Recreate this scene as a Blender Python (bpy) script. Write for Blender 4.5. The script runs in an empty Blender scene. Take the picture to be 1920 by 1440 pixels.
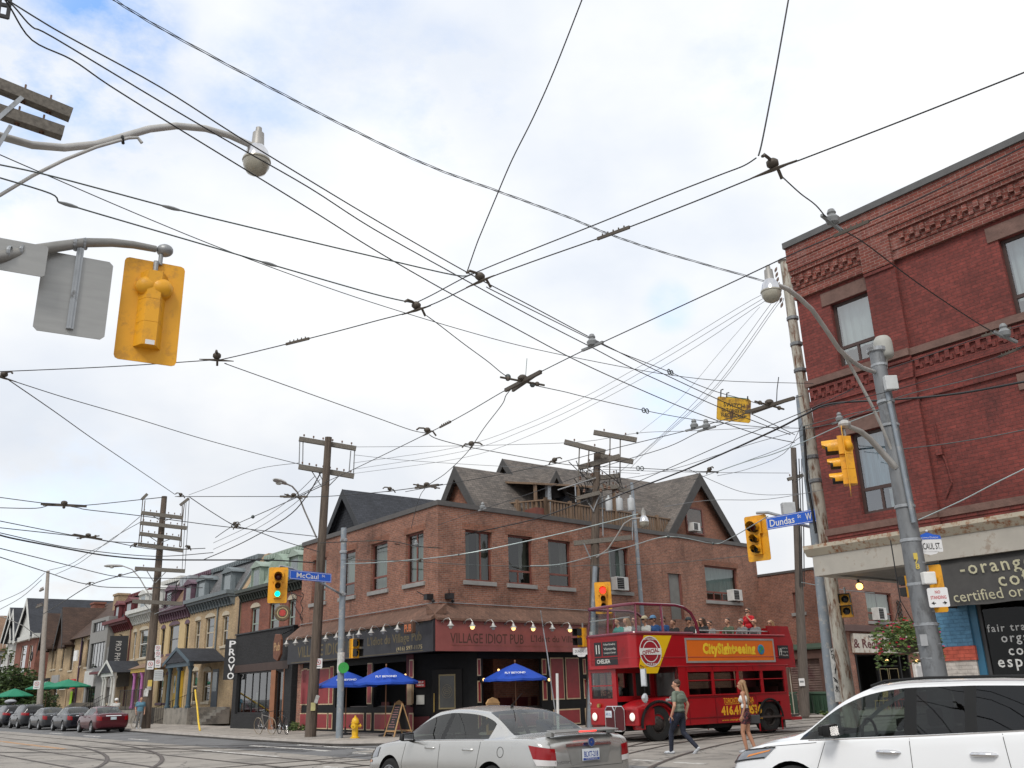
import bpy,bmesh,math,random
from math import sin,cos,pi,radians as rad,hypot
from mathutils import Vector as V,Matrix,noise as mnoise
from mathutils.bvhtree import BVHTree
random.seed(7)
SC=bpy.context.scene
COL=SC.collection
# ---------------------------------------------------------------- camera
FPX,PITCH,ROLL,EYE=1700.0,rad(18.7),rad(1.7),1.6
_r0=V((1,0,0));_u0=V((0,-sin(PITCH),cos(PITCH)));FW=V((0,cos(PITCH),sin(PITCH)))
UP=_u0*cos(ROLL)+_r0*sin(ROLL);RT=_r0*cos(ROLL)-_u0*sin(ROLL)
EYEP=V((0,0,EYE))
cd=bpy.data.cameras.new('camera');cd.sensor_width=36;cd.lens=FPX/1920*36
cd.clip_start=0.1;cd.clip_end=3000
cam=bpy.data.objects.new('camera',cd);COL.objects.link(cam)
cam.matrix_world=Matrix(((RT.x,UP.x,-FW.x,0),(RT.y,UP.y,-FW.y,0),(RT.z,UP.z,-FW.z,EYE),(0,0,0,1)))
SC.camera=cam
# measuring helpers: where a sight line of the survey photograph meets a plane of the place
def ray(x,y):return RT*((x-960)/FPX)-UP*((y-720)/FPX)+FW
def G(x,y,z=0.0):
 d=ray(x,y);return EYEP+d*((z-EYE)/d.z)
def D(x,y,dist):
 d=ray(x,y);return EYEP+d*(dist/hypot(d.x,d.y))
 # ---------------------------------------------------------------- world
SUN_EL,SUN_AZ=rad(48),rad(200)
w=bpy.data.worlds.new('World');SC.world=w;w.use_nodes=True
nt=w.node_tree;N=nt.nodes;L=nt.links
for n in list(N):N.remove(n)
def nd(t,**k):
 n=N.new(t)
 for a,b in k.items():setattr(n,a,b)
 return n
def wmath(op,a,b=None):
 n=nd('ShaderNodeMath',operation=op)
 for i,q in enumerate((a,b)):
  if q is None:continue
  if isinstance(q,(int,float)):n.inputs[i].default_value=q
  else:L.new(q,n.inputs[i])
 return n.outputs[0]
sky=nd('ShaderNodeTexSky',sky_type='NISHITA');sky.sun_disc=False
sky.sun_elevation=SUN_EL;sky.sun_rotation=SUN_AZ
sky.air_density=1.0;sky.dust_density=0.6;sky.ozone_density=1.2
tc=nd('ShaderNodeTexCoord')
nrm=nd('ShaderNodeVectorMath',operation='NORMALIZE');L.new(tc.outputs['Generated'],nrm.inputs[0])
dirv=nrm.outputs[0]
n1=nd('ShaderNodeTexNoise');n1.inputs['Scale'].default_value=7.0;n1.inputs['Detail'].default_value=8;n1.inputs['Roughness'].default_value=.62
mp=nd('ShaderNodeMapping');mp.inputs['Scale'].default_value=(1,1,1.7);L.new(dirv,mp.inputs[0]);L.new(mp.outputs[0],n1.inputs['Vector'])
n2=nd('ShaderNodeTexNoise');n2.inputs['Scale'].default_value=3.4;n2.inputs['Detail'].default_value=7;L.new(mp.outputs[0],n2.inputs['Vector'])
mask=None
for(px,py,ang,amt)in((200,55,4.2,.9),(75,165,3.4,.85),(235,215,3.6,.7),(20,300,3.2,.55),(480,180,4.0,.4),(215,130,3,.8),
(830,190,4.5,.3),(640,100,4.5,.25),(1255,575,1.6,.3),(1240,755,2.4,.3),(1400,130,4,.2),(120,1000,6,.2),(620,20,5,.25)):
 dv=nd('ShaderNodeVectorMath',operation='DOT_PRODUCT');L.new(dirv,dv.inputs[0]);dv.inputs[1].default_value=ray(px,py).normalized()
 mr=nd('ShaderNodeMapRange',interpolation_type='SMOOTHSTEP');L.new(dv.outputs['Value'],mr.inputs[0])
 mr.inputs[1].default_value=cos(rad(ang*1.25));mr.inputs[2].default_value=cos(rad(ang*.15));mr.inputs[3].default_value=0;mr.inputs[4].default_value=amt
 mask=mr.outputs[0]if mask is None else wmath('MAXIMUM',mask,mr.outputs[0])
mr=nd('ShaderNodeMapRange');L.new(n1.outputs[0],mr.inputs[0]);mr.inputs[1].default_value=.42;mr.inputs[2].default_value=.64
mask=wmath('MULTIPLY',mask,mr.outputs[0]);mask=wmath('MULTIPLY',mask,.95)
cr=nd('ShaderNodeValToRGB');L.new(n2.outputs[0],cr.inputs[0])
cr.color_ramp.elements[0].position=.34;cr.color_ramp.elements[0].color=(.65,.69,.755,1)
cr.color_ramp.elements[1].position=.60;cr.color_ramp.elements[1].color=(.81,.82,.83,1)
# brighter overhead, greyer towards the skyline
sp=nd('ShaderNodeSeparateXYZ');L.new(dirv,sp.inputs[0])
mz=nd('ShaderNodeMapRange');L.new(sp.outputs[2],mz.inputs[0]);mz.inputs[1].default_value=.02;mz.inputs[2].default_value=.42;mz.inputs[3].default_value=.86;mz.inputs[4].default_value=1.03
cm=nd('ShaderNodeVectorMath',operation='SCALE');L.new(cr.outputs[0],cm.inputs[0]);L.new(mz.outputs[0],cm.inputs['Scale'])
bgc=nd('ShaderNodeBackground');L.new(cm.outputs[0],bgc.inputs[0]);bgc.inputs[1].default_value=.985
hs=nd('ShaderNodeHueSaturation');L.new(sky.outputs[0],hs.inputs['Color']);hs.inputs['Saturation'].default_value=1.25;hs.inputs['Value'].default_value=2.0
bgs=nd('ShaderNodeBackground');L.new(hs.outputs[0],bgs.inputs[0]);bgs.inputs[1].default_value=.15
mx=nd('ShaderNodeMixShader');L.new(mask,mx.inputs[0]);L.new(bgc.outputs[0],mx.inputs[1]);L.new(bgs.outputs[0],mx.inputs[2])
out=nd('ShaderNodeOutputWorld');L.new(mx.outputs[0],out.inputs[0])
sd=bpy.data.lights.new('sun','SUN');sd.energy=1.5;sd.angle=rad(18);sd.color=(1,.95,.88)
sun=bpy.data.objects.new('sun',sd);COL.objects.link(sun)
sun.rotation_euler=(pi/2-SUN_EL,0,pi-SUN_AZ)
SC.view_settings.view_transform='Standard';SC.view_settings.look='None'
SC.view_settings.exposure=0.36;SC.view_settings.gamma=1
# ---------------------------------------------------------------- materials
MATS={}
class NB:
 def __init__(s,m):s.t=m.node_tree;s.n=s.t.nodes;s.l=s.t.links
 def __call__(s,t,ins=None,**k):
  n=s.n.new('ShaderNode'+t)
  for a,b in k.items():setattr(n,a,b)
  for a,b in(ins or{}).items():
   if hasattr(b,'is_output'):s.l.new(b,n.inputs[a])
   else:n.inputs[a].default_value=b
  return n
def c4(c):return(c[0],c[1],c[2],1)
def newmat(name):
 m=bpy.data.materials.new(name);m.use_nodes=True
 b=m.node_tree.nodes['Principled BSDF'];return m,b,NB(m)
def mat(name,col=None,rough=.6,metal=0,var=.18,vs=3.0,bump=0,bs=40,spec=.5,coat=0,dirt=None,dsc=1.5,damt=.5,stretch=None,crack=None):
 """plain surface with noise-driven tone, optional dirt/rust patches and bump"""
 if name in MATS:return MATS[name]
 m,b,nb=newmat(name);MATS[name]=m
 b.inputs['Roughness'].default_value=rough;b.inputs['Metallic'].default_value=metal
 b.inputs['Specular IOR Level'].default_value=spec;b.inputs['Coat Weight'].default_value=coat;b.inputs['Coat Roughness'].default_value=.04
 co=nb('TexCoord').outputs['Object']
 if stretch:co=nb('Mapping',{0:co,'Scale':stretch}).outputs[0]
 n=nb('TexNoise',{'Vector':co,'Scale':vs,'Detail':6.0,'Roughness':.6})
 r=nb('MapRange',{0:n.outputs[0],1:.25,2:.75,3:1-var,4:1+var})
 mixc=nb('VectorMath',{0:col,'Scale':r.outputs[0]},operation='SCALE').outputs[0]
 if dirt:
  n2=nb('TexNoise',{'Vector':co,'Scale':dsc,'Detail':8.0,'Roughness':.7})
  r2=nb('MapRange',{0:n2.outputs[0],1:.58-.16*damt,2:.62,3:0,4:1})
  mixc=nb('Mix',{0:r2.outputs[0],6:mixc,7:c4(dirt)},data_type='RGBA').outputs[2]
 if crack:
  wv=nb('TexNoise',{'Vector':co,'Scale':1.1,'Detail':4.0});wa=nb('VectorMath',{0:wv.outputs['Color'],'Scale':1.1},operation='SCALE');ad=nb('VectorMath',{0:co,1:wa.outputs[0]},operation='ADD')
  vo=nb('TexVoronoi',{'Vector':ad.outputs[0],'Scale':crack},feature='DISTANCE_TO_EDGE');rk=nb('MapRange',{0:vo.outputs['Distance'],1:.004,2:.011,3:.6,4:0.0})
  mixc=nb('Mix',{0:rk.outputs[0],6:mixc,7:(.045,.042,.04,1)},data_type='RGBA').outputs[2]
 nb.l.new(mixc,b.inputs['Base Color'])
 if bump:
  n3=nb('TexNoise',{'Vector':co,'Scale':bs,'Detail':5.0})
  bp=nb('Bump',{'Height':n3.outputs[0],'Strength':bump,'Distance':.02});nb.l.new(bp.outputs[0],b.inputs['Normal'])
 return m
def brickmat(name,c1,c2,mortar,bw=.22,rh=.075,ms=.009,stain=(.03,.025,.02),st=.35,var=.25,rough=.85,bump=.5,painted=False):
 if name in MATS:return MATS[name]
 m,b,nb=newmat(name);MATS[name]=m
 b.inputs['Roughness'].default_value=rough
 uv=nb('TexCoord').outputs['UV']
 br=nb('TexBrick',{'Vector':uv,'Color1':c4(c1),'Color2':c4(c2),'Mortar':c4(mortar),'Scale':1.0,'Mortar Size':ms,'Mortar Smooth':.3,'Bias':-.1,'Brick Width':bw,'Row Height':rh})
 n=nb('TexNoise',{'Vector':uv,'Scale':.7,'Detail':7.0,'Roughness':.65})
 r=nb('MapRange',{0:n.outputs[0],1:.3,2:.7,3:1-var,4:1+var})
 c=nb('VectorMath',{0:br.outputs[0],'Scale':r.outputs[0]},operation='SCALE').outputs[0]
 mpn=nb('Mapping',{0:uv,'Scale':(1.2,.28,1)})
 n2=nb('TexNoise',{'Vector':mpn.outputs[0],'Scale':1.6,'Detail':9.0,'Roughness':.72})
 r2=nb('MapRange',{0:n2.outputs[0],1:.54,2:.76,3:0,4:st})
 c=nb('Mix',{0:r2.outputs[0],6:c,7:c4(stain)},data_type='RGBA').outputs[2]
 n4=nb('TexNoise',{'Vector':uv,'Scale':9.0,'Detail':4.0});r4=nb('MapRange',{0:n4.outputs[0],1:.3,2:.7,3:.8,4:1.2})
 c=nb('VectorMath',{0:c,'Scale':r4.outputs[0]},operation='SCALE').outputs[0]
 nb.l.new(c,b.inputs['Base Color'])
 if bump:
  inv=nb('Math',{0:1.0,1:br.outputs['Fac']},operation='SUBTRACT')
  ad=nb('Math',{0:inv.outputs[0],1:n4.outputs[0]},operation='ADD')
  bp=nb('Bump',{'Height':ad.outputs[0],'Strength':bump,'Distance':.012});nb.l.new(bp.outputs[0],b.inputs['Normal'])
 return m
def glassmat(name,tint=(.5,.55,.55),refl=1.0,rough=.02):
 """thin pane: see-through with a mirror share that grows at grazing angles"""
 if name in MATS:return MATS[name]
 m,b,nb=newmat(name);MATS[name]=m
 m.node_tree.nodes.remove(b);o=m.node_tree.nodes['Material Output']
 tr=nb('BsdfTransparent',{0:c4(tint)});gl=nb('BsdfGlossy',{0:(1,1,1,1),'Roughness':rough})
 bf=nb('NewGeometry');io=nb('MapRange',{0:bf.outputs['Backfacing'],1:0.0,2:1.0,3:1.52,4:1/1.52});fr=nb('Fresnel',{0:io.outputs[0]});mu=nb('Math',{0:fr.outputs[0],1:refl},operation='MULTIPLY');mu.use_clamp=True
 ms=nb('MixShader',{0:mu.outputs[0],1:tr.outputs[0],2:gl.outputs[0]});nb.l.new(ms.outputs[0],o.inputs[0])
 return m
def emit(name,col,st):
 if name in MATS:return MATS[name]
 m,b,nb=newmat(name);MATS[name]=m
 b.inputs['Base Color'].default_value=c4(col);b.inputs['Emission Color'].default_value=c4(col);b.inputs['Emission Strength'].default_value=st
 return m
def paint(name,col,rough=.25,metal=0,coat=.6,var=.05,**k):return mat(name,col,rough,metal,var,2.0,coat=coat,**k)
# ---------------------------------------------------------------- mesh building
def frame_vecs(d):
 d=d.normalized();a=V((0,0,1))if abs(d.z)<.9 else V((1,0,0))
 u=d.cross(a).normalized();return u,d.cross(u).normalized()
class MB:
 def __init__(s,xf=None):s.v=[];s.f=[];s.m=[];s.xf=xf;s.cuts=[]
 def cut(s):
  """what follows is a piece of its own (same name and material)"""
  if not s.cuts or s.cuts[-1]!=(len(s.v),len(s.f)):s.cuts.append((len(s.v),len(s.f)))
  return s
 def add(s,vs,fs,mi=0):
  o=len(s.v)
  s.v+=[(s.xf@V(p))if s.xf else V(p)for p in vs]
  for f in fs:s.f.append([i+o for i in f]);s.m.append(mi)
  return s
 def box(s,x0,x1,y0,y1,z0,z1,mi=0):
  return s.add([(x,y,z)for z in(z0,z1)for y in(y0,y1)for x in(x0,x1)],
  [(0,2,3,1),(4,5,7,6),(0,1,5,4),(2,6,7,3),(0,4,6,2),(1,3,7,5)],mi)
 def quad(s,a,b,c,d,mi=0):return s.add([a,b,c,d],[(0,1,2,3)],mi)
 def poly(s,pts,mi=0):return s.add(pts,[tuple(range(len(pts)))],mi)
 def prism(s,pts,ext,mi=0):
  """closed outline pts (3-D) pushed by vector ext"""
  n=len(pts);e=V(ext);P=[V(p)for p in pts]
  return s.add(P+[p+e for p in P],[tuple(range(n))[::-1],tuple(range(n,2*n))]+[(i,(i+1)%n,n+(i+1)%n,n+i)for i in range(n)],mi)
 def tube(s,pts,r,n=6,mi=0,cap=True):
  P=[V(p)for p in pts];k=len(P);R=r if isinstance(r,(list,tuple))else[r]*k
  vs=[];u=None
  for i in range(k):
   d=(P[min(i+1,k-1)]-P[max(i-1,0)])
   if d.length<1e-9:d=V((0,0,1))
   d.normalize()
   if u is None:u,w_=frame_vecs(d)
   else:
    u=(u-d*u.dot(d));u=u.normalized()if u.length>1e-6 else frame_vecs(d)[0]
    w_=d.cross(u)
   vs+=[P[i]+(u*cos(2*pi*j/n)+w_*sin(2*pi*j/n))*R[i]for j in range(n)]
  fs=[(i*n+j,i*n+(j+1)%n,(i+1)*n+(j+1)%n,(i+1)*n+j)for i in range(k-1)for j in range(n)]
  if cap:fs+=[tuple(range(n))[::-1],tuple(range((k-1)*n,k*n))]
  return s.add(vs,fs,mi)
 def bar(s,a,b,w_,h,mi=0,up=(0,0,1)):
  """square-section beam from a to b"""
  a=V(a);b=V(b);d=(b-a).normalized();u=d.cross(V(up))
  u=frame_vecs(d)[0]if u.length<1e-4 else u.normalized()
  t=u.cross(d).normalized();vs=[]
  for p in(a,b):vs+=[p+u*(w_/2*i)+t*(h/2*j)for i,j in((-1,-1),(1,-1),(1,1),(-1,1))]
  return s.add(vs,[(0,1,2,3)[::-1],(4,5,6,7),(0,1,5,4),(1,2,6,5),(2,3,7,6),(3,0,4,7)],mi)
 def lathe(s,prof,at=(0,0,0),n=12,axis=(0,0,1),mi=0,arc=1.0):
  ax=V(axis).normalized();u,w_=frame_vecs(ax)if abs(ax.z)<.999 else(V((1,0,0)),V((0,1,0))if ax.z>0 else V((0,-1,0)))
  if abs(ax.z)<.999:w_=ax.cross(u)
  at=V(at);vs=[];full=arc>=.999;m=n if full else n+1
  for r,z in prof:vs+=[at+ax*z+(u*cos(2*pi*arc*j/n)+w_*sin(2*pi*arc*j/n))*max(r,1e-4)for j in range(m)]
  fs=[(i*m+j,i*m+(j+1)%m,(i+1)*m+(j+1)%m,(i+1)*m+j)for i in range(len(prof)-1)for j in range(n)]
  return s.add(vs,fs,mi)
 def cyl(s,a,b,r,n=10,mi=0):return s.tube([a,b],r,n,mi)
 def ball(s,c,r,n=8,mi=0):
  r=(r,r,r)if isinstance(r,(int,float))else r;c=V(c);k=max(4,n//2+1)
  vs=[];
  for i in range(k+1):
   th=pi*i/k;vs+=[(c.x+r[0]*max(sin(th),1e-3)*cos(2*pi*j/n),c.y+r[1]*max(sin(th),1e-3)*sin(2*pi*j/n),c.z-r[2]*cos(th))for j in range(n)]
  return s.add(vs,[(i*n+j,i*n+(j+1)%n,(i+1)*n+(j+1)%n,(i+1)*n+j)for i in range(k)for j in range(n)],mi)
 def capsule(s,a,b,ra,rb,n=10,mi=0):
  a=V(a);b=V(b);d=b-a;l=d.length;d=d/l if l>1e-6 else V((0,0,1));pts=[];R=[]
  for t in(-90,-60,-30,0):pts.append(a+d*ra*sin(rad(t)));R.append(max(ra*cos(rad(t)),1e-4))
  for t in(0,30,60,90):pts.append(b+d*rb*sin(rad(t)));R.append(max(rb*cos(rad(t)),1e-4))
  return s.tube(pts,R,n,mi)
 def wall(s,x0,x1,z0,z1,holes,y=0.0,depth=.15,mi=0,back=None):
  """sheet of wall at local y with rectangular openings and their reveals"""
  xs=sorted({x0,x1,*[a for h in holes for a in h[:2]]});zs=sorted({z0,z1,*[a for h in holes for a in h[2:4]]})
  xs=[a for a in xs if x0<=a<=x1];zs=[a for a in zs if z0<=a<=z1]
  for i in range(len(xs)-1):
   for j in range(len(zs)-1):
    cx=(xs[i]+xs[i+1])/2;cz=(zs[j]+zs[j+1])/2
    if any(h[0]<cx<h[1]and h[2]<cz<h[3]for h in holes):continue
    s.quad((xs[i],y,zs[j]),(xs[i+1],y,zs[j]),(xs[i+1],y,zs[j+1]),(xs[i],y,zs[j+1]),mi)
  for a,b,c,d in[h[:4]for h in holes]:
   q=y+depth
   s.quad((a,y,c),(a,q,c),(a,q,d),(a,y,d),mi);s.quad((b,y,c),(b,y,d),(b,q,d),(b,q,c),mi)
   s.quad((a,y,d),(a,q,d),(b,q,d),(b,y,d),mi);s.quad((a,y,c),(b,y,c),(b,q,c),(a,q,c),mi)
  return s
 def obj(s,name,mats,parent=None,smooth=None,bevel=0,fixn=True):
  if s.cuts:
   b=[(0,0)]+s.cuts+[(len(s.v),len(s.f))];first=None
   for(v0,f0),(v1,f1)in zip(b,b[1:]):
    if v1==v0:continue
    k=MB();k.v=s.v[v0:v1];k.f=[[i-v0 for i in f]for f in s.f[f0:f1]];k.m=s.m[f0:f1]
    o=k.obj(name,mats,parent,smooth,bevel,fixn);first=first or o
   return first
  me=bpy.data.meshes.new(name)
  off=V((0,0,0));p=parent
  while p is not None:off+=p.location;p=p.parent
  me.from_pydata([tuple(v-off)for v in s.v],[],s.f)
  mats=mats if isinstance(mats,(list,tuple))else[mats]
  for m in mats:me.materials.append(m)
  if len(mats)>1:me.polygons.foreach_set('material_index',s.m)
  if fixn or bevel:
   bm=bmesh.new();bm.from_mesh(me)
   if fixn:bmesh.ops.recalc_face_normals(bm,faces=bm.faces)
   if bevel:
    es=[e for e in bm.edges if len(e.link_faces)==2 and e.calc_face_angle(0)>.6]
    bmesh.ops.bevel(bm,geom=es,offset=bevel,segments=2,profile=.6,affect='EDGES',clamp_overlap=True)
   bm.to_mesh(me);bm.free()
  boxuv(me)
  if smooth is not None:
   me.shade_smooth();me.set_sharp_from_angle(angle=rad(smooth))
  o=bpy.data.objects.new(name,me);COL.objects.link(o)
  if parent:o.parent=parent
  return o
def boxuv(me):
 uv=me.uv_layers.new(name='UVMap').data
 for p in me.polygons:
  n=p.normal
  if abs(n.z)>.75:
   for li,vi in zip(p.loop_indices,p.vertices):c=me.vertices[vi].co;uv[li].uv=(c.x,c.y)
  else:
   t=V((-n.y,n.x,0)).normalized();s_=1/max(math.sqrt(1-n.z*n.z),.3)
   for li,vi in zip(p.loop_indices,p.vertices):c=me.vertices[vi].co;uv[li].uv=(c.x*t.x+c.y*t.y,c.z*s_)
def tag(o,label=None,cat=None,group=None,kind=None):
 if label:o['label']=label
 if cat:o['category']=cat
 if group:o['group']=group
 if kind:o['kind']=kind
 return o
def thing(name,label,cat,loc=(0,0,0),group=None):
 o=bpy.data.objects.new(name,None);COL.objects.link(o);o.empty_display_size=.2
 o.location=loc;return tag(o,label,cat,group)
def struct(name,mb,m,**k):return tag(mb.obj(name,m,**k),kind='structure')
def dup(root,loc,rz=0,label=None,group=None,scale=None):
 def cp(o,par):
  c=o.copy();COL.objects.link(c)
  if par:c.parent=par
  for ch in o.children:cp(ch,c)
  return c
 r=cp(root,None);r.location=loc;r.rotation_euler=(0,0,rz)
 if scale:r.scale=scale
 return tag(r,label,None,group)
class Frame:
 """facade frame: x to the right along the wall, y into the building, z up"""
 def __init__(s,o,right):
  s.o=V((o[0],o[1],0));s.x=V((right[0],right[1],0)).normalized();s.y=V((0,0,1)).cross(s.x)
  s.M=Matrix(((s.x.x,s.y.x,0,s.o.x),(s.x.y,s.y.y,0,s.o.y),(0,0,1,0),(0,0,0,1)))
 def px(s,px,py,y=0.0):
  d=ray(px,py);p0=s.o+s.y*y;t=((p0-EYEP).dot(s.y))/d.dot(s.y);h=EYEP+d*t-s.o
  return h.dot(s.x),h.z
 def rect(s,x0,y0,x1,y1,y=0.0):
  a=s.px(x0,y1,y);b=s.px(x1,y0,y);c=s.px(x0,y0,y);e=s.px(x1,y1,y)
  return(a[0]+c[0])/2,(b[0]+e[0])/2,(a[1]+e[1])/2,(b[1]+c[1])/2 # x0 x1 z0 z1
 def at(s,x,y,z):return s.M@V((x,y,z))
 def sub(s,x,y=0.0,ang=0.0):
  o=s.at(x,y,0);r=Matrix.Rotation(ang,3,'Z')@s.x;return Frame(o,r)
def text(body,w_,h,xf,m,parent,name='lettering',bold=0.0,align='C',sp=1.0):
 """lettering in the local xz plane of xf (facing -y), fitted into w x h, centred (or left aligned at x=0)"""
 cu=bpy.data.curves.new(name,'FONT');cu.body=body;cu.align_x='LEFT';cu.extrude=0;cu.space_character=sp;cu.offset=bold;cu.resolution_u=2;cu.space_line=.95
 o=bpy.data.objects.new(name,cu);COL.objects.link(o);me=bpy.data.meshes.new_from_object(o)
 bpy.data.objects.remove(o);bpy.data.curves.remove(cu)
 xs=[v.co.x for v in me.vertices];ys=[v.co.y for v in me.vertices]
 if not xs:return None
 x0,x1,y0,y1=min(xs),max(xs),min(ys),max(ys);sx=w_/(x1-x0);sy=h/(y1-y0)if h else sx
 ox=-w_/2 if align=='C' else 0
 mb=MB(xf);vs=[((v.co.x-x0)*sx+ox,0,(v.co.y-y0)*sy-(h or(y1-y0)*sx)/2)for v in me.vertices]
 mb.add(vs,[tuple(p.vertices)for p in me.polygons]);bpy.data.meshes.remove(me)
 return mb.obj(name,m,parent,fixn=False)
def T(x,y,z):return Matrix.Translation((x,y,z))
def RZ(a):return Matrix.Rotation(a,4,'Z')
def bake(o):
 """freeze an object's modifiers into its mesh"""
 dg=bpy.context.evaluated_depsgraph_get();me=bpy.data.meshes.new_from_object(o.evaluated_get(dg),depsgraph=dg)
 old=o.data;o.modifiers.clear();o.data=me;bpy.data.meshes.remove(old);return o
 # ---------------------------------------------------------------- survey frames
C0=(-3.13,36.13)
FD=Frame(C0,(sin(rad(141.8)),cos(rad(141.8)))) # main street front, running right
FM=Frame(C0,(sin(rad(47.5)),cos(rad(47.5)))) # side street front, running right and away
def onD(px,py,y):
 x,z=FD.px(px,py,y);return FD.at(x,y,0)
def gD(x,y,z=0.0):return FD.at(x,y,z)
# shared materials
m_brick=brickmat('pub_brick',(.285,.118,.074),(.185,.074,.05),(.25,.195,.155),stain=(.055,.03,.022),st=.85,var=.3)
m_blackwood=mat('black_timber',(.009,.009,.010),.6,var=.3,vs=6,spec=.2)
m_red=mat('red_panel',(.24,.02,.025),.5,var=.2)
m_cream=mat('cream_trim',(.55,.42,.27),.6)
m_shingle=brickmat('brown_shingle',(.16,.085,.058),(.12,.065,.045),(.06,.035,.025),.3,.16,.006,st=.3,bump=.4)
m_greyroof=brickmat('grey_shingle',(.15,.128,.112),(.085,.075,.068),(.05,.045,.04),.32,.15,.01,st=.35,bump=.5)
m_slate=brickmat('dark_slate',(.038,.042,.052),(.024,.027,.034),(.012,.012,.015),.3,.15,.01,st=.2,bump=.5)
m_brownroof=brickmat('brown_roof',(.085,.05,.036),(.06,.036,.028),(.03,.02,.015),.32,.15,.01,st=.3,bump=.5)
m_redframe=mat('oxide_frame',(.17,.055,.04),.6)
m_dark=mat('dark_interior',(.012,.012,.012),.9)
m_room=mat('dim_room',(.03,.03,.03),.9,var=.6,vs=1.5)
m_pane=glassmat('window_glass',(.5,.55,.53),1.5)
m_stone=mat('stone_sill',(.27,.265,.255),.8,var=.15,bump=.2)
m_grey=mat('grey_steel',(.30,.31,.315),.45,.55,var=.12)
m_galv=mat('galvanised',(.33,.35,.37),.5,.3,var=.15,vs=5,dirt=(.16,.16,.16),dsc=3,damt=.3)
m_curtain=mat('pale_curtain',(.42,.47,.44),.9,var=.25,vs=6,stretch=(5,5,.3))
m_white=mat('white_paint',(.72,.72,.70),.5)
m_black=mat('black_metal',(.015,.015,.017),.5)
m_cap=mat('roof_flashing',(.085,.08,.077),.6,var=.2)
m_lampon=emit('lamp_glow',(1,.60,.22),1.7)
m_galvl=mat('lamp_shade_grey',(.42,.41,.39),.4,.3)
m_wood=mat('weathered_wood',(.19,.125,.08),.8,var=.35,vs=2.5,stretch=(6,6,.6),bump=.3)
m_pole=mat('pole_wood',(.115,.088,.068),.85,var=.4,vs=3,stretch=(9,9,.5),bump=.4,dirt=(.06,.045,.035),dsc=1.2,damt=.5)
m_polegrey=mat('grey_old_wood',(.15,.135,.115),.85,var=.4,vs=3,stretch=(7,7,7),bump=.4)
# ---------------------------------------------------------------- ground
m_asph=mat('asphalt',(.155,.155,.157),.9,var=.2,vs=.9,bump=.3,bs=160,dirt=(.105,.105,.106),dsc=.35,damt=.35,crack=.22)
m_bed=mat('track_concrete',(.30,.275,.245),.85,var=.16,vs=.7,bump=.25,bs=120,dirt=(.19,.175,.158),dsc=.5,damt=.6,crack=.3)
m_walk=mat('sidewalk_concrete',(.36,.325,.285),.85,var=.14,vs=1.1,bump=.2,bs=90,dirt=(.24,.215,.19),dsc=.8,damt=.5,crack=.4)
m_kerb=mat('kerb_concrete',(.30,.275,.25),.85,var=.2,vs=2)
g=MB();S_=900;n_=1
g.quad((-S_,-300,0),(S_,-300,0),(S_,S_,0),(-S_,S_,0));struct('ground',g,m_asph)
def slab(name,pts,z0,z1,m,frame=FD):
 mb=MB(frame.M);mb.prism([(x,y,z0)for x,y in pts],(0,0,z1-z0));return struct(name,mb,m)
 # concrete streetcar bed down the main street and its arm into the side street
slab('track_bed',[(-160,-6.9),(-12,-7.2),(2,-7.2),(46,-7.2),(46,-15.2),(-160,-15.2)],-.05,.004,m_bed)
slab('track_bed',[(-6,-3.6),(-6,-17),(6,-15),(34,-13.2),(34,-4.6),(12,-4.4),(3.5,-3.9)],-.05,.008,m_bed,FM)
# pavements with kerbs
def arc(cx,cy,r,a0,a1,n=7):return[(cx+r*cos(rad(a0+(a1-a0)*i/n)),cy+r*sin(rad(a0+(a1-a0)*i/n)))for i in range(n+1)]
cor=[(-160,-2.9),(-30,-3.0),(-18,-3.9),(-8,-4.4),(-.5,-4.5)]+arc(-.5,-1.2,3.3,-80,-8,6)
mcx=[(FM.at(t,y,0)-FD.o)for t,y in((3,-3.3),(17,-3.3),(21,-7.9),(60,-8.6),(60,8),(0.2,.3))]
mcx=[(v.dot(FD.x),v.dot(FD.y))for v in mcx]
pv=cor+mcx+[(-160,8)]
slab('sidewalk',pv,-.1,.13,m_walk)
def ins(pts,d):return pts
kb=MB(FD.M)
kl=cor+mcx[:4]
kb.tube([(x,y,.075)for x,y in kl],.085,4);struct('kerb',kb,m_kerb)
pr=[(9.8,60),(14.2,3.2)]+arc(20.5,2.4,6.3,180,250,9)+[(22,-5.2),(27,-5.5),(60,-5.5),(60,60)]
slab('sidewalk',pr,-.1,.13,m_walk)
slab('sidewalk',[(-60,-19.2),(28,-19.2),(60,-19.2),(60,-40),(-60,-40)],-.1,.13,m_walk)
# pavement joints are real grooves shown as thin dark seams
sj=MB(FD.M)
for i in range(34):sj.box(-60+i*1.8,-60+i*1.8+.02,-4.3 if i>24 else-2.9,0,.131,.134)
for yy in(-1.6,):sj.box(-60,0,yy,yy+.02,.131,.134)
struct('sidewalk_joint',sj,mat('joint_dark',(.12,.11,.1),.9))
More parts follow.
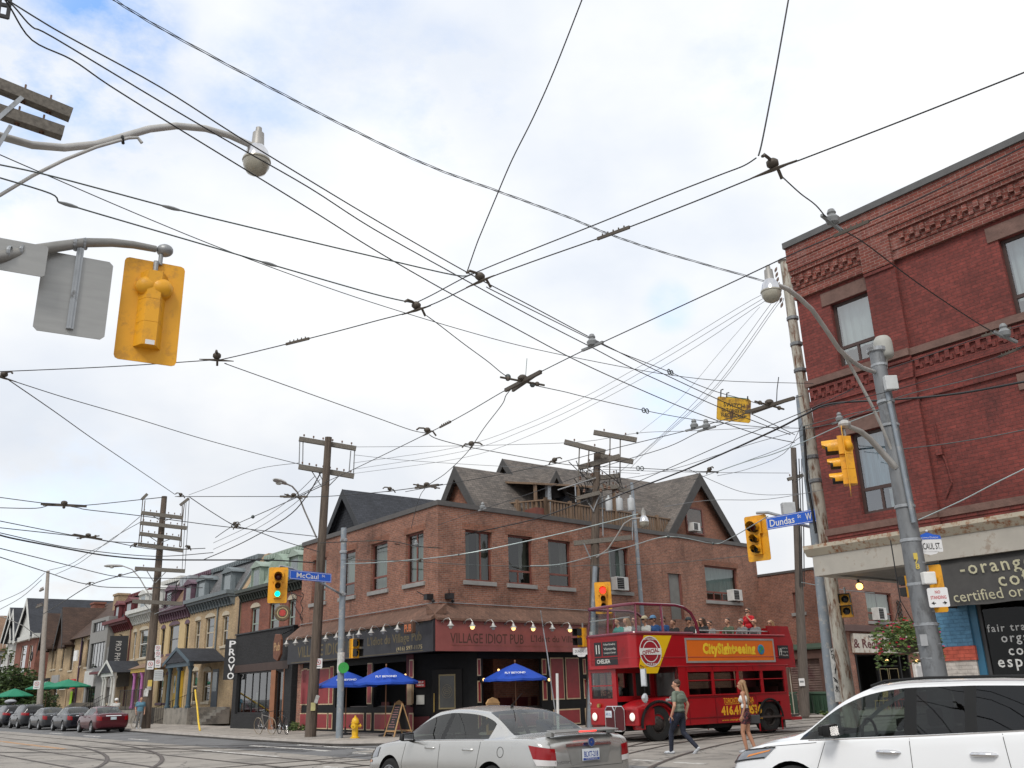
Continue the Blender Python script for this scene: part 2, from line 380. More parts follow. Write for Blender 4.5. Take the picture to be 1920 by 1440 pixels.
# rails
m_rail=mat('rail_steel',(.085,.062,.052),.55,.3,var=.3)
m_groove=mat('rail_groove',(.10,.09,.082),.9)
def rail(pts,z=.006):
 P=[V((x,y,0))for x,y in pts]
 for w_,zz,mi in((.13,z+.004,1),(.06,z+.008,0)):
  vs=[]
  for i,p in enumerate(P):
   d=(P[min(i+1,len(P)-1)]-P[max(i-1,0)]).normalized();n=V((-d.y,d.x,0))
   vs+=[p+n*w_/2+V((0,0,zz)),p-n*w_/2+V((0,0,zz))]
  tr.add(vs,[(2*i,2*i+1,2*i+3,2*i+2)for i in range(len(P)-1)],mi)
tr=MB(FD.M)
for yy in(-9.05,-12.55):
 for o in(-.75,.75):rail([(x,yy+o)for x in range(-160,47,3)])
def bez(p0,p1,p2,p3,n=22):
 r=[]
 for i in range(n+1):
  t=i/n;u=1-t
  r.append((u**3*p0[0]+3*u*u*t*p1[0]+3*u*t*t*p2[0]+t**3*p3[0],u**3*p0[1]+3*u*u*t*p1[1]+3*u*t*t*p2[1]+t**3*p3[1]))
 return r
def offs(pts,d):
 r=[]
 for i,p in enumerate(pts):
  a=pts[max(i-1,0)];b=pts[min(i+1,len(pts)-1)];l=hypot(b[0]-a[0],b[1]-a[1])
  r.append((p[0]-(b[1]-a[1])/l*d,p[1]+(b[0]-a[0])/l*d))
 return r
def fmd(t,y):
 v=FM.at(t,y,0)-FD.o;return(v.dot(FD.x),v.dot(FD.y))
def both(c):
 for o in(-.75,.75):rail(offs(c,o),.012)
for k in(0,1): # side street pair, its curves to the left and to the right
 ym=-6.6-3.1*k
 a=fmd(34,ym-1.5*0);b=fmd(4,ym);both([a,fmd(20,ym),fmd(12,ym),b,fmd(-6,ym),fmd(-16,ym)])
 both(bez(fmd(9,ym),fmd(1,ym),(fmd(-3.5-3*k,0)[0]-4,(-9.05,-12.55)[k]),(-9-3*k,(-9.05,-12.55)[k])))
 both(bez(fmd(10,ym),fmd(2,ym),(13+4*k,(-9.05,-12.55)[k]),(22+3*k,(-9.05,-12.55)[k])))
 if k:both(bez((-14-4*k,(-12.55,-9.05)[k]),(-4,(-12.55,-9.05)[k]),fmd(-12,ym),fmd(-22,ym)))
tag(tr.obj('tram_track',[m_rail,m_groove],fixn=False),kind='structure')
# painted markings, worn
m_mark=mat('worn_white_paint',(.55,.54,.51),.7,var=.2,dirt=(.29,.27,.25),dsc=3.5,damt=.8)
m_mark2=mat('worn_orange_paint',(.42,.22,.09),.8,var=.25,dirt=(.29,.26,.23),dsc=2.5,damt=.75)
mk=MB(FD.M)
for x0,x1,y0,y1 in((-16,-13.2,-6.55,-6.42),(-24,-21,-6.55,-6.42),(-32,-29,-6.5,-6.37),(-3,3,-6.1,-5.9),(-2.2,4.2,-8.2,-8.05),(-1.6,5,-4.9,-4.75)):
 mk.box(x0,x1,y0,y1,.0,.017)
for i in range(9): # ladder crossing over the side street mouth
 x0=4.6+i*1.35;mk.box(x0,x0+.9,-3.55-.05*i,-3.4-.05*i,0,.0172);mk.box(x0+.1,x0+.95,-6.1-.05*i,-5.95-.05*i,0,.0174)
for i in range(7):mk.box(-10.5-.02*i,-6.5,-15.9-i*.9,-15.45-i*.9,0,.0176)
for i in range(6):mk.box(9+i*1.5,10+i*1.5,-9.2-.3*i,-9.06-.3*i,0,.0178)
struct('road_marking',mk,m_mark)
mk=MB(FD.M);mk.box(-70,-9,-10.95,-10.72,0,.0165);struct('road_marking',mk,m_mark2)
# darker patched asphalt
pt=MB(FD.M);pt.prism([(-4,-5.4,.0),(2.6,-5.2,0),(2.2,-6.7,0),(-4.4,-6.7,0)],(0,0,.006));pt.prism([(-34,-15.4,0),(-15,-15.4,0),(-11,-18.7,0),(-34,-18.7,0)],(0,0,.0065))
struct('road_patch',pt,mat('asphalt_patch',(.085,.085,.088),.9,var=.2,bump=.2,bs=120))
# ---------------------------------------------------------------- facade parts
def win(parent,fr,r,y=.1,fm=None,mid=None,cur=None,sill=True,sillm=None,sd=.1,arch=0,fw=.08,vert=False,split=None,room=None,pane=None,name='window',sillh=.17,so=.14):
 """window in opening r=(x0,x1,z0,z1): frame > pane, curtain, sill; the dim room behind is part of it"""
 x0,x1,z0,z1=r;fm=fm or m_redframe
 mb=MB(fr.M)
 for a in((x0,x0+fw,z0,z1),(x1-fw,x1,z0,z1),(x0+fw,x1-fw,z0,z0+fw),(x0+fw,x1-fw,z1-fw,z1)):mb.box(a[0],a[1],y,y+.07,a[2],a[3],0)
 if mid:zm=z0+(z1-z0)*mid;mb.box(x0+fw,x1-fw,y+.004,y+.066,zm-.04,zm+.04,0)
 if split is not None:
  zt=z0+(z1-z0)*mid-.04 if mid else z1-fw
  for q in(split if isinstance(split,(list,tuple))else[split]):xm=x0+(x1-x0)*q;mb.box(xm-.03,xm+.03,y+.008,y+.062,z0+fw,zt,0)
 if vert:xm=(x0+x1)/2;mb.box(xm-.03,xm+.03,y+.008,y+.062,z0+fw,z1-fw,0)
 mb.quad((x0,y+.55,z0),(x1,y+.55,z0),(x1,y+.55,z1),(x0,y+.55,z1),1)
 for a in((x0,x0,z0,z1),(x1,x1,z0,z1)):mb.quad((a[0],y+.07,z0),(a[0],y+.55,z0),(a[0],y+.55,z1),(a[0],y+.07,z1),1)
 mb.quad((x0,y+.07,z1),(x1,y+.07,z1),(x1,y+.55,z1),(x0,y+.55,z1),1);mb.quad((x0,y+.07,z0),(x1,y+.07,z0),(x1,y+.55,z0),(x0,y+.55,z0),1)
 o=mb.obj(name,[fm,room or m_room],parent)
 p=MB(fr.M);p.quad((x0+fw,y+.035,z0+fw),(x1-fw,y+.035,z0+fw),(x1-fw,y+.035,z1-fw),(x0+fw,y+.035,z1-fw));p.obj('pane',pane or m_pane,o)
 if cur:
  for(a,b,c,d,cm_)in cur: # fractions of the opening
   c_=MB(fr.M);n=max(4,int((b-a)*(x1-x0)/.06));vs=[]
   for i in range(n+1):
    xx=x0+(x1-x0)*(a+(b-a)*i/n);yy=y+.22+.03*sin(i*1.9)
    vs+=[(xx,yy,z0+(z1-z0)*c),(xx,yy,z0+(z1-z0)*d)]
   c_.add(vs,[(2*i,2*i+2,2*i+3,2*i+1)for i in range(n)]);c_.obj('curtain',cm_ or m_curtain,o,smooth=60)
 if sill:
  s_=MB(fr.M);s_.box(x0-so,x1+so,-.09,y-.002,z0-sillh,z0-.003);s_.obj('sill',sillm or m_stone,o,bevel=.012)
 return o
def acunit(fr,x,z,w_,label,y=-.28):
 t=thing('air_conditioner',label,'air conditioner',fr.at(x,y,z),'window air conditioners')
 b=MB(fr.M);b.box(x,x+w_,y,y+.42,z,z+w_*.72);b.obj('casing',mat('aircon_white',(.62,.62,.60),.5),t,bevel=.02)
 gset=MB(fr.M)
 gset.box(x+.05,x+w_*.62,y-.006,y-.001,z+.05,z+w_*.66,1)
 for i in range(6):gset.box(x+.05,x+w_*.62,y-.016,y-.004,z+.07+i*w_*.1,z+.085+i*w_*.1,0)
 gset.obj('grille',[mat('aircon_grey',(.3,.3,.3),.6),m_dark],t);return t
 # ---------------------------------------------------------------- the pub
pub=thing('brick_pub','two storey brown brick corner pub with black and red shopfronts under a shingle skirt roof','pub',(C0[0],C0[1],0))
HT=8.78
dW=[FD.rect(760.5,1000,794,1091),FD.rect(695,1019,726,1103),FD.rect(640,1034,665.5,1115),FD.rect(585,1048,611,1129)]
dW=[(a,b,5.87,7.93)for a,b,c,d in dW]
Z7=lambda x,y:(820+x/3.0968,780+y/3.0968)
def r7(a,b,c,d):p=Z7(a,c);q=Z7(b,d);return FM.rect(p[0],p[1],q[0],q[1])
mW=[r7(163,320,665,945),r7(413,555,690,960),r7(647,778,722,980),r7(1000,1115,770,1010)]
mW=[(a,b,5.87,7.93)for a,b,c,d in mW]+[(lambda q:(q[0],q[1],4.72,6.95))(r7(1350,1430,985,1200)),(lambda q:(q[0],q[1],5.75,7.55))(r7(1557,1745,835,1055))]
wl=MB(FD.M);wl.wall(-12.3,0,4.5,HT,dW,0,.16);wl.wall(-12.3,-11.75,0,4.5,[],0)
wl.cut();wl.xf=FM.M;wl.wall(0,22.3,4.5,HT,mW,0,.16);wl.wall(9.0,22.3,0,4.5,[],0)
wl.cut();wl.xf=None
P4_=[FD.at(-12.3,0,0),FD.at(-12.3,9,0),FM.at(22.3,9,0),FM.at(22.3,0,0)]
for a,b in((0,1),(1,2),(2,3)):wl.quad(P4_[a],P4_[b],P4_[b]+V((0,0,HT)),P4_[a]+V((0,0,HT)))
wl.obj('wall',m_brick,pub,fixn=False)
rf=MB();q=[FD.at(-12.2,.1,8.45),FD.at(-.05,.1,8.45),FM.at(22.2,.1,8.45),FM.at(22.2,8.9,8.45),FD.at(-12.2,8.9,8.45)]
rf.poly(q);rf.obj('roof',mat('tar_roof',(.05,.05,.05),.9),pub)
cp=MB(FD.M);cp.box(-12.36,.07,-.07,.25,HT,HT+.2);cp.cut();cp.xf=FM.M;cp.box(.0,22.36,-.066,.25,HT+.003,HT+.2);cp.obj('parapet_cap',m_cap,pub)
# soldier courses above the openings
sc_=MB(FD.M)
def soldier(mb,r):
 n=max(3,int((r[1]-r[0]+.3)/.09))
 for i in range(n):x=r[0]-.15+i*(r[1]-r[0]+.3)/n;mb.box(x,x+(r[1]-r[0]+.3)/n-.012,-.012,.05,r[3]+.002,r[3]+.26)
for r in dW:soldier(sc_,r);sc_.cut()
sc_.xf=FM.M
for i,r in enumerate(mW):
 if i!=4:soldier(sc_,r);sc_.cut()
sc_.obj('lintel',brickmat('soldier_brick',(.27,.10,.06),(.19,.068,.04),(.2,.14,.1),st=.5),pub)
GR=mat('greenish_blind',(.30,.36,.33),.9,var=.3,vs=5,stretch=(4,4,.3));DC=mat('dim_curtain',(.13,.13,.11),.9,var=.4,vs=5,stretch=(5,5,.3))
win(pub,FD,dW[0],.12,mid=None,cur=[(.05,.95,0,1,GR)],vert=False,split=.5)
win(pub,FD,dW[1],.12,mid=.28,cur=[(.05,.95,.05,1,GR)])
win(pub,FD,dW[2],.12,mid=.28,cur=[(.05,.95,.28,1,m_curtain)])
win(pub,FD,dW[3],.12,mid=.28,cur=[(.3,.95,.0,1,GR)])
win(pub,FM,mW[0],.12,cur=[(.03,.3,0,1,DC),(.6,.97,0,1,DC)],split=.62)
win(pub,FM,mW[1],.12,mid=.27,cur=[(.62,.97,.25,1,DC)],split=.45)
win(pub,FM,mW[2],.12,mid=.27,cur=[(.7,.97,.3,1,DC),(.03,.3,.3,1,DC)])
win(pub,FM,mW[3],.12,mid=.27,cur=[(.03,.35,.25,1,m_curtain),(.6,.97,.25,1,m_curtain)])
win(pub,FM,mW[5],.12,mid=.25,cur=[(.02,.98,.22,1,mat('pale_blue_drape',(.52,.60,.62),.9,var=.25,vs=5,stretch=(5,5,.25)))],split=[.27,.52,.78])
bd=MB(FM.M);bd.box(mW[4][0],mW[4][1],.1,.14,mW[4][2],mW[4][3]);bd.box(mW[4][0],mW[4][0]+.12,.04,.1,mW[4][2],mW[4][3],1);bd.box(mW[4][1]-.12,mW[4][1],.04,.1,mW[4][2],mW[4][3],1)
bd.obj('boarded_door',[mat('grey_board',(.16,.16,.15),.7),m_redframe],pub)
acunit(FM,mW[3][0]+.12,5.9,.85,'white window air conditioner above the yellow traffic signal beside the wooden pole')
acunit(FM,mW[5][1]-.95,5.80,.8,'white window air conditioner in the wide blue curtained window above the tour guide')
# skirt roof
sk=MB(FD.M)
YF=-.62
sk.prism([(-12.3,0,4.86),(-12.3,YF-.1,4.3),(-12.3,YF-.1,4.22),(-12.3,0,4.5)],(12.3+.62*.94,0,0))
sk.cut();sk.xf=FM.M;sk.prism([(-.62*.93,0,4.868),(-.62*.93,YF-.1,4.31),(-.62*.93,YF-.1,4.225),(-.62*.93,0,4.51)],(9.6+.58,0,0));sk.obj('skirt_roof',m_shingle,pub)
pp=MB(FD.M);pp.tube([(-12.2,-.06,4.95),(.05,-.06,4.95)],.022,5);pp.cut();pp.xf=FM.M;pp.tube([(0,-.06,4.95),(9.4,-.06,4.92)],.022,5);pp.obj('conduit',m_grey,pub)
# painted fascia boards
fa=MB(FD.M);fa.box(-12.2,.6,YF,YF+.1,3.1,4.25);fo=fa.obj('sign_board',mat('black_sign',(.022,.022,.027),.5,var=.3),pub)
fb=MB(FM.M);fb.box(-.56,9.3,YF-.004,YF+.1,3.1,4.25);fr_=fb.obj('sign_board',mat('red_sign',(.25,.07,.062),.55,var=.12),pub)
fo['label']=('black painted sign board');fr_['label']=('red painted sign board')
soff=MB(FD.M);soff.box(-12.2,.4,YF+.1,0,3.1,3.2);soff.cut();soff.xf=FM.M;soff.box(0,9.3,YF+.1,0,3.104,3.2);soff.obj('soffit',m_blackwood,pub)
mt=mat('faded_gilt',(.145,.115,.06),.7);mt2=mat('faded_brown',(.075,.03,.02),.7);mt3=mat('bright_gilt',(.42,.34,.18),.7)
def lab(fr,x,z,w_,h,s_,m,par,y,bold=0.0,**k):return text(s_,w_,h,fr.M@T(x,y,z),m,par,bold=bold,**k)
lab(FD,-8.0,3.6,6.2,.5,'VILLAGE IDIOT PUB',mt,fo,YF-.006,.012)
lab(FD,-2.3,3.66,4.2,.46,"L'Idiot du Village Pub",mt,fo,YF-.006,.012)
lab(FD,-1.1,3.28,1.9,.2,'(416) 597-1175',mt3,fo,YF-.006,.01)
lab(FM,2.0,3.58,3.8,.38,'VILLAGE IDIOT PUB',mt2,fr_,YF-.006,.012)
lab(FM,6.15,3.58,3.7,.36,"L'Idiot du Village Pub",mt2,fr_,YF-.006,.012)
edge=MB(FD.M)
for z in(3.14,4.17):edge.box(-11.8,-.1,YF-.004,YF,z,z+.025)
edge.obj('gilt_line',mt,fo)
edge=MB(FM.M)
for z in(3.3,4.1):edge.box(.1,9.2,YF-.004,YF,z,z+.02)
edge.obj('gilt_line',mat('dull_gold',(.28,.1,.05),.7),fr_)
# gooseneck lamps
def gooseneck(fr,x,on):
 b=MB(fr.M);y=YF;z=4.16
 b.lathe([(.055,0),(.055,.04)],(x,y,z),8,(0,-1,0));b.tube([(x,y,z),(x+.02,y-.16,z+.1),(x+.06,y-.34,z+.12),(x+.08,y-.42,z+.02),(x+.08,y-.42,z-.06)],.017,5)
 b.lathe([(.035,0),(.05,-.05),(.07,-.1),(.145,-.17),(.137,-.175),(.06,-.12)],(x+.08,y-.42,z),10)
 o=b.obj('wall_lamp',m_galvl,pub,smooth=50)
 bb=MB(fr.M);bb.ball((x+.08,y-.42,z-.2),(.085,.085,.085),8);bb.obj('bulb',m_lampon if on else mat('glass_globe',(.4,.4,.38),.2),o,smooth=60)
for i,on in enumerate((0,1,0,1,1,0,1)):gooseneck(FM,FM.px((845,886,925,963,1000,1036,1069)[i],1185,YF-.42)[0]-.08,on)
for i in range(11):
 px=(538,555,574,611,631,655,673,696,719,745,769)[i];gooseneck(FD,FD.px(px,1190,YF-.42)[0]-.08,0)
 # corner bracket sign and security floods
flo=MB(FD.M)
for fr,x in((FD,-.45),(FM,.45)):
 flo.cut();flo.xf=fr.M;flo.box(x-.12,x+.12,-.3,0,5.08,5.3);flo.tube([(x-.05,-.2,5.2),(x-.3,-.5,5.42)],.02,5);flo.ball((x+.22,-.08,5.02),.07)
flo.obj('flood_light',m_black,pub)
sg=MB(FD.M);sg.box(-.62,.02,YF-.55,YF-.4,3.78,4.2);so_=sg.obj('hanging_sign',mat('rust_black',(.08,.04,.025),.7),pub,bevel=.03)
lab(FD,-.3,3.98,.5,.28,'PUB',mat('orange_letter',(.55,.16,.06),.6),so_,YF-.556,.02)
# --- shopfront left
Z2=lambda x,y:(400+x/2.5708,880+y/2.5708)
def r2(a,b,c,d):p=Z2(a,c);q=Z2(b,d);return FD.rect(p[0],p[1],q[0],q[1])
def r3(a,b,c,d,fr=None):return(fr or FM).rect(780+a/3.6,1040+c/3.6,780+b/3.6,1040+d/3.6)
CH=2.35
op=[r2(588,742,930,1152),r2(770,948,930,1152)];op=[(a,b,1.12,2.85)for a,b,c,d in op]
sf=MB(FD.M);sf.wall(-11.75,-CH,.0,3.1,op,.02,.12)
opm=[(lambda q:(q[0],q[1],.95,2.85))(r3(455,845,690,1000))]
sf.cut();sf.xf=FM.M;sf.wall(CH-.35,9.0,.0,3.1,opm,.02,.12)
sf.obj('shopfront',m_blackwood,pub,fixn=False)
def panel(fr,r,y=.02):
 a,b,c,d=r;mb=MB(fr.M);mb.box(a,b,y-.022,y-.002,c,d,0);mb.box(a+.045,b-.045,y-.034,y-.02,c+.05,d-.05,1)
 return mb.obj('wall_panel',[m_cream,m_red],pub)
for a,b in((422,490),(492,558)):panel(FD,(lambda q:(q[0],q[1],1.25,2.85))(r2(a,b,945,1130)))
for a,b in((415,548),(625,725),(775,930)):panel(FD,(lambda q:(q[0],q[1],.22,.9))(r2(a,b,1180,1255)))
for a,b in((386,408),(562,580),(742,765),(944,964)):
 q=r2(a,b,940,1020)
 if q[0]<-11.75:q=(-11.72,-11.3)
 for c,d in((.22,.9),(1.25,2.05),(2.2,2.9)):panel(FD,(q[0],q[1],c,d))
for a,b in((910,1000),(1013,1105)):
 q=r3(a,b,705,985);panel(FM,(q[0],q[1],1.2,2.9))
q=r3(930,1110,1050,1130);panel(FM,(q[0],q[1],.2,.82));q=r3(480,830,1050,1130);panel(FM,(q[0],q[1],.2,.75))
for a,b in((413,438),(850,880),(1127,1147)):
 q=r3(a,b,715,800)
 for c,d in((.2,.82),(1.2,2.02),(2.2,2.85)):panel(FM,(q[0],q[1],c,d))
 # dark bar room seen through the open windows, with lit lamps and red booth backs
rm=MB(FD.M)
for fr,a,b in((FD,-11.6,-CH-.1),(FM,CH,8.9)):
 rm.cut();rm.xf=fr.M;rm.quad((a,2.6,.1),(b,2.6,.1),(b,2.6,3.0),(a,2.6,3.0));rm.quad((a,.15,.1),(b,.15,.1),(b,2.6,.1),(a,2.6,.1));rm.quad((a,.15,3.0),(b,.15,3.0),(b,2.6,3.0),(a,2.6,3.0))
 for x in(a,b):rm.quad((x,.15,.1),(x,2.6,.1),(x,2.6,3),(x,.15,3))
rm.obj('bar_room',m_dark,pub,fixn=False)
bo=MB(FM.M)
for x in(4.3,5.2,6.1):bo.cut();bo.box(x,x+.7,1.4,1.5,.3,1.35)
bo.xf=FD.M
for x in(-6.7,-5.6,-4.5,-3.4):bo.cut();bo.box(x,x+.7,1.4,1.5,.3,1.3)
bo.obj('booth_back',mat('booth_red',(.09,.012,.014),.6),pub)
gl=MB(FM.M)
for x,y,z in((4.1,1.2,2.45),(3.2,2.2,2.3),(6.9,2.0,2.4)):gl.cut();gl.ball((x,y,z),.05)
gl.xf=FD.M
for x,y,z in((-5.9,1.9,2.4),(-5.5,1.9,2.4),(-3.6,1.5,2.3)):gl.cut();gl.ball((x,y,z),.05)
gl.obj('bar_lamp',m_lampon,pub)
tb=MB(FM.M);tb.box(3.2,7.4,.16,.5,.96,1.0);tb.cut();tb.xf=FD.M;tb.box(-7.2,-2.5,.16,.5,1.13,1.17);tb.obj('ledge',mat('dark_counter',(.03,.022,.02),.4),pub)
sl=MB(FM.M)
for px in(437,877,1152):
 x,z=FM.px(780+px/3.6,1040+845/3.6);sl=MB(FM.M);sl.box(x-.06,x+.06,-.16,0,z-.1,z+.08);so2=sl.obj('wall_lantern',m_black,pub)
 sl=MB(FM.M);sl.ball((x,-.2,z),.06);sl.obj('bulb',m_lampon,so2)
 # recessed corner door across the chamfer
A_=FD.at(-CH,.02,0);B_=FM.at(CH-.35,.02,0)
FC=Frame(A_,(B_-A_));Lc=(B_-A_).length
cw=MB(FC.M);cw.quad((0,.02,0),(Lc,.02,0),(Lc,.02,3.1),(0,.02,3.1));cw.obj('entrance_wall',m_blackwood,pub,fixn=False)
dd=MB(FC.M);dd.box(Lc*.36,Lc*.78,-.06,.0,.05,2.5);do_=dd.obj('door',mat('door_black',(.012,.011,.011),.5,spec=.2),pub,bevel=.01)
dg=MB(FC.M);dg.box(Lc*.46,Lc*.69,-.075,-.055,1.0,2.3,0);dg.box(Lc*.475,Lc*.675,-.08,-.07,1.06,2.24,1)
for i in range(5):dg.lathe([(.05+.04*i,0),(.058+.04*i,0),(.058+.04*i,.006),(.05+.04*i,.006)],(Lc*.575,-.08,1.62+.12*(i%2)),12,(0,-1,0),0)
dg.obj('leaded_glass',[mat('gilt_edge',(.25,.2,.1),.5),mat('leaded_dark',(.07,.07,.065),.15)],do_)
hd=MB(FC.M);hd.tube([(Lc*.4,-.12,.9),(Lc*.4,-.12,1.6)],.025,6);hd.obj('handle',mat('brass',(.5,.36,.12),.35,.8),do_)
cp_=MB(FC.M);cp_.box(.02,.3,-.06,.0,0,3.1,0);cp_.cut();cp_.box(Lc-.4,Lc-.02,-.06,0,0,3.1,1);cp_.cut();cp_.box(.02+Lc*.1,Lc*.33,-.05,0,.05,.75,0);cp_.obj('door_post',[mat('dark_red_post',(.10,.012,.016),.5),m_blackwood],pub)
nt_=MB(FC.M);nt_.box(Lc*.14,Lc*.27,-.07,-.05,1.85,2.1,0);nt_.cut();nt_.box(Lc*.15,Lc*.26,-.065,-.05,1.2,1.55,1);no=nt_.obj('notice',[mat('notice_red',(.4,.03,.03),.5),mat('notice_paper',(.45,.45,.42),.7)],pub)
lab(FC,Lc*.205,2.03,.26,.07,'HELP',m_white,no,-.076,.02);lab(FC,Lc*.205,1.92,.3,.07,'WANTED',m_white,no,-.076,.02)
mn=MB(FD.M);q=r2(942,964,1035,1150);mn.box(q[0],q[1],-.09,-.04,1.2,2.05);mn.obj('menu_board',mat('menu_paper',(.42,.30,.18),.6),pub)
# ---------------------------------------------------------------- gabled houses behind the pub
def gable(parent,fr,xc,y0,y1,za,hw,ze,wallm,roofm,trimm,ov=.3,zb=None,board=.28,ridgecap=True):
 """steep roof with its ridge along fr.y: wall triangle (+ wall below), two thick slopes, bargeboards"""
 zb=ze if zb is None else zb
 mb=MB(fr.M)
 for y in(y0+.02,y1-.02):mb.poly([(xc-hw,y,zb),(xc+hw,y,zb),(xc+hw,y,ze),(xc,y,za-.05),(xc-hw,y,ze)])
 for x in(xc-hw+.01,xc+hw-.01):mb.quad((x,y0,zb),(x,y1,zb),(x,y1,ze),(x,y0,ze))
 wo=mb.obj('gable_wall',wallm,parent)
 sl=(za-ze)/hw;r=MB(fr.M);e=ov
 for s in(-1,1):
  a=V((xc,0,za));b=V((xc+s*(hw+e),0,ze-sl*e));th=V((0,0,.12))
  r.prism([(a.x,y0-ov,a.z),(b.x,y0-ov,b.z),(b.x,y0-ov,b.z+.14),(a.x,y0-ov,a.z+.14)],(0,y1-y0+ov,0))
 ro=r.obj('roof',roofm,parent)
 if board:
  t=MB(fr.M)
  for s in(-1,1):
   t.prism([(xc,y0-ov-.05,za+.15),(xc+s*(hw+e),y0-ov-.05,ze-sl*e+.15),(xc+s*(hw+e),y0-ov-.05,ze-sl*e-board),(xc,y0-ov-.05,za-board*1.15)],(0,.049,0))
  t.obj('bargeboard',trimm,ro)
 return wo
m_trimgrey=mat('charcoal_trim',(.055,.052,.05),.7,var=.25)
m_fish=brickmat('fish_scale',(.03,.034,.042),(.02,.023,.029),(.008,.008,.01),.16,.14,.012,st=.2)
m_gbrick=brickmat('gable_brick',(.28,.105,.06),(.20,.075,.045),(.22,.16,.12),stain=(.06,.03,.02),st=.4)
hA=thing('slate_house','dark slate gabled roof rising behind the left end of the brick pub','house',tuple(FD.at(-11.5,2,0)))
FA=FD.sub(-11.55,2)
gable(hA,FA,0,0,13,11.62,2.75,8.5,m_fish,m_slate,mat('black_trim',(.02,.022,.026),.6),.3,zb=0,board=.3)
rA=MB(FA.M);rA.prism([(2,7.2,10.6),(2,5.1,8.6),(2,9.4,8.6)],(7,0,0));rA.obj('cross_gable',m_slate,hA)
hB=thing('grey_gabled_house','grey shingled house with twin steep gables behind the corner of the pub roof','house',tuple(FD.at(-4.2,4,0)))
FB=FD.sub(-4.17,4)
gable(hB,FB,0,0,14,11.57,2.3,8.6,m_gbrick,m_greyroof,m_trimgrey,.32,zb=0,board=.42)
FBc=FD.sub(-5.74,8.0)
gable(hB,FBc,0,0,11,12.79,3.6,8.6,m_trimgrey,m_greyroof,m_trimgrey,.25,zb=8.4,board=.25)
# small dormer looking over the deck, chimney pot
FDm=FM.sub(9.27,2.6)
gable(hB,FDm,0,0,5,11.8,1.5,9.6,m_trimgrey,m_greyroof,m_trimgrey,.15,zb=8.6,board=.2)
vt=MB(FB.M);vt.box(2.0,2.2,3.5,3.7,8.6,10.9);vt.obj('vent_pipe',m_galv,hB)
cx=MB(FB.M);cx.box(1.9,2.7,2.3,2.8,8.5,9.55);cx.obj('chimney',m_redframe,hB)
hC=thing('brick_gabled_house','big brick gable with charcoal bargeboards over the right end of the pub','house',tuple(FM.at(18.48,.8,0)))
FC2=FM.sub(18.48,.8)
gable(hC,FC2,0,0,14,12.54,2.95,9.2,m_gbrick,m_greyroof,m_trimgrey,.32,zb=8.0,board=.5)
win(hC,FC2,(-1.2,.3,9.3,10.75),-.06,mid=.3,fm=m_redframe,cur=[(.05,.95,.3,1,mat('half_blind',(.4,.42,.40),.8))],sill=False,split=.55)
acunit(FC2,-1.12,9.4,.62,'white window air conditioner in the brick attic gable above the pub',-.42)
# roof deck
dk=thing('roof_deck','weathered wooden roof deck with spindle railing and plank canopy on top of the pub','deck',tuple(FM.at(7,1,8.8)))
rl=MB(FM.M);ps=MB(FM.M)
def fence_run(a,b,z0,z1):
 a=V(a);b=V(b);l=(b-a).length;n=int(l/.2);ps_=int(l/1.9)+1
 for i in range(n):
  p=a+(b-a)*(i/n);rl.box(p.x-.055,p.x+.055,p.y-.02,p.y+.02,z0+.06,z1-.05)
 rl.bar(a+V((0,0,z1)),b+V((0,0,z1)),.12,.06);rl.bar(a+V((0,0,z0+.1)),b+V((0,0,z0+.1)),.06,.08)
 for i in range(ps_+1):p=a+(b-a)*(i/ps_);ps.cut();ps.box(p.x-.07,p.x+.07,p.y-.07,p.y+.07,z0-.2,z1+.12)
fence_run((6.95,.9,0),(16.6,.9,0),8.85,9.93)
e=FM.M.inverted()@FD.at(-2.3,3.2,0);rl.cut();fence_run((6.95,.9,0),(e.x+2.2,e.y+1.2,0),8.85,9.93)
rl.obj('railing',m_wood,dk);ps.obj('post',m_wood,dk)
cn=MB(FM.M);cn.prism([(6.6,1.3,10.7),(12.4,1.2,11.15),(12.4,4.4,11.9),(6.6,4.4,11.35)],(0,0,.09));cn.obj('canopy',m_wood,dk)
po=MB(FM.M)
for x,y,z in((6.8,1.4,10.8),(9.6,1.3,11.0),(12.2,1.3,11.3),(6.8,4.2,11.1)):po.cut();po.box(x-.06,x+.06,y-.06,y+.06,8.8,z)
po.obj('canopy_post',m_wood,dk)
bk=MB(FM.M);bk.quad((7,4.3,8.8),(12.3,4.3,8.8),(12.3,4.3,10.2),(7,4.3,10.2));bk.lathe([(0.01,0),(.75,0),(.75,1.5),(.01,1.5)],(8.2,2.6,9.6),14,(1,0,0));bk.obj('barrel_stove',mat('rusty_brown',(.09,.04,.025),.7),dk)
# ---------------------------------------------------------------- next block along the side street
m_brick2=brickmat('lane_brick',(.265,.108,.07),(.175,.07,.05),(.24,.185,.15),stain=(.06,.035,.025),st=.55)
FG=Frame(FM.at(22.3,0,0),FD.x);EG=3.55
FR=Frame(FG.at(EG,0,0),FM.x)
nb=thing('brick_garage_block','two storey brick block with a steel shutter and a bar front beyond the lane','building',tuple(FG.at(0,0,0)))
wl=MB(FG.M);wl.wall(-.3,EG,0,7.2,[(1.35,3.3,.1,2.75),(2.1,2.7,5.1,6.15)],0,.15)
wl.cut();wl.xf=FR.M;wl.wall(0,14,0,7.2,[(5.25,8.3,4.72,6.35),(3.1,9.2,.1,2.95)],0,.15)
wl.obj('wall',m_brick2,nb,fixn=False)
rf=MB();rf.poly([FG.at(-.3,0.05,7.1),FG.at(EG,.05,7.1),FR.at(14,.05,7.1),FR.at(14,8,7.1),FG.at(-.3,12,7.1)]);rf.obj('roof',mat('tar_roof',(.05,.05,.05)),nb)
cp=MB(FG.M);cp.box(-.3,EG+.05,-.05,.2,7.2,7.32);cp.cut();cp.xf=FR.M;cp.box(0,14,-.046,.2,7.203,7.32);cp.obj('parapet_cap',m_cap,nb)
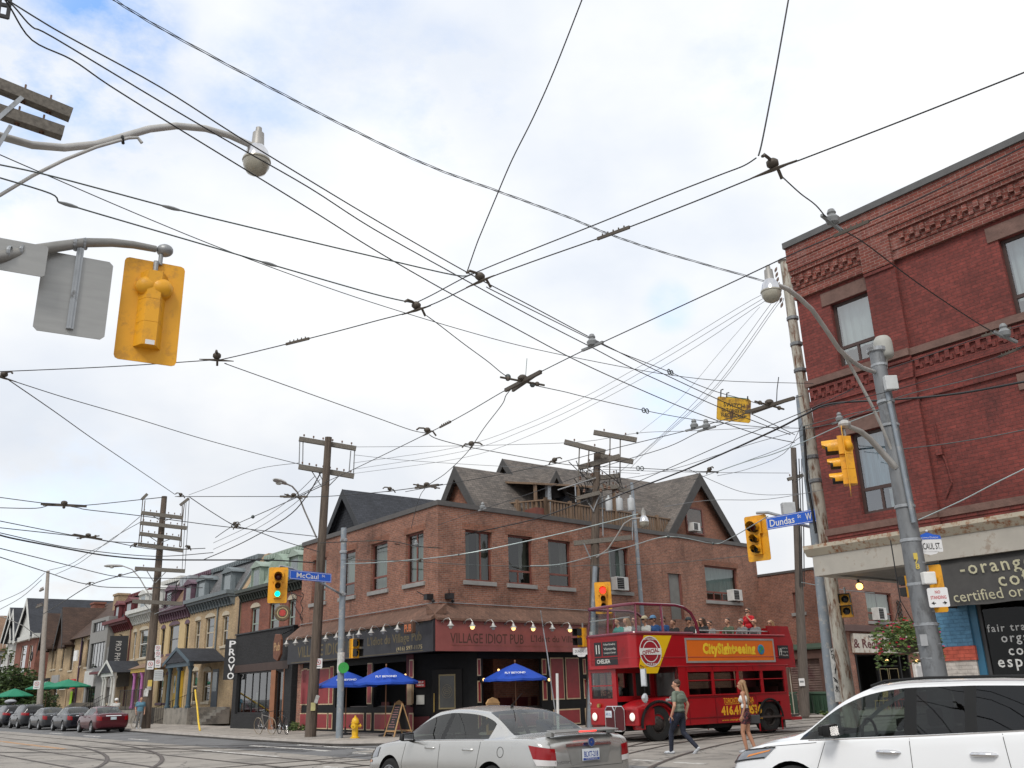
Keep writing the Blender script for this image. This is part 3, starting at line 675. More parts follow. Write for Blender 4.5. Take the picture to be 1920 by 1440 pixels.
sh=MB(FG.M)
for i in range(22):sh.prism([(1.35,.12,.1+i*.12),(1.35,.09,.13+i*.12),(1.35,.12,.22+i*.12)],(1.95,0,0))
sh.quad((1.35,.13,.1),(3.3,.13,.1),(3.3,.13,2.75),(1.35,.13,2.75));sh.obj('roller_shutter',mat('shutter_brown',(.16,.11,.095),.6,var=.3,dirt=(.1,.05,.05),dsc=1,damt=.3),nb)
sr=MB(FG.M);sr.box(1.0,1.35,-.12,.1,0,2.9);sr.box(3.3,3.62,-.12,.1,0,2.9);sr.box(1.0,3.62,-.13,.1,2.75,3.15);sr.obj('door_surround',mat('brown_render',(.13,.075,.06),.8),nb)
ga=MB(FG.M);ga.prism([(1.0,0,3.5),(1.0,-.3,3.28),(1.0,-.3,3.2),(1.0,0,3.2)],(2.9,0,0));ga.obj('green_awning',mat('green_felt',(.055,.085,.06),.8),nb)
win(nb,FG,(2.1,2.7,5.1,6.15),.1,mid=.5);
win(nb,FR,(5.25,8.3,4.72,6.35),.1,mid=.28,split=[.3,.6],cur=[(.02,.55,.0,1,mat('white_curtain',(.62,.64,.58),.9,var=.2,vs=5,stretch=(5,5,.3))),(.6,.98,.25,1,mat('white_curtain'))])
acunit(FR,5.95,4.78,.95,'white window air conditioner over the white lettered bar sign')
bm_=MB(FR.M);bm_.box(1.2,13,-.25,0,4.12,4.45);bm_.obj('brown_beam',mat('brown_paint',(.105,.058,.05),.7),nb)
sb=MB(FR.M);sb.box(2.9,10.4,-.2,-.02,3.02,4.0);sbo=sb.obj('sign_board',mat('aged_white_sign',(.52,.49,.43),.7,var=.2,dirt=(.3,.2,.15),dsc=2,damt=.3),nb)
lab(FR,5.6,3.42,5.6,.62,'& Redemption',mat('oxblood_letter',(.09,.012,.012),.6),sbo,-.206,.02)
lab(FR,6.0,3.86,3.0,.12,'BAR . KITCHEN',mat('letter_black',(.02,.02,.02)),sbo,-.206,.02)
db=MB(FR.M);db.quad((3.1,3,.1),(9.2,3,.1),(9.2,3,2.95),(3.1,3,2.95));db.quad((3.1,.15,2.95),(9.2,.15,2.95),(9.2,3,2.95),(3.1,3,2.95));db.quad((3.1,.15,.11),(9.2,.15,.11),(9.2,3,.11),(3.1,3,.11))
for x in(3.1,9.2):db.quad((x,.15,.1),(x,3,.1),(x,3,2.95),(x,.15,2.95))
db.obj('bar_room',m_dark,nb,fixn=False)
dp=MB(FR.M)
for x in(3.1,5.4,8.0,9.05):dp.box(x,x+.14,-.03,.12,.1,2.95)
dp.box(5.54,8.0,.05,.1,2.3,2.36);dp.obj('bar_front',m_blackwood,nb)
dg=MB(FR.M);
for a,b in((5.7,6.6),(6.75,7.8)):
 for c in((a,b,.9,.93),(a,b,2.17,2.2),(a,a+.03,.93,2.17),(b-.03,b,.93,2.17)):dg.box(c[0],c[1],.03,.05,c[2],c[3])
dg.obj('gilt_frame',mat('gilt_edge'),nb)
pb=MB(FR.M);pb.box(9.5,10.6,-.16,-.02,.9,2.5,0);pb.box(9.7,10.4,-.17,-.155,1.1,2.3,1);pb.obj('menu_case',[m_white,mat('menu_grey',(.5,.5,.5))],nb)
lm=MB(FR.M)
for x in(6.0,9.6):lm.cut();lm.ball((x,-.3,2.6),.09)
lm.obj('bar_lamp',m_lampon,nb)
tg=MB(FR.M)
for k in range(3):
 p=[(9.0+.25*sin(i*.9+k*2),-.06,4.9+.12*i)for i in range(10)];tg.tube(p,.035,4)
tg.obj('wall_vine',mat('dead_vine',(.03,.025,.02)),nb)
for k,(c,t)in enumerate((('chair_yellow','yellow'),('chair_red','red'),('chair_red','red'))):
 m_=mat(c,(.55,.36,.03)if k==0 else(.42,.035,.03),.4);x=3.4+k*1.25;y=-.95
 ch=thing('patio_chair',('yellow metal patio chair outside the dark bar front','red metal patio chair beside the yellow one at the bar front','red metal patio chair farthest right at the bar front')[k],'chair',tuple(FR.at(x,y,.13)),'patio chairs at the bar')
 b=MB(FR.M);b.box(x-.25,x+.25,y-.25,y+.25,.57,.61);b.obj('seat',m_,ch,bevel=.015)
 b=MB(FR.M);b.prism([(x-.26,y-.25,.75),(x+.26,y-.25,.75),(x+.26,y-.3,1.05),(x+.18,y-.32,1.18),(x-.18,y-.32,1.18),(x-.26,y-.3,1.05)],(0,-.03,0));b.obj('backrest',m_,ch)
 for i,j in((-1,-1),(1,-1),(-1,1),(1,1)):
  b=MB(FR.M);b.tube([(x+i*.25,y+j*.25,.13),(x+i*.21,y+j*.21,.57)]+([(x+i*.24,y-.3,1.05)]if j<0 else[]),.018,6);b.obj('leg',m_,ch)
  # ---------------------------------------------------------------- corner building on the right
cb=thing('red_brick_corner_building','tall dark red brick corner building with stone belts above a coffee shop','building',tuple(FD.at(17.5,0,0)))
FX=FD.sub(17.5)
m_rb=brickmat('painted_red_brick',(.185,.039,.031),(.13,.030,.025),(.12,.036,.031),.23,.08,.008,stain=(.055,.018,.017),st=.8,var=.3,bump=.9)
m_rb2=brickmat('cornice_brick',(.20,.05,.034),(.14,.036,.028),(.30,.19,.16),.23,.08,.008,stain=(.30,.19,.17),st=.6,bump=.8)
m_brown=mat('brownstone',(.15,.088,.072),.85,var=.3,vs=4,bump=.5,bs=20)
m_dframe=mat('dark_brown_frame',(.055,.03,.025),.5)
m_bwin=glassmat('sky_window',(.62,.68,.68),5.5)
HW=30
W1=[(.95,2.03,9.1,10.83),(.95,2.03,5.36,7.35)];W2=[(5.25,6.9,8.85,10.83),(5.25,6.9,5.36,7.35)]
W3=[(8.6,10.2,8.85,10.83),(8.6,10.2,5.36,7.35)]
wl=MB(FX.M);wl.wall(0,HW,4.7,12.7,W1+W2+W3,0,.2)
wl.quad((0,0,4.7),(0,18,4.7),(0,18,12.7),(0,0,12.7));wl.quad((HW,0,0),(HW,18,0),(HW,18,12.7),(HW,0,12.7));wl.quad((0,18,0),(HW,18,0),(HW,18,12.7),(0,18,12.7))
wl.obj('wall',m_rb,cb,fixn=False)
rf=MB(FX.M);rf.quad((0,0,12.5),(HW,0,12.5),(HW,18,12.5),(0,18,12.5));rf.obj('roof',mat('tar_roof'),cb)
pl=MB(FX.M)
pl.box(2.06,2.86,-.1,0,4.7,11.12);pl.box(2.06,2.86,-.14,0,11.12,11.2)
pl.cut();pl.box(13.0,13.8,-.1,0,4.7,11.12)
pl.obj('pilaster',m_rb,cb)
co=MB(FX.M)
co.box(-.02,HW,-.18,0,12.1,12.78);co.box(-.04,HW,-.2,0,12.36,12.42);co.box(-.01,HW,-.14,0,11.98,12.1);co.box(-.01,2.06,-.08,0,11.55,11.98);co.box(2.06,2.86,-.155,0,11.22,11.98);co.box(2.86,HW,-.08,0,11.55,11.98)
co.box(-.01,2.06,-.11,0,11.28,11.36);co.box(2.86,HW,-.11,0,11.28,11.36);co.box(-.01,2.06,-.05,0,11.36,11.55);co.box(2.86,HW,-.05,0,11.36,11.55)
x=.02
while x<14:
 if not 1.95<x<2.9:co.box(x,x+.11,-.17,-.081,11.74,11.9);co.box(x+.115,x+.225,-.135,-.081,11.62,11.74)
 x+=.26
x=0
while x<14:co.box(x+.01,x+.07,-.145,-.141,11.99,12.09);x+=.085
co.obj('cornice',m_rb2,cb)
cp=MB(FX.M);cp.box(-.06,HW+.05,-.24,.3,12.78,12.95);cp.obj('parapet_cap',mat('cap_grey',(.10,.10,.10),.6),cb)
bl=MB(FX.M)
for x0,x1,y in((-.06,2.06,-.09),(2.06,2.86,-.17),(2.86,HW,-.09)):bl.box(x0,x1,y,0,8.82,8.99);bl.box(x0,x1,y-.01,0,4.98,5.14)
bl.obj('stone_belt',m_brown,cb)
st=MB(FX.M)
for x0,x1,y in((-.02,2.06,-.05),(2.06,2.86,-.14),(2.86,HW,-.05)):
 for z0,z1 in((8.7,8.76),(8.28,8.36),(7.75,7.83),(4.82,4.9)):st.box(x0,x1,y,0,z0,z1)
 st.box(x0,x1,y+.02,0,8.36,8.44);st.box(x0,x1,y-.02,0,4.9,4.98)
x=.03
while x<12:
 if not 2.0<x<2.86:st.box(x,x+.1,-.05,0,8.52,8.7);st.box(x+.1,x+.17,-.045,0,8.46,8.58)
 x+=.24
st.obj('string_course',m_rb,cb)
lt=MB(FX.M)
for r in W1+W2+W3:lt.cut();lt.box(r[0]-.22,min(r[1]+.2,2.055)if r[0]<2 else r[1]+.2,-.03,.05,r[3]+.003,r[3]+.36)
lt.obj('stone_lintel',m_brown,cb)
BL=mat('blind_with_sky_reflection',(.60,.64,.64),.8,var=.06)  # flat pale blind, its tone also standing in for sky reflected in the glass
for k,r in enumerate(W1+W2+W3):
 up=r[2]>8
 win(cb,FX,r,.12,mid=.3,split=.48,fm=m_dframe,pane=m_bwin,fw=.07,sillm=m_brown,sillh=.1,sill=(k%2==0 and False),
 cur=[(.03,.97,.28 if k in(0,2)else.0,1,BL if k in(0,2,4)else mat('pale_blue_drape'))]if k!=1 else[(.03,.97,.3,1,mat('blue_grey_drape',(.28,.38,.46),.9,var=.3,vs=5,stretch=(5,5,.3))),(.55,.97,0,.28,BL)])
 # fascia beam, soffit, set-back shopfront
m_beam=mat('cream_beam',(.40,.375,.33),.75,var=.12,vs=2,dirt=(.30,.25,.2),dsc=2,damt=.2);m_rusted=mat('rust_cream',(.46,.41,.32),.7,var=.15,dirt=(.25,.09,.03),dsc=6,damt=.55)
be=MB(FX.M);be.box(-.28,HW,-.42,.02,4.02,4.5);be.cut();be.box(-.28,.0,.02,9,4.02,4.5);be.obj('fascia_beam',m_beam,cb)
be=MB(FX.M);be.prism([(-.42,-.56,4.66),(-.42,-.56,4.75),(-.42,.05,4.78),(-.42,.05,4.5),(-.42,-.44,4.5)],(HW+.4,0,0));be.cut();be.box(-.42,0,.05,9,4.5,4.75);be.obj('gutter',m_rusted,cb)
so=MB(FX.M);so.quad((-.2,-.35,4.06),(HW,-.35,4.06),(HW,7,4.06),(-.2,7,4.06));so.obj('soffit',mat('soffit_grey',(.22,.21,.19),.8),cb)
m_bb=brickmat('blue_painted_brick',(.095,.225,.345),(.08,.195,.31),(.075,.18,.28),.23,.08,.008,stain=(.05,.1,.15),st=.55,bump=.9,var=.12)
m_bo=brickmat('coral_painted_brick',(.46,.095,.06),(.42,.08,.05),(.36,.07,.045),.23,.08,.008,st=.3,bump=.9)
m_bw=brickmat('white_painted_brick',(.50,.46,.42),(.46,.42,.38),(.4,.36,.33),.23,.08,.008,stain=(.3,.25,.2),st=.4,bump=.8)
XL,XR_=1.95,2.98;YB=.12
for nm,z0,z1,m_ in(('blue_pier',2.24,4.05,m_bb),('coral_band',1.95,2.238,m_bo),('white_base',.1,1.948,m_bw)):
 p=MB(FX.M);o_=.03 if nm=='coral_band' else 0;p.box(XL-o_,XR_+o_,YB-o_,6.5,z0,z1);p.obj(nm,m_,cb)
 p=MB(FX.M);p.box(-.1,XL-.05-o_,4.6-o_,6.5,z0,z1);p.obj(nm,m_,cb)
jf=MB(FX.M);jf.box(XR_+.002,XR_+.16,YB+.05,YB+.3,.1,3.2);jf.cut();jf.box(10,10.6,YB,YB+.3,.1,4.05);jf.obj('blue_post',mat('blue_paint',(.03,.13,.22),.4),cb)
sg=MB(FX.M);sg.quad((XR_+.16,YB+.14,.75),(10,YB+.14,.75),(10,YB+.14,3.3),(XR_+.16,YB+.14,3.3));go_=sg.obj('shop_glass',glassmat('shop_glass',(.35,.36,.36),.55),cb,fixn=False)
sfm=MB(FX.M);sfm.box(XR_+.16,10,YB+.1,YB+.2,.1,.75);sfm.box(XR_+.16,10,YB+.1,YB+.2,3.3,4.05);sfm.box(XR_+.16,XR_+.24,YB+.1,YB+.2,.75,3.3);sfm.box(6,6.12,YB+.1,YB+.2,.75,3.3);sfm.obj('shop_frame',mat('shop_frame_dark',(.05,.05,.052),.5),cb)
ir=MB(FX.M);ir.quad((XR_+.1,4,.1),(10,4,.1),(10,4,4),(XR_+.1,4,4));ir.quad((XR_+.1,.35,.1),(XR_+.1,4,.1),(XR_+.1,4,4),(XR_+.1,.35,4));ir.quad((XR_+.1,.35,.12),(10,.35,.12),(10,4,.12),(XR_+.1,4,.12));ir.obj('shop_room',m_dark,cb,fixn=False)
m_vin=mat('window_vinyl',(.68,.68,.66),.5)
for s_,z,w_,x in(('fair trade',2.57,1.05,3.27),('organic',2.33,.95,3.52),('coffee',2.11,.85,3.62),('espresso',1.82,1.4,3.36),('bar',1.56,.55,3.95)):
 text(s_,w_,None,FX.M@T(x,YB+.132,z),m_vin,go_,align='L',bold=.012,sp=1.25)
 # dark fabric awning sign
aw=MB(FX.M)
n=14;vs=[]
for i in range(n+1):
 x=2.78+7*i/n
 for j,(y,z)in enumerate(((-.3,4.02),(-.42,3.65),(-.5,3.3),(-.56,3.02))):vs.append((x,y-.02*sin(i*1.7+j),z+.012*sin(i*2.3)))
aw.add(vs,[(i*4+j,i*4+j+1,i*4+j+5,i*4+j+4)for i in range(n)for j in range(3)])
aw.poly([(2.78,-.3,4.02),(2.78,-.56,3.02),(2.78,YB,3.02),(2.78,YB,4.02)])
awo=aw.obj('awning',mat('charcoal_canvas',(.052,.05,.048),.85,var=.3,vs=2.5,bump=.2,bs=8),cb,smooth=40,fixn=False)
tl=Matrix.Rotation(rad(14),4,'X')
m_al=mat('awning_letter',(.58,.55,.38),.6)
text('-orange alert',2.6,None,FX.M@T(3.28,-.47,3.74)@tl,m_al,awo,align='L',bold=.01,sp=1.25)
text('coffee',1.2,None,FX.M@T(4.05,-.545,3.47)@tl,m_al,awo,align='L',bold=.01,sp=1.25)
text('certified organic',2.05,None,FX.M@T(3.1,-.60,3.17)@tl,m_al,awo,align='L')
# poster of a pink peony inside the glass
pf=MB(FX.M)
rnd=random.Random(3)
for i in range(26):
 a=rnd.uniform(0,6.28);r=rnd.uniform(0,.42);pf.lathe([(.01,0),(.13,.02),(.16,.05)],(3.95+r*1.3*cos(a),.42,1.2+r*.75*sin(a)),8,(.4*cos(a),-1,.4*sin(a)))
pf.obj('flower_poster',mat('peony_pink',(.42,.13,.19),.7,var=.5,vs=6),cb,fixn=False)
# lit lamp under the soffit, conduit on the wall
lp=MB(FX.M);xx,zz=FX.px(1617,1098,1.3);lp.tube([(xx-.1,1.3,4.06),(xx-.1,1.3,zz+.12),(xx,1.2,zz+.05)],.03,6);lp.lathe([(.03,0),(.07,.05),(.10,.16)],(xx,1.2,zz+.06),10,(.3,-.6,-.5));lo=lp.obj('soffit_lamp',m_black,cb)
lp=MB(FX.M);lp.ball((xx+.04,1.1,zz-.03),.085);lp.obj('bulb',emit('amber_lamp',(1,.5,.12),4),lo)
cdt=MB(FX.M);cdt.tube([(3.1,-.04,7.1),(3.1,-.04,6.5),(3.2,-.05,6.2),(3.25,-.05,5.7),(3.05,-.04,5.4)],.02,5);cdt.box(3.04,3.18,-.1,0,6.35,6.55);cdt.obj('conduit',m_rb,cb)
# flower basket
fb=thing('hanging_basket','hanging basket of pink and red flowers beside the grey corner pole','flower basket',tuple(D(1700,1200,19.5)))
c=fb.location
ba=MB();ba.lathe([(.02,-.25),(.2,-.22),(.32,0),(.34,.02)],c,12);ba.obj('basket',mat('basket_moss',(.06,.05,.03),.9),fb)
hk=MB();hk.tube([c+V((0,0,.75)),c+V((-.3,0,.02))],.008,4);hk.tube([c+V((0,0,.75)),c+V((.3,0,.02))],.008,4);hk.tube([c+V((0,0,.75)),c+V((0,0,1.9))],.012,4);hk.obj('hanger',m_black,fb)
lf=MB();fl=MB();rnd=random.Random(5)
def leaf(mb,p,s,rnd,mi=0):
 d=V((rnd.gauss(0,1),rnd.gauss(0,1),rnd.gauss(0,1))).normalized();u,w_=frame_vecs(d)
 mb.add([p-u*s,p+w_*s*.45,p+u*s,p-w_*s*.45],[(0,1,2,3)],mi)
for i in range(1500):
 a=rnd.uniform(0,6.28);r=.62*math.sqrt(rnd.random());z=.22-.75*(r/.62)**2*rnd.random()+rnd.gauss(0,.08)
 leaf(lf,c+V((r*cos(a),r*sin(a),z)),rnd.uniform(.03,.06),rnd,rnd.randrange(2))
lf.obj('foliage',[mat('basket_leaf',(.07,.12,.03),.7),mat('basket_leaf_light',(.14,.20,.05),.7)],fb,fixn=False)
for i in range(120):
 a=rnd.uniform(0,6.28);r=.62*rnd.random()**.4;p=c+V((r*cos(a),r*sin(a),.28-.75*(r/.66)**2*rnd.random()+rnd.gauss(0,.08)))
 for k in range(3):leaf(fl,p+V((rnd.gauss(0,.012),rnd.gauss(0,.012),rnd.gauss(0,.012))),.032,rnd,i%2)
fl.obj('flower',[mat('flower_pink',(.62,.04,.14),.6),mat('flower_red',(.6,.03,.03),.6)],fb,fixn=False)
# ---------------------------------------------------------------- row houses along the main street (4 m behind the shopfronts)
FH=FD.sub(0,4.0)
m_ybrick=brickmat('yellow_brick',(.44,.315,.175),(.36,.25,.14),(.36,.30,.22),stain=(.12,.085,.05),st=.4)
m_ybrick2=brickmat('buff_brick',(.38,.265,.15),(.31,.21,.12),(.33,.27,.2),stain=(.1,.07,.045),st=.5)
m_rbrick=brickmat('row_red_brick',(.24,.075,.045),(.18,.055,.038),(.2,.13,.1),st=.4)
m_cstone=mat('pale_stone',(.48,.42,.32),.8,var=.15)
m_conc=mat('rough_concrete',(.24,.22,.19),.9,var=.25,vs=2,dirt=(.14,.13,.115),dsc=1.5,damt=.4)
m_iron=mat('iron_rail',(.018,.018,.02),.5)
m_trimblue=mat('slate_blue_trim',(.14,.165,.175),.6);m_trimpurp=mat('plum_trim',(.11,.06,.085),.6);m_trimred=mat('maroon_trim',(.12,.02,.023),.6)
m_trimwhite=mat('white_trim',(.55,.55,.52),.6);m_trimgreen=mat('pale_green_trim',(.27,.33,.28),.6)
m_palegr=mat('mansard_green',(.25,.32,.26),.75,var=.25,vs=5);m_mgrey=brickmat('mansard_slate',(.16,.16,.165),(.11,.11,.115),(.06,.06,.06),.25,.16,.01,st=.3)
m_mpurp=brickmat('mansard_tan',(.25,.155,.1),(.2,.125,.085),(.1,.07,.05),.25,.16,.01,st=.3)
m_dpane=glassmat('house_glass',(.35,.38,.37),1.7)
def hwin(par,fr,r,fm,arch=True,cur=None,sillm=None):
 w_=win(par,fr,r,.12,fm=fm,mid=.5,cur=cur,pane=m_dpane,fw=.07,sillm=sillm or m_cstone)
 if arch:
  a=MB(fr.M);x0,x1=r[0]-.12,r[1]+.12;n=7;P=[]
  for i in range(n+1):t=pi*i/n;P.append(((x0+x1)/2-(x1-x0)/2*cos(t),r[3]+.3*sin(t)+.02))
  a.prism([(x,-.05,z)for x,z in P],(0,.06,0));a.obj('window_head',sillm or m_cstone,w_)
 return w_
def bracket_cornice(par,fr,x0,x1,z,m,dep=.55,y=0.0,step=.55,h=.5):
 c=MB(fr.M);c.box(x0-.1,x1+.1,y-dep,y+.1,z+h*.6,z+h);c.box(x0-.05,x1+.05,y-dep*.7,y+.1,z+h*.35,z+h*.6);c.box(x0,x1,y-.12,y+.1,z-h*.4,z+h*.35)
 n=max(2,int((x1-x0)/step))
 for i in range(n+1):
  x=x0+.08+(x1-x0-.16)*i/n;c.prism([(x-.06,y,z-h*.55),(x-.06,y-.14,z-h*.45),(x-.06,y-dep*.6,z+h*.34),(x-.06,y,z+h*.34)],(.12,0,0))
 return c.obj('cornice',m,par)
def mansard(par,fr,x0,x1,zc,zt,roofm,trimm,dorms,y=0.0,back=9,run=1.5,zb=None):
 r=MB(fr.M)
 P=[(x0,y,zc),(x0,y+run*.55,zc+(zt-zc)*.62),(x0,y+run,zt),(x0,back,zt),(x0,back,zc)]
 r.prism(P,(x1-x0,0,0));ro=r.obj('mansard_roof',roofm,par)
 t=MB(fr.M);t.box(x0-.08,x1+.08,y+run-.25,y+run+.25,zt-.05,zt+.28);
 n=int((x1-x0)/.45)
 for i in range(n):t.box(x0+i*.45,x0+i*.45+.14,y+run-.3,y+run-.24,zt+.02,zt+.2)
 t.obj('roof_crest',trimm,ro)
 for s in(x0,x1-.16):
  e=MB(fr.M);e.prism([(s,y-.05,zc+.05),(s,y+run-.1,zt+.1),(s,y+run+.2,zt+.1),(s,y+.25,zc+.05)],(.16,0,0));e.obj('roof_edge',trimm,ro)
 for xd,wd in dorms:
  d=MB(fr.M);zt2=zc+(zt-zc)*.66;d.box(xd-wd/2,xd+wd/2,y+.1,y+1.4,zc+.1,zt2,0)
  d.prism([(xd-wd/2-.18,y-.08,zt2),(xd+wd/2+.18,y-.08,zt2),(xd+wd/2+.05,y-.08,zt2+.14),(xd,y-.08,zt2+.42),(xd-wd/2-.05,y-.08,zt2+.14)],(0,1.5,0),0)
  d.prism([(xd-wd/2-.2,y-.02,zc+.1),(xd-wd/2,y-.02,zc+.1),(xd-wd/2,y-.02,zt2)],(0,.3,0),0);d.prism([(xd+wd/2+.2,y-.02,zc+.1),(xd+wd/2,y-.02,zc+.1),(xd+wd/2,y-.02,zt2)],(0,.3,0),0)
  do=d.obj('dormer',trimm,par)
  p=MB(fr.M);p.box(xd-wd*.33,xd+wd*.33,y+.06,y+.09,zc+.3,zt2-.18);p.obj('dormer_window',mat('dormer_glass',(.16,.19,.2),.12),do)
 return ro
def iron_rail(par,fr,pts,h=.95,step=.16,name='railing'):
 b=MB(fr.M)
 for a,c in zip(pts,pts[1:]):
  a=V(a);c=V(c);n=max(1,int((c-a).length/step))
  for i in range(n+1):p=a+(c-a)*i/n;b.tube([p,p+V((0,0,h))],.012 if i%8 else.028,4)
  for zz in(.12,h-.04):b.bar(a+V((0,0,zz)),c+V((0,0,zz)),.03,.03)
 return b.obj(name,m_iron,par)
def column(par,fr,x,y,z0,z1,m,r=.13):
 b=MB(fr.M);b.lathe([(r*1.5,0),(r*1.5,.12),(r*1.1,.16),(r,.3),(r*.86,z1-z0-.3),(r*1.1,z1-z0-.22),(r*1.5,z1-z0-.1),(r*1.5,z1-z0)],(x,y,z0),10);return b.obj('column',m,par,smooth=40)
def porch(par,fr,x0,x1,zt,y,colm,roofm,trimm,zf=1.15,gablet=True,cols=None):
 zg=zt-.95;xm=(x0+x1)/2
 b=MB(fr.M);b.box(x0,x1,y,.0,.13,zf);b.obj('porch_base',m_conc,par)
 r=MB(fr.M)
 if gablet:r.prism([(x0-.25,y-.25,zg),(xm,y-.25,zt),(x1+.25,y-.25,zg)],(0,-y+.2,0))
 else:r.prism([(x0-.25,y-.3,zg),(x0-.25,0,zt),(x0-.25,0,zg)],(x1-x0+.5,0,0))
 ro=r.obj('porch_roof',roofm,par)
 t=MB(fr.M)
 if gablet:
  for s in(-1,1):t.prism([(xm,y-.3,zt+.08),(xm+s*((x1-x0)/2+.35),y-.3,zg+.02),(xm+s*((x1-x0)/2+.35),y-.3,zg-.2),(xm,y-.3,zt-.16)],(0,.049,0))
 t.box(x0-.12,x1+.12,y-.12,y+.12,zg-.28,zg-.002);t.obj('porch_beam',trimm,ro)
 for x in(cols or(x0+.15,x1-.15)):column(par,fr,x,y+.1,zf,zg-.28,colm)
def door(par,fr,x0,x1,z0,z1,m,y=.02):
 b=MB(fr.M);b.box(x0,x1,y-.06,y,z0,z1);b.box(x0+.15,x1-.15,y-.08,y-.06,z0+1.0,z1-.2,1);return b.obj('door',[m,mat('dormer_glass')],par)
def shell(par,fr,x0,x1,z1,wallm,holes,dep=10,y=0.0,z0=0.0):
 b=MB(fr.M);b.wall(x0,x1,z0,z1,holes,y,.15)
 b.quad((x0,y,z0),(x0,dep,z0),(x0,dep,z1),(x0,y,z1));b.quad((x1,y,z0),(x1,dep,z0),(x1,dep,z1),(x1,y,z1));b.quad((x0,y,z1-.01),(x1,y,z1-.01),(x1,dep,z1-.01),(x0,dep,z1-.01))
 return b.obj('wall',wallm,par,fixn=False)
def steps(par,fr,x0,x1,y0,n,m,rise=.17,tread=.3):
 b=MB(fr.M)
 for i in range(n):b.box(x0,x1,y0-(n-i)*tread,y0,.13+i*rise,.13+(i+1)*rise-.001)
 return b.obj('steps',m,par)
H=lambda n_,l_,x:thing(n_,l_,'house',tuple(FH.at(x,0,0)))
# blue grey trimmed house
h=H('row_house','yellow brick row house with slate blue mansard trim and a dark gabled porch',-34)
ws=[(-38.7,-37.7,5.15,7.15),(-36.6,-34.9,5.1,7.2),(-33.3,-32.2,5.1,7.1),(-38.7,-37.4,1.5,3.6),(-36.2,-34.8,1.5,3.5)]
shell(h,FH,-39.9,-30.1,8.2,m_ybrick,ws)
for i,r in enumerate(ws):hwin(h,FH,r,m_cstone,cur=[(.05,.95,.5,1,m_curtain)]if i%2 else None)
bracket_cornice(h,FH,-39.7,-31.3,8.05,m_trimblue,.7,h=.65);mansard(h,FH,-39.7,-30.9,8.4,10.9,m_mgrey,m_trimblue,((-38.2,1.7),(-33.1,1.7)))
sw=MB(FH.M);sw.prism([(-30.9,-.02,0),(-30.9,-.02,8.2),(-30.9,1.7,11.15),(-30.9,10,11.15),(-30.9,10,0)],(.8,0,0));sw.obj('party_wall',m_ybrick2,h)
dpipe=MB(FH.M);dpipe.tube([(-34.2,-.08,8),(-34.2,-.08,4.6)],.06,6);dpipe.obj('downpipe',m_trimblue,h)
porch(h,FH,-36.7,-32.0,5.0,-2.4,mat('porch_blue',(.05,.085,.11),.5),m_slate,mat('porch_blue'),cols=(-36.4,-34.5,-32.3));door(h,FH,-34.4,-33.3,1.15,3.6,mat('door_navy',(.03,.05,.07),.4))
steps(h,FH,-32.0,-30.4,-.2,6,m_conc);iron_rail(h,FH,[(-38.9,-2.9,.13),(-37.2,-2.9,.13),(-37.2,-.3,1.1)],1.1)
# plum trimmed house
h=H('row_house','pale yellow row house with plum cornice, pink porch columns and tan mansard',-43)
ws=[(-46.5,-45.6,5.1,7.1),(-44.6,-42.3,5.1,7.2),(-40.9,-40.1,5.1,7.1),(-46.2,-44.9,1.5,3.5),(-44.3,-43,1.5,3.5)]
m_py=mat('painted_yellow_brick',(.50,.38,.20),.8,var=.1,bump=.3)
shell(h,FH,-46.9,-39.9,8.2,m_py,ws)
for r in ws:hwin(h,FH,r,mat('dark_sash',(.03,.03,.035),.4),sillm=m_trimpurp)
bracket_cornice(h,FH,-46.8,-40,7.9,m_trimpurp,.6,h=.7);mansard(h,FH,-46.8,-40,8.4,10.9,m_mpurp,m_trimpurp,((-45.6,1.5),(-41.1,1.5)))
for k in range(3):
 a=MB(FH.M);a.box(-44+k*.75,-43.4+k*.75,.3,1.0,10.2+k*.05,10.9);a.obj('roof_unit',m_galv,h)
porch(h,FH,-45.6,-40.2,4.95,-2.2,mat('orchid_column',(.45,.16,.40),.5),m_mpurp,mat('mustard_beam',(.55,.36,.04),.5),gablet=False,cols=(-45.2,-43.3));door(h,FH,-42.4,-41.3,1.15,3.6,mat('mustard_beam'))
pq=MB(FH.M);pq.box(-41.2,-40.3,-.3,-.02,1.15,3.7);pq.obj('porch_screen',mat('mustard_beam'),h)
iron_rail(h,FH,[(-46.9,-2.6,1.0),(-40,-2.6,1.0)],1.5,.22);b=MB(FH.M);b.box(-46.9,-39.9,-2.7,-2.4,.1,1.05);b.obj('garden_wall',m_conc,h)
# white trimmed house
h=H('row_house','buff row house with white cornice, white portico columns and grey mansard',-50)
ws=[(-54.0,-53.2,5.1,7.3),(-52.3,-50.0,5.1,7.35),(-48.7,-47.6,5.1,7.2),(-51.8,-50.6,1.6,3.6)]
shell(h,FH,-54.4,-46.9,8.6,m_ybrick,ws)
for r in ws:hwin(h,FH,r,m_trimwhite,cur=[(.05,.95,.0,1,mat('pale_blue_drape'))])
bracket_cornice(h,FH,-54.3,-47,8.3,m_trimwhite,.8,h=.8);mansard(h,FH,-54.3,-47,8.9,11.2,m_mgrey,m_trimwhite,((-52.6,1.8),(-48.9,1.8)))
porch(h,FH,-54.0,-50.4,4.9,-2.2,m_trimwhite,m_slate,m_trimwhite,1.3);door(h,FH,-53,-52,1.3,3.7,mat('door_plum',(.04,.02,.06),.4))
column(h,FH,-51.3,-2.1,1.3,3.67,m_trimwhite);column(h,FH,-53.1,-2.1,1.3,3.67,m_trimwhite)
steps(h,FH,-53.2,-51.2,-2.2,6,m_conc);iron_rail(h,FH,[(-53.3,-4.2,.2),(-53.3,-2.2,1.3)]);iron_rail(h,FH,[(-51.1,-4.2,.2),(-51.1,-2.2,1.3)])
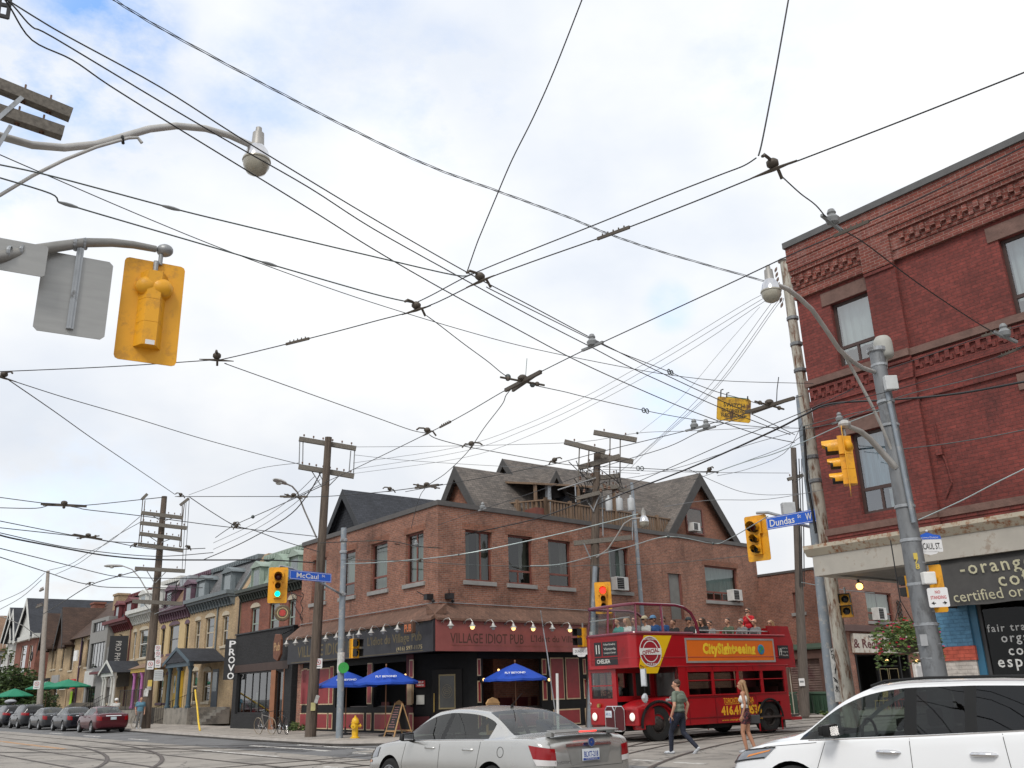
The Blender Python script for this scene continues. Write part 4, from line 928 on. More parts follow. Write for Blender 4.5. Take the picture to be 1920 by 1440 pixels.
# maroon trimmed house
h=H('row_house','buff brick house with maroon cornice and maroon framed arched window',-58)
ws=[(-57.2,-56.8,6.7,7.2),(-56.4,-56.0,6.7,7.2),(-61.2,-59.0,1.6,4.2),(-57.4,-55.6,4.9,6.2)]
shell(h,FH,-61.6,-54.4,8.2,m_ybrick,ws)
for i,r in enumerate(ws):hwin(h,FH,r,m_trimred,arch=i==2)
bracket_cornice(h,FH,-61.6,-54.5,8.0,m_trimred,.8,h=.7);mansard(h,FH,-61.4,-54.5,8.5,11.0,m_slate,m_trimred,((-60.2,1.3),(-56.6,1.8)))
pb=MB(FH.M);pb.box(-59.6,-57.4,-.6,0,4.7,6.4);pb.obj('grey_bay',mat('bay_grey',(.18,.175,.17),.7),h);pb=MB(FH.M);pb.prism([(-62.2,-1.2,4.3),(-62.2,0,5.2),(-62.2,0,4.3)],(4.4,0,0));pb.obj('shed_roof',m_mgrey,h);pb=MB(FH.M);pb.box(-62.3,-57.7,-1.25,0,4.1,4.3);pb.obj('shed_fascia',m_trimred,h)
aw=MB(FH.M);aw.prism([(-57.4,0,4.2),(-57.4,-1.2,3.9),(-57.4,-1.2,2.9),(-57.4,0,2.9)],(3.4,0,0));ao=aw.obj('awning',mat('awning_grey',(.2,.19,.18),.8),h)
mk_=MB(FH.M);mk_.lathe([(.2,0),(.3,0),(.3,.02),(.2,.02)],(-56.4,-1.2,3.5),14,(0,-1,0));mk_.obj('emblem',mat('emblem_red',(.45,.05,.06),.5),ao)
dp=MB(FH.M);dp.tube([(-54.7,-.1,8),(-54.7,-.1,.4)],.05,5);dp.obj('downpipe',m_trimred,h)
iron_rail(h,FH,[(-62,-2.6,.2),(-54.4,-2.6,.2)],1.2,.2)
# grey modern infill
h=H('infill_building','flat grey modern infill building with a long dark window band',-63)
ws=[(-65.6,-60.6,4.7,7.0),(-65.5,-61.2,8.0,8.9),(-65.6,-62.2,.4,3.1)]
mg_=mat('grey_render',(.24,.235,.225),.8,var=.1);shell(h,FH,-66.2,-60.2,9.2,mg_,ws,y=-.6)
FHg=FH.sub(0,-.6)
for r in ws:win(h,FHg,r,.12,fm=m_black,split=[.2,.4,.6,.8],sill=False,pane=m_dpane)
sgn=MB(FH.M);sgn.box(-66,-62.6,-.75,-.61,3.1,4.5);sgn.obj('sign_board',mat('dull_white_sign',(.5,.5,.48),.6),h)
rmp=MB(FH.M);rmp.prism([(-66.2,-2.6,.1),(-66.2,-2.6,1.0),(-61.5,-2.6,1.7),(-61.5,-2.6,.1)],(0,1.8,0));rmp.obj('ramp_wall',m_conc,h)
# twin yellow brick gables under brown roofs
h=H('twin_gabled_house','pair of yellow brick houses under steep brown shingle roofs with dark gables',-75)
ws=[(-84.0,-83.3,5.3,7.6),(-82.6,-81.9,5.3,7.6),(-79.6,-78.6,5.2,7.6),(-75.8,-74.3,4.9,7.4),(-71.8,-70.8,5.2,7.6),(-69.5,-68.3,5.0,7.6),(-81.5,-79.6,.6,3.2),(-73.6,-71.5,.4,3.2),(-69.0,-67.2,1.0,3.2)]
shell(h,FH,-86,-66.2,8.1,m_ybrick,ws)
for r in ws:hwin(h,FH,r,mat('dark_sash'))
r=MB(FH.M);r.prism([(-86,-.5,7.9),(-86,4.2,12.2),(-86,9,8)],(19.8,0,0));r.obj('roof',m_brownroof,h)
for x in(-84.2,-76.4):
 Fg=FH.sub(x,-.9);gable(h,Fg,0,0,5,11.2,1.6,8.0,m_brownroof,m_brownroof,mat('dark_board',(.02,.015,.013)),.3,zb=7.2,board=.6)
for x,z in((-79.5,12.0),(-70.5,12.1)):
 c=MB(FH.M);c.box(x-.8,x+.8,2.5,3.6,9.5,z);c.box(x-.9,x+.9,2.4,3.7,z,z+.2);c.obj('chimney',m_ybrick2 if x>-75 else m_rbrick,h)
for nm,x0,x1,z0,z1,mm,s_,lm_ in(('sign_board',-83.8,-79.8,3.1,4.3,m_black,'BEARS',m_white),('sign_board',-78.6,-75.6,3.4,4.5,mat('sign_grey',(.3,.3,.3),.6),None,None),('sign_board',-70.9,-68.8,3.0,3.9,mat('sign_red',(.5,.02,.03),.5),'illy'[:0]or None,None),('sign_board',-74.6,-72.6,3.0,3.7,m_white,None,None),('sign_board',-70.3,-69.0,5.6,6.6,m_white,None,None)):
 b=MB(FH.M);b.box(x0,x1,-.95,-.8,z0,z1);bo_=b.obj(nm,mm,h)
 if s_:lab(FH,(x0+x1)/2,(z0+z1)/2,(x1-x0)*.8,(z1-z0)*.45,s_,lm_,bo_,-.956,.02)
b=MB(FH.M);b.box(-70.6,-69.1,-.99,-.95,3.2,3.7);b.obj('sign_mark',m_white,h)
b=MB(FH.M);b.box(-73.5,-72.9,-.1,-.02,.3,2.8);b.obj('lime_door',mat('lime',(.35,.6,.05),.5),h)
dp=MB(FH.M);dp.tube([(-71.2,-.1,8),(-71.2,-.1,.4)],.08,5);dp.obj('downpipe',mat('plum_pipe',(.06,.03,.06)),h)
# dark tall roof, red brick twin gables with white boards, far house
h=H('dark_roofed_house','long dark slate roof with a white front gable behind the brown shingled pair',-90)
gable(h,FH.sub(-96.5,-.7),0,0,46,14.0,4.4,9.7,m_trimwhite,m_slate,m_trimwhite,.4,zb=9.3,board=.55)
for y,z in((7,12.9),(14,13.2)):b=MB(FH.M);b.box(-95.6,-93.9,y-1.6,y+2.2,z-2,z);b.obj('roof_vent_box',mat('pale_panel',(.45,.48,.5),.5),h)
b=MB(FH.M);b.prism([(-80,5.5,11.2),(-77,5.5,13.0),(-74,5.5,11.2)],(0,1.2,0));b.obj('cross_gable',m_trimwhite,h)
h=H('red_brick_house','red brick house with white painted gable boards and a dormer at the far left',-97)
ws=[(-99.6,-96.2,4.9,8.6),(-94.8,-92.9,4.9,8.4),(-94.5,-92.6,1.5,3.6)]
shell(h,FH,-103,-90.8,9.5,m_rbrick,ws,y=-.4);FHh=FH.sub(0,-.4)
for i,r in enumerate(ws):hwin(h,FHh,r,m_cstone if i else m_trimwhite,arch=False)
gable(h,FH.sub(-103.8,-.8),0,0,14,13.3,3.2,9.7,m_trimwhite,m_slate,m_trimwhite,.4,zb=9.3,board=.5)
b=MB(FH.M);b.box(-103.2,-90.6,-.9,0,9.1,9.6);b.obj('eaves',m_trimwhite,h)
h=H('white_gabled_house','pale far house with a white gable and plum roof at the left edge',-110)
ws=[(-116,-113,4.5,8),(-110,-107,4.5,8)]
shell(h,FH,-122,-104,10,m_trimwhite,ws)
for r in ws:hwin(h,FH,r,m_trimpurp,arch=False)
gable(h,FH.sub(-107.5,-.6),0,0,8,13.8,3.2,10,m_trimwhite,m_slate,m_trimwhite,.4,zb=9.6,board=.5);gable(h,FH.sub(-117,-.6),0,0,8,13.5,4.6,9,m_mpurp,m_mpurp,m_trimpurp,.4,zb=8.6,board=.5)
# green mansard over red brick, behind the black shop
h=H('green_mansard_house','red brick house with pale green mansard roof and arched windows behind the black shop',-25)
ws=[(-28.3,-27.0,5.2,7.2),(-25.4,-23.9,5.2,7.25),(-22.6,-21.6,5.2,7.2)]
shell(h,FH,-30.05,-19.6,8.2,m_rbrick,ws)
for r in ws:hwin(h,FH,r,m_trimgreen,cur=[(.05,.95,.3,1,m_curtain)])
bracket_cornice(h,FH,-29.9,-19.7,7.95,mat('green_black_trim',(.05,.06,.05),.6),.6,h=.5,step=.4);mansard(h,FH,-29.7,-19.7,8.3,10.6,m_palegr,m_trimgreen,((-28.0,1.3),(-22.2,1.3)))
b=MB(FH.M);b.lathe([(1.5,0),(1.5,1.0),(1.3,1.0)],(-25.2,.3,8.9),16,(0,1,0),arc=.5);b.prism([(-26.6,.25,8.4),(-23.8,.25,8.4),(-23.8,.25,9.6),(-25.2,.25,10.4),(-26.6,.25,9.6)],(0,1.4,0));b.obj('round_dormer',m_palegr,h)
b=MB(FH.M);b.tube([(-30.2,-.05,8),(-30.2,-.05,5)],.07,5);b.obj('downpipe',m_black,h)
# black shop with the vertical blade sign
h=thing('black_shopfront','single storey black brick shop with dark plate windows left of the pub','shop',tuple(FD.at(-17,0,0)))
mbk=brickmat('black_brick',(.022,.022,.024),(.016,.016,.018),(.012,.012,.013),st=0,bump=.8)
ws=[(-19.95,-15.4,.85,2.95),(-14.85,-13.9,.12,2.9)]
shell(h,FD,-20.45,-12.98,4.95,mbk,ws,dep=4)
win(h,FD,ws[0],.1,fm=m_black,split=[.2,.42,.62,.82],sill=False,pane=m_dpane)
b=MB(FD.M);b.box(-15.4,-14.85,-.02,.1,.12,2.95);b.box(-13.9,-13.8,-.02,.1,.12,2.95);b.obj('door_frame',mat('orange_oak',(.26,.1,.04),.5),h);win(h,FD,ws[1],.1,fm=m_black,sill=False,pane=m_dpane)
b=MB(FD.M);b.box(-20.3,-13.4,-.03,0,2.96,3.35);b.obj('brown_band',mat('umber_band',(.05,.028,.022),.6),h)
b=MB(FD.M);b.box(-20.5,-12.95,-.06,.2,4.95,5.02);b.obj('coping',m_black,h)
b=MB(FD.M);b.box(-17.9,-17.6,.3,.35,1.0,1.9);b.obj('window_poster',m_trimwhite,h)
vs_=thing('blade_sign','tall black vertical sign with white letters fixed to the black shop','sign',tuple(FD.at(-20.3,-.4,3.7)))
FB_=Frame(FD.at(-20.55,-.12,0),(1,0.1))
b=MB(FB_.M);b.box(-.38,.42,-.14,0,2.62,4.78);b.obj('sign_panel',m_black,vs_,bevel=.01);b=MB(FB_.M);b.bar((0,0,4.4),(.2,.5,4.4),.05,.05);b.obj('bracket',m_black,vs_)
for i,c in enumerate('PROVO'):text(c,.36 if c!='R' else.34,.36,FB_.M@T(.02,-.147,4.5-i*.42),mat('letter_white',(.75,.75,.75),.5),vs_,bold=.02)
# signs hung on the pub's left end
rs=thing('round_pub_sign','round painted beer sign on a curly wrought iron bracket at the pub\'s left end','sign',tuple(FD.at(-12.6,-.6,5.5)))
b=MB();c=FD.at(-12.75,-.75,5.55);n_=V((.25,-.97,0)).normalized()
b.lathe([(.01,.03),(.2,.03),(.2,.035),(.36,.03),(.40,0),(.36,-.03),(.01,-.03)],c,18,n_);o=b.obj('sign_disc',mat('sign_green_brown',(.13,.10,.06),.5,var=.6,vs=9),rs,smooth=30)
b=MB();b.lathe([(.01,.045),(.16,.045)],c,14,n_);b.obj('emblem',mat('emblem_scarlet',(.5,.06,.05),.5,var=.5,vs=12),rs)
b=MB();b.lathe([(.22,.043),(.26,.043)],c,18,n_);b.obj('lettered_ring',mat('gold_ring',(.5,.4,.2),.5,var=.6,vs=30),rs)
br=MB();a0=FD.at(-12.2,0,6.3)
br.tube([a0,FD.at(-12.4,-.5,6.5),FD.at(-12.75,-.75,6.3),c+V((0,0,.4))],.02,5);br.tube([FD.at(-12.0,-.02,5.2),FD.at(-12.2,-.35,5.8),FD.at(-12.4,-.5,6.5)],.02,5)
for k in range(3):br.tube([FD.at(-12.3,-.3,6.0+.15*k)+V((.14*cos(t*.7+k)*(1-t/14),.0,.14*sin(t*.7+k)*(1-t/14)))for t in range(12)],.012,4)
br.tube([FD.at(-12.1,-.05,4.9+.1*i)+V((.06*sin(i),0,0))for i in range(17)],.02,4);br.obj('bracket',m_black,rs)
ws_=thing('carved_sign','carved brown wooden sign hanging beside the black shop','sign',tuple(FD.at(-13.1,-.7,4)))
b=MB(FD.M);b.prism([(-13.6,-.62,3.45),(-13.1,-.62,3.3),(-12.8,-.62,3.6),(-12.8,-.62,4.3),(-13.0,-.62,4.55),(-13.5,-.62,4.6),(-13.7,-.62,4.1)],(0,-.12,0));o=b.obj('sign_panel',mat('carved_brown',(.14,.05,.025),.6,var=.5,vs=6),ws_,bevel=.02)
b=MB(FD.M);b.bar((-13.2,-.68,4.5),(-13.2,0,4.8),.05,.05);b.obj('bracket',m_black,ws_);lab(FD,-13.2,3.98,.7,.4,'Pub',mat('sign_pale',(.4,.25,.12)),ws_,-.746,.02)
ph=thing('banner_sign','black vertical banner with pale letters hanging from the white trimmed house','sign',tuple(FH.at(-54.2,-.6,6)))
FP=Frame(FH.at(-55.0,-.9,0),(1,.25));b=MB(FP.M);b.box(-.75,.75,-.06,0,3.6,7.1);b.obj('sign_panel',m_black,ph);b=MB(FP.M);b.bar((0,0,7.2),(0,1.2,7.2),.06,.06);b.obj('bracket',m_black,ph)
text('PRO PHOTO',2.5,.45,FP.M@T(0,-.066,5.4)@Matrix.Rotation(rad(90),4,'Y'),mat('sign_pale2',(.5,.48,.45)),ph)
# ---------------------------------------------------------------- trees and shrubs
m_lf=[mat('leaf_dark',(.035,.062,.018),.7),mat('leaf_mid',(.06,.10,.025),.7),mat('leaf_light',(.12,.16,.045),.7),mat('leaf_autumn',(.22,.17,.05),.7)]
def tree(name,label,base,h,rx,rz,n,seed,leafs=(0,1,1,2),trunk=True,s=.16,cat='tree'):
 t=thing(name,label,cat,tuple(base));rnd=random.Random(seed);base=V(base);cz=base+V((0,0,h-rz))
 if trunk:
  b=MB();b.tube([base,base+V((.1,0,h*.3)),cz,cz+V((.2,.1,rz*.7))],[.2*h/8,.15*h/8,.1*h/8,.02],7)
  for k in range(9):
   a=rnd.uniform(0,6.28);p=base+V((0,0,h*rnd.uniform(.3,.7)));b.tube([p,p+V((cos(a)*rx*.4,sin(a)*rx*.4,rz*.3)),p+V((cos(a)*rx*.8,sin(a)*rx*.8,rz*.55))],[.06*h/8,.04*h/8,.01],5)
  b.obj('trunk',m_pole,t)
 cl=[]
 for k in range(26):
  d=V((rnd.gauss(0,1),rnd.gauss(0,1),rnd.gauss(0,1))).normalized()*rnd.uniform(.35,.95);cl.append((cz+V((d.x*rx,d.y*rx,d.z*rz)),rnd.uniform(.22,.42)*rx))
 b=MB()
 for i in range(n):
  c,r=cl[rnd.randrange(len(cl))];d=V((rnd.gauss(0,1),rnd.gauss(0,1),rnd.gauss(0,1))).normalized()*r*rnd.random()**.35
  p=c+V((d.x,d.y,d.z*.8))
  if p.z>base.z+.05:leaf(b,p,s*rnd.uniform(.6,1.3),rnd,leafs[rnd.randrange(len(leafs))])
 b.obj('crown',m_lf,t,fixn=False)
tree('street_tree','tree turning yellow at the far left edge behind the houses',FD.at(-108,9,0),13,6,5,7000,1,(0,1,2,3),s=.28)
tree('street_tree','green tree top beyond the white gabled far house',FD.at(-128,5,0),13,6,5,5000,11,(0,1,2,3),s=.28)
tree('round_bush','big dark green bush beside the parked cars at far left',FD.at(-84,.8,.1),5.6,4.2,2.9,9000,2,(0,0,1,1),s=.2,cat='bush')
tree('climbing_shrub','leafy shrub under the green patio umbrellas',FD.at(-63,-.2,.1),2.6,1.3,1.2,1500,3,(0,1,1),s=.11,cat='shrub')
tree('weed_tuft','green weed tuft at the foot of the pub\'s left end wall',FD.at(-11.4,-.45,.1),.45,.45,.25,350,4,(1,1,2),trunk=False,s=.06,cat='weeds')
def flat0(p):return V((p[0],p[1],.1))
tree('weed_tuft','grass tuft at the foot of the grey painted pole near the garage',flat0(D(1556,1318,45)),.35,.4,.16,260,5,(1,1,2),trunk=False,s=.08,cat='weeds')
# ---------------------------------------------------------------- patio umbrellas
def umbrella(label,base,r,zr,zt,clothm,polem,cat='patio umbrella',group='blue patio umbrellas',logo=None,yaw=0.0,n=8):
 t=thing('patio_umbrella',label,cat,tuple(base),group);b0=V(base)
 b=MB();b.tube([b0,b0+V((0,0,zt-b0.z))],.024,6);b.ball(b0+V((0,0,zt-b0.z+.05)),(.035,.035,.06),6);b.obj('pole',polem,t)
 b=MB();b.lathe([(.26,0),(.26,.05),(.05,.09),(.03,.3)],b0,12);b.obj('base',m_black,t)
 c=MB();vs=[b0+V((0,0,zt-b0.z-.02))];K=4
 for k in range(1,K+1):
  for i in range(n*2):
   a=yaw+pi*i/n;rr=r*k/K*(1 if i%2==0 else.955);z=zt-.02-(zt-zr)*(k/K)**1.12-(.0 if i%2==0 else.03*k/K)
   vs.append(V((b0.x+rr*cos(a),b0.y+rr*sin(a),z)))
 m=n*2;fs=[(0,1+i,1+(i+1)%m)for i in range(m)]+[(1+(k-1)*m+i,1+(k-1)*m+(i+1)%m,1+k*m+(i+1)%m,1+k*m+i)for k in range(1,K)for i in range(m)]
 for i in range(m):vs.append(vs[1+(K-1)*m+i]+V((0,0,-.08)))
 fs+=[(1+(K-1)*m+i,1+(K-1)*m+(i+1)%m,1+K*m+(i+1)%m,1+K*m+i)for i in range(m)]
 c.add(vs,fs);o=c.obj('canopy',clothm,t,fixn=False)
 rb=MB()
 for i in range(n):a=yaw+2*pi*i/n;rb.tube([b0+V((0,0,zt-b0.z-.1)),V((b0.x+r*.97*cos(a),b0.y+r*.97*sin(a),zr-.03))],.008,4)
 rb.obj('ribs',m_black,t)
 if logo:
  d=V((-b0.x,-b0.y,0)).normalized();rx=V((-d.y,d.x,0));sl=math.atan2(zt-zr,r)
  M_=Matrix(((rx.x,-d.x,0,b0.x+d.x*r*.79),(rx.y,-d.y,0,b0.y+d.y*r*.79),(0,0,1,zr+(zt-zr)*.27),(0,0,0,1)))@Matrix.Rotation(-sl*.0-rad(62),4,'X')
  text(logo,r*.62,r*.12,M_@T(0,-.03,0),m_white,o,bold=.02)
 return t
m_ublue=mat('umbrella_blue',(.010,.065,.42),.75,var=.08);m_ugreen=mat('umbrella_green',(.005,.19,.10),.7,var=.1);m_upole=mat('umbrella_pole_wood',(.2,.09,.04),.5)
yy=-1.45
def um(px,py0,py1,fr,lbl,r,zr,zt,m,pm,grp,yaw,logo):
 x,z=fr.px(px,(py0+py1)/2,yy);p=fr.at(x,yy,.13);return umbrella(lbl,p,r,zr,zt,m,pm,group=grp,yaw=yaw,logo=logo)
um(650,1262,1285,FD,'blue patio umbrella at left, partly behind the steel sign pole',1.25,2.04,2.58,m_ublue,m_upole,'blue patio umbrellas',.1,'FLY BEYOND')
um(724,1257,1283,FD,'blue patio umbrella in the middle, above the chalkboard',1.25,2.08,2.62,m_ublue,m_upole,'blue patio umbrellas',.3,'FLY BEYOND')
um(966,1246,1275,FM,'blue patio umbrella in front of the red sign side of the pub',1.25,2.08,2.64,m_ublue,m_upole,'blue patio umbrellas',.2,'FLY BEYOND')
yy=-1.0
for k,(px,lbl)in enumerate(((89,'green patio umbrella second from the left, beside the leaning pole'),(126,'green patio umbrella farthest right, before the yellow brick houses'),(28,'green patio umbrella farthest left, above the parked cars'))):
 x,z=FD.px(px,1290,yy);umbrella(lbl,FD.at(x,yy,.13),1.8,(3.0,3.0,2.55)[k],(3.55,3.55,3.25)[k],m_ugreen,m_upole,group='green patio umbrellas',yaw=.2)
 # ---------------------------------------------------------------- cars (local x forward, y left, z up, origin on the road between the axles)
m_tyre=mat('tyre_rubber',(.014,.014,.014),.85);m_rim=mat('alloy_rim',(.42,.43,.44),.28,.85);m_well=mat('wheel_well',(.008,.008,.008),.95)
m_cglass=glassmat('car_glass',(.48,.55,.52),.85,.01);m_cglassd=glassmat('privacy_glass',(.05,.055,.055),1.0,.01)
m_trim=mat('black_plastic',(.01,.01,.01),.4,spec=.25);m_chrome=mat('chrome',(.75,.75,.76),.12,1.0)
m_int=mat('car_interior',(.028,.028,.03),.85);m_tail=paint('tail_lamp_red',(.26,.004,.007),.15,0,.15);m_tailc=paint('tail_lamp_clear',(.62,.60,.60),.1);m_amber=paint('amber_lamp_lens',(.65,.22,.03),.15)
m_headl=mat('headlamp_lens',(.20,.21,.23),.1,.5,coat=.6);m_seam=mat('panel_gap',(.012,.012,.012),.8)
PH=[bpy.data.materials.new('slot_%d'%i)for i in range(4)]
def carbody(st,cuts,glass,paintm,black=()):
 """loft half rings into a closed shell, smooth it, cut the wheel arches; returns dict material -> MB and a BVH"""
 vs=[];fs=[];mi=[];R=10
 for s in st:
  x,zb,ws,wm,zsh,wsh,g,zr,wr,zt=s
  if g:P=[(0,zb),(ws,zb),(wm,zb+.17),(wm+.012,zb+(zsh-zb)*.55),(wsh,zsh),(wsh-.035,zsh+.018),(wr,zr),(wr-.05,zr+.045),(wr*.55,zt-.012),(0,zt)]
  else:P=[(0,zb),(ws,zb),(wm,zb+.17),(wm+.012,zb+(zsh-zb)*.55),(wsh,zsh),(wsh-.05,zsh+.022),(wsh-.12,zsh+(zt-zsh)*.4),(wsh-.2,zsh+(zt-zsh)*.62),(wsh*.5,zsh+(zt-zsh)*.93),(0,zt)]
  ring=[(x,y,z)for y,z in P]+[(x,-y,z)for y,z in P[-2:0:-1]]
  vs+=ring
 M_=18
 for i in range(len(st)-1):
  for j in range(M_):
   seg=j if j<9 else 17-j
   fs.append((i*M_+j,i*M_+(j+1)%M_,(i+1)*M_+(j+1)%M_,(i+1)*M_+j))
   k=0
   for(a,b,segs,mm)in glass:
    if a<=i<b and seg in segs:k=mm
   mi.append(k)
 fs+=[tuple(range(M_))[::-1],tuple(range((len(st)-1)*M_,len(st)*M_))];mi+=[0,0]
 me=bpy.data.meshes.new('body');me.from_pydata(vs,[],fs)
 for m in PH:me.materials.append(m)
 me.polygons.foreach_set('material_index',mi)
 bm=bmesh.new();bm.from_mesh(me);bmesh.ops.recalc_face_normals(bm,faces=bm.faces)
 cl=bm.edges.layers.float.new('crease_edge')
 bm.verts.ensure_lookup_table()
 for e in bm.edges:
  a,b=sorted(v.index for v in e.verts);sa,sb=a%M_,b%M_
  if sa==sb and sa in(4,14,5,13):e[cl]=.45
  elif sa==sb and sa in(6,12,7,11):e[cl]=.35
  elif sa==sb and sa in(1,17):e[cl]=.6
  m0={f.material_index for f in e.link_faces}
  if len(m0)>1:e[cl]=max(e[cl],.55)
 bm.to_mesh(me);bm.free()
 o=bpy.data.objects.new('body',me);COL.objects.link(o)
 sm=o.modifiers.new('s','SUBSURF');sm.levels=2;sm.render_levels=2
 tools=[]
 for(x,z,r)in cuts:
  for sgn in(-1,1):
   b=MB();b.lathe([(.001,-.30),(r,-.30),(r,.5),(.001,.5)],(x,sgn*.86,z),32,(0,sgn,0));t=b.obj('tool',m_well);tools.append(t)
   bo=o.modifiers.new('b','BOOLEAN');bo.operation='DIFFERENCE';bo.object=t;bo.solver='EXACT';bo.material_mode='TRANSFER'
 bake(o)
 for t in tools:bpy.data.objects.remove(t)
 me=o.data;names=[m.name if m else '' for m in me.materials]
 # find the index the wheel wells got
 V_=[v.co.copy()for v in me.vertices];bvh=BVHTree.FromPolygons(V_,[tuple(p.vertices)for p in me.polygons])
 out_={}
 for p in me.polygons:
  k=names[p.material_index];k=int(k[5])if k.startswith('slot_')else 9
  out_.setdefault(k,[]).append(tuple(p.vertices))
 bpy.data.objects.remove(o);bpy.data.meshes.remove(me)
 def sub(faces):
  mp_={};b=MB()
  for f in faces:
   for i in f:
    if i not in mp_:mp_[i]=len(b.v);b.v.append(V_[i])
   b.f.append([mp_[i]for i in f]);b.m.append(0)
  return b
 def comps(faces):
  par={}
  def find(a):
   while par.setdefault(a,a)!=a:par[a]=par[par[a]];a=par[a]
   return a
  for f in faces:
   for i in f[1:]:par[find(i)]=find(f[0])
  d={}
  for f in faces:d.setdefault(find(f[0]),[]).append(f)
  return[sub(v)for v in d.values()]
 return out_,sub,comps,bvh
def hit(bvh,p,d):
 r=bvh.ray_cast(V(p),V(d).normalized());return r[0],r[1]
def decal(bvh,quad,d,off,n=6,m=4,mb=None,mi=0):
 """bilinear patch of 3-D corner points thrown along d onto the body, lifted by off"""
 a,b,c,e=[V(q)for q in quad];mb=mb or MB();vs=[];d=V(d).normalized()
 for i in range(n+1):
  for j in range(m+1):
   u,v=i/n,j/m;p=a*(1-u)*(1-v)+b*u*(1-v)+c*u*v+e*(1-u)*v
   h,nn=hit(bvh,p-d*2,d)
   vs.append((h if h is not None else p)-d*off)
 return mb.add(vs,[(i*(m+1)+j,(i+1)*(m+1)+j,(i+1)*(m+1)+j+1,i*(m+1)+j+1)for i in range(n)for j in range(m)],mi)
def seam(bvh,pts,d,w_=.0065,off=.002,mb=None,n=8):
 P=[V(p)for p in pts];Q=[];d=V(d).normalized()
 for a,b in zip(P,P[1:]):
  for i in range(n):Q.append(a+(b-a)*i/n)
 Q.append(P[-1]);H_=[]
 for q in Q:
  h,nn=hit(bvh,q-d*2,d)
  if h is not None:H_.append(h-d*off)
 mb=mb or MB()
 if len(H_)>1:
  vs=[]
  for i,h in enumerate(H_):
   t=(H_[min(i+1,len(H_)-1)]-H_[max(i-1,0)]).normalized();s=t.cross(d).normalized();vs+=[h+s*w_/2,h-s*w_/2]
  mb.add(vs,[(2*i,2*i+1,2*i+3,2*i+2)for i in range(len(H_)-1)])
 return mb
def wheel(par,x,y,r,w_=.2,spokes=5,rimm=None):
 s=1 if y>0 else-1;b=MB()
 b.lathe([(r*.66,-.5*w_),(r*.9,-.52*w_),(r*.985,-.36*w_),(r,-.1*w_),(r,.2*w_),(r*.985,.38*w_),(r*.9,.52*w_),(r*.68,.5*w_),(r*.66,.3*w_),(.01,.1*w_)],(x,y,r),28,(0,s,0));o=b.obj('wheel',m_tyre,par,smooth=40)
 b=MB();b.lathe([(r*.60,.3*w_),(r*.69,.515*w_),(r*.66,.52*w_),(r*.58,.36*w_)],(x,y,r),28,(0,s,0));b.lathe([(.01,.50*w_),(r*.13,.49*w_),(r*.17,.42*w_),(r*.17,.2*w_)],(x,y,r),14,(0,s,0))
 for k in range(spokes):
  a=2*pi*k/spokes+.3;c,q=cos(a),sin(a);px_,pz=-q,c
  P=[]
  for rr,hw_,yy in((r*.12,.045,.46),(r*.63,.032,.47),(r*.63,.032,.36),(r*.12,.045,.3)):P.append((rr,hw_*r/.33,yy*w_*s))
  vs=[]
  for rr,hw_,yy in P:vs+=[(x+c*rr+px_*hw_,y+yy,r+q*rr+pz*hw_),(x+c*rr-px_*hw_,y+yy,r+q*rr-pz*hw_)]
  b.add(vs,[(0,1,3,2),(2,3,5,4),(4,5,7,6),(0,2,4,6),(1,7,5,3)])
 b.obj('rim',rimm or m_rim,o,smooth=35)
 b=MB();b.lathe([(.01,0),(r*.62,0)],(x,y+s*.12*w_,r),20,(0,s,0));b.obj('brake_disc',m_well,o)
 return o
def mirror(par,bvh,x,z,y,m,s=1,big=1.0):
 b=MB();k=s*(y+.13*big);b.prism([(x-.06*big,k-.11*big,z-.07*big),(x-.06*big,k+.11*big,z-.06*big),(x-.06*big,k+.10*big,z+.06*big),(x-.06*big,k-.10*big,z+.07*big)],(.08*big,0,0));b.prism([(x+.02*big,k-.10*big,z-.06*big),(x+.02*big,k+.10*big,z-.05*big),(x+.02*big,k+.09*big,z+.05*big),(x+.02*big,k-.09*big,z+.06*big)],(.05*big,0,0));o=b.obj('side_mirror',m,par,smooth=50,bevel=.022)
 b=MB();b.tube([(x+.03,s*(y-.02),z-.07),(x,s*(y+.06),z-.05)],.03,6);b.obj('mirror_foot',m_trim,o)
 b=MB();b.box(x-.064*big,x-.062*big,k-.085*big,k+.085*big,z-.045*big,z+.045*big);b.obj('mirror_glass',m_chrome,o)
def interior(par,x0,x1,zf,zb,w_,rows):
 b=MB();b.box(x0,x1,-w_,w_,zf,zf+.04);b.box(x1-.35,x1+.05,-w_,w_,zf,zb-.02);b.box(x0,x0+.5,-w_,w_,zf,zb-.04);b.obj('cabin_floor',m_int,par)
 for xr in rows:
  for y in(-.38,.38):
   b=MB();b.box(xr,xr+.5,y-.24,y+.24,zf+.04,zf+.3);b.prism([(xr-.04,y-.24,zf+.2),(xr-.22,y-.21,zb+.08),(xr-.3,y-.21,zb+.07),(xr-.16,y-.24,zf+.2)],(0,.46,0));b.box(xr-.29,xr-.2,y-.13,y+.13,zb+.1,zb+.29);b.obj('seat',m_int,par,bevel=.03)
 b=MB();P=[V((x1-.42+.0,.38+.18*cos(t*pi/8),zb+.0+.18*sin(t*pi/8)))for t in range(17)];b.tube(P,.016,6,cap=False);b.obj('steering_wheel',m_trim,par)
def finish_body(par,parts,paintm,glassmap):
 out_,sub,comps,bvh=parts
 bo=sub(out_[0]).obj('body',paintm,par,smooth=38)
 for k,(nm,gm)in glassmap.items():
  for c in comps(out_.get(k,[])):c.obj(nm,gm,par,smooth=50)
 if 9 in out_:sub(out_[9]).obj('wheel_well',m_well,bo,smooth=40)
 return bo
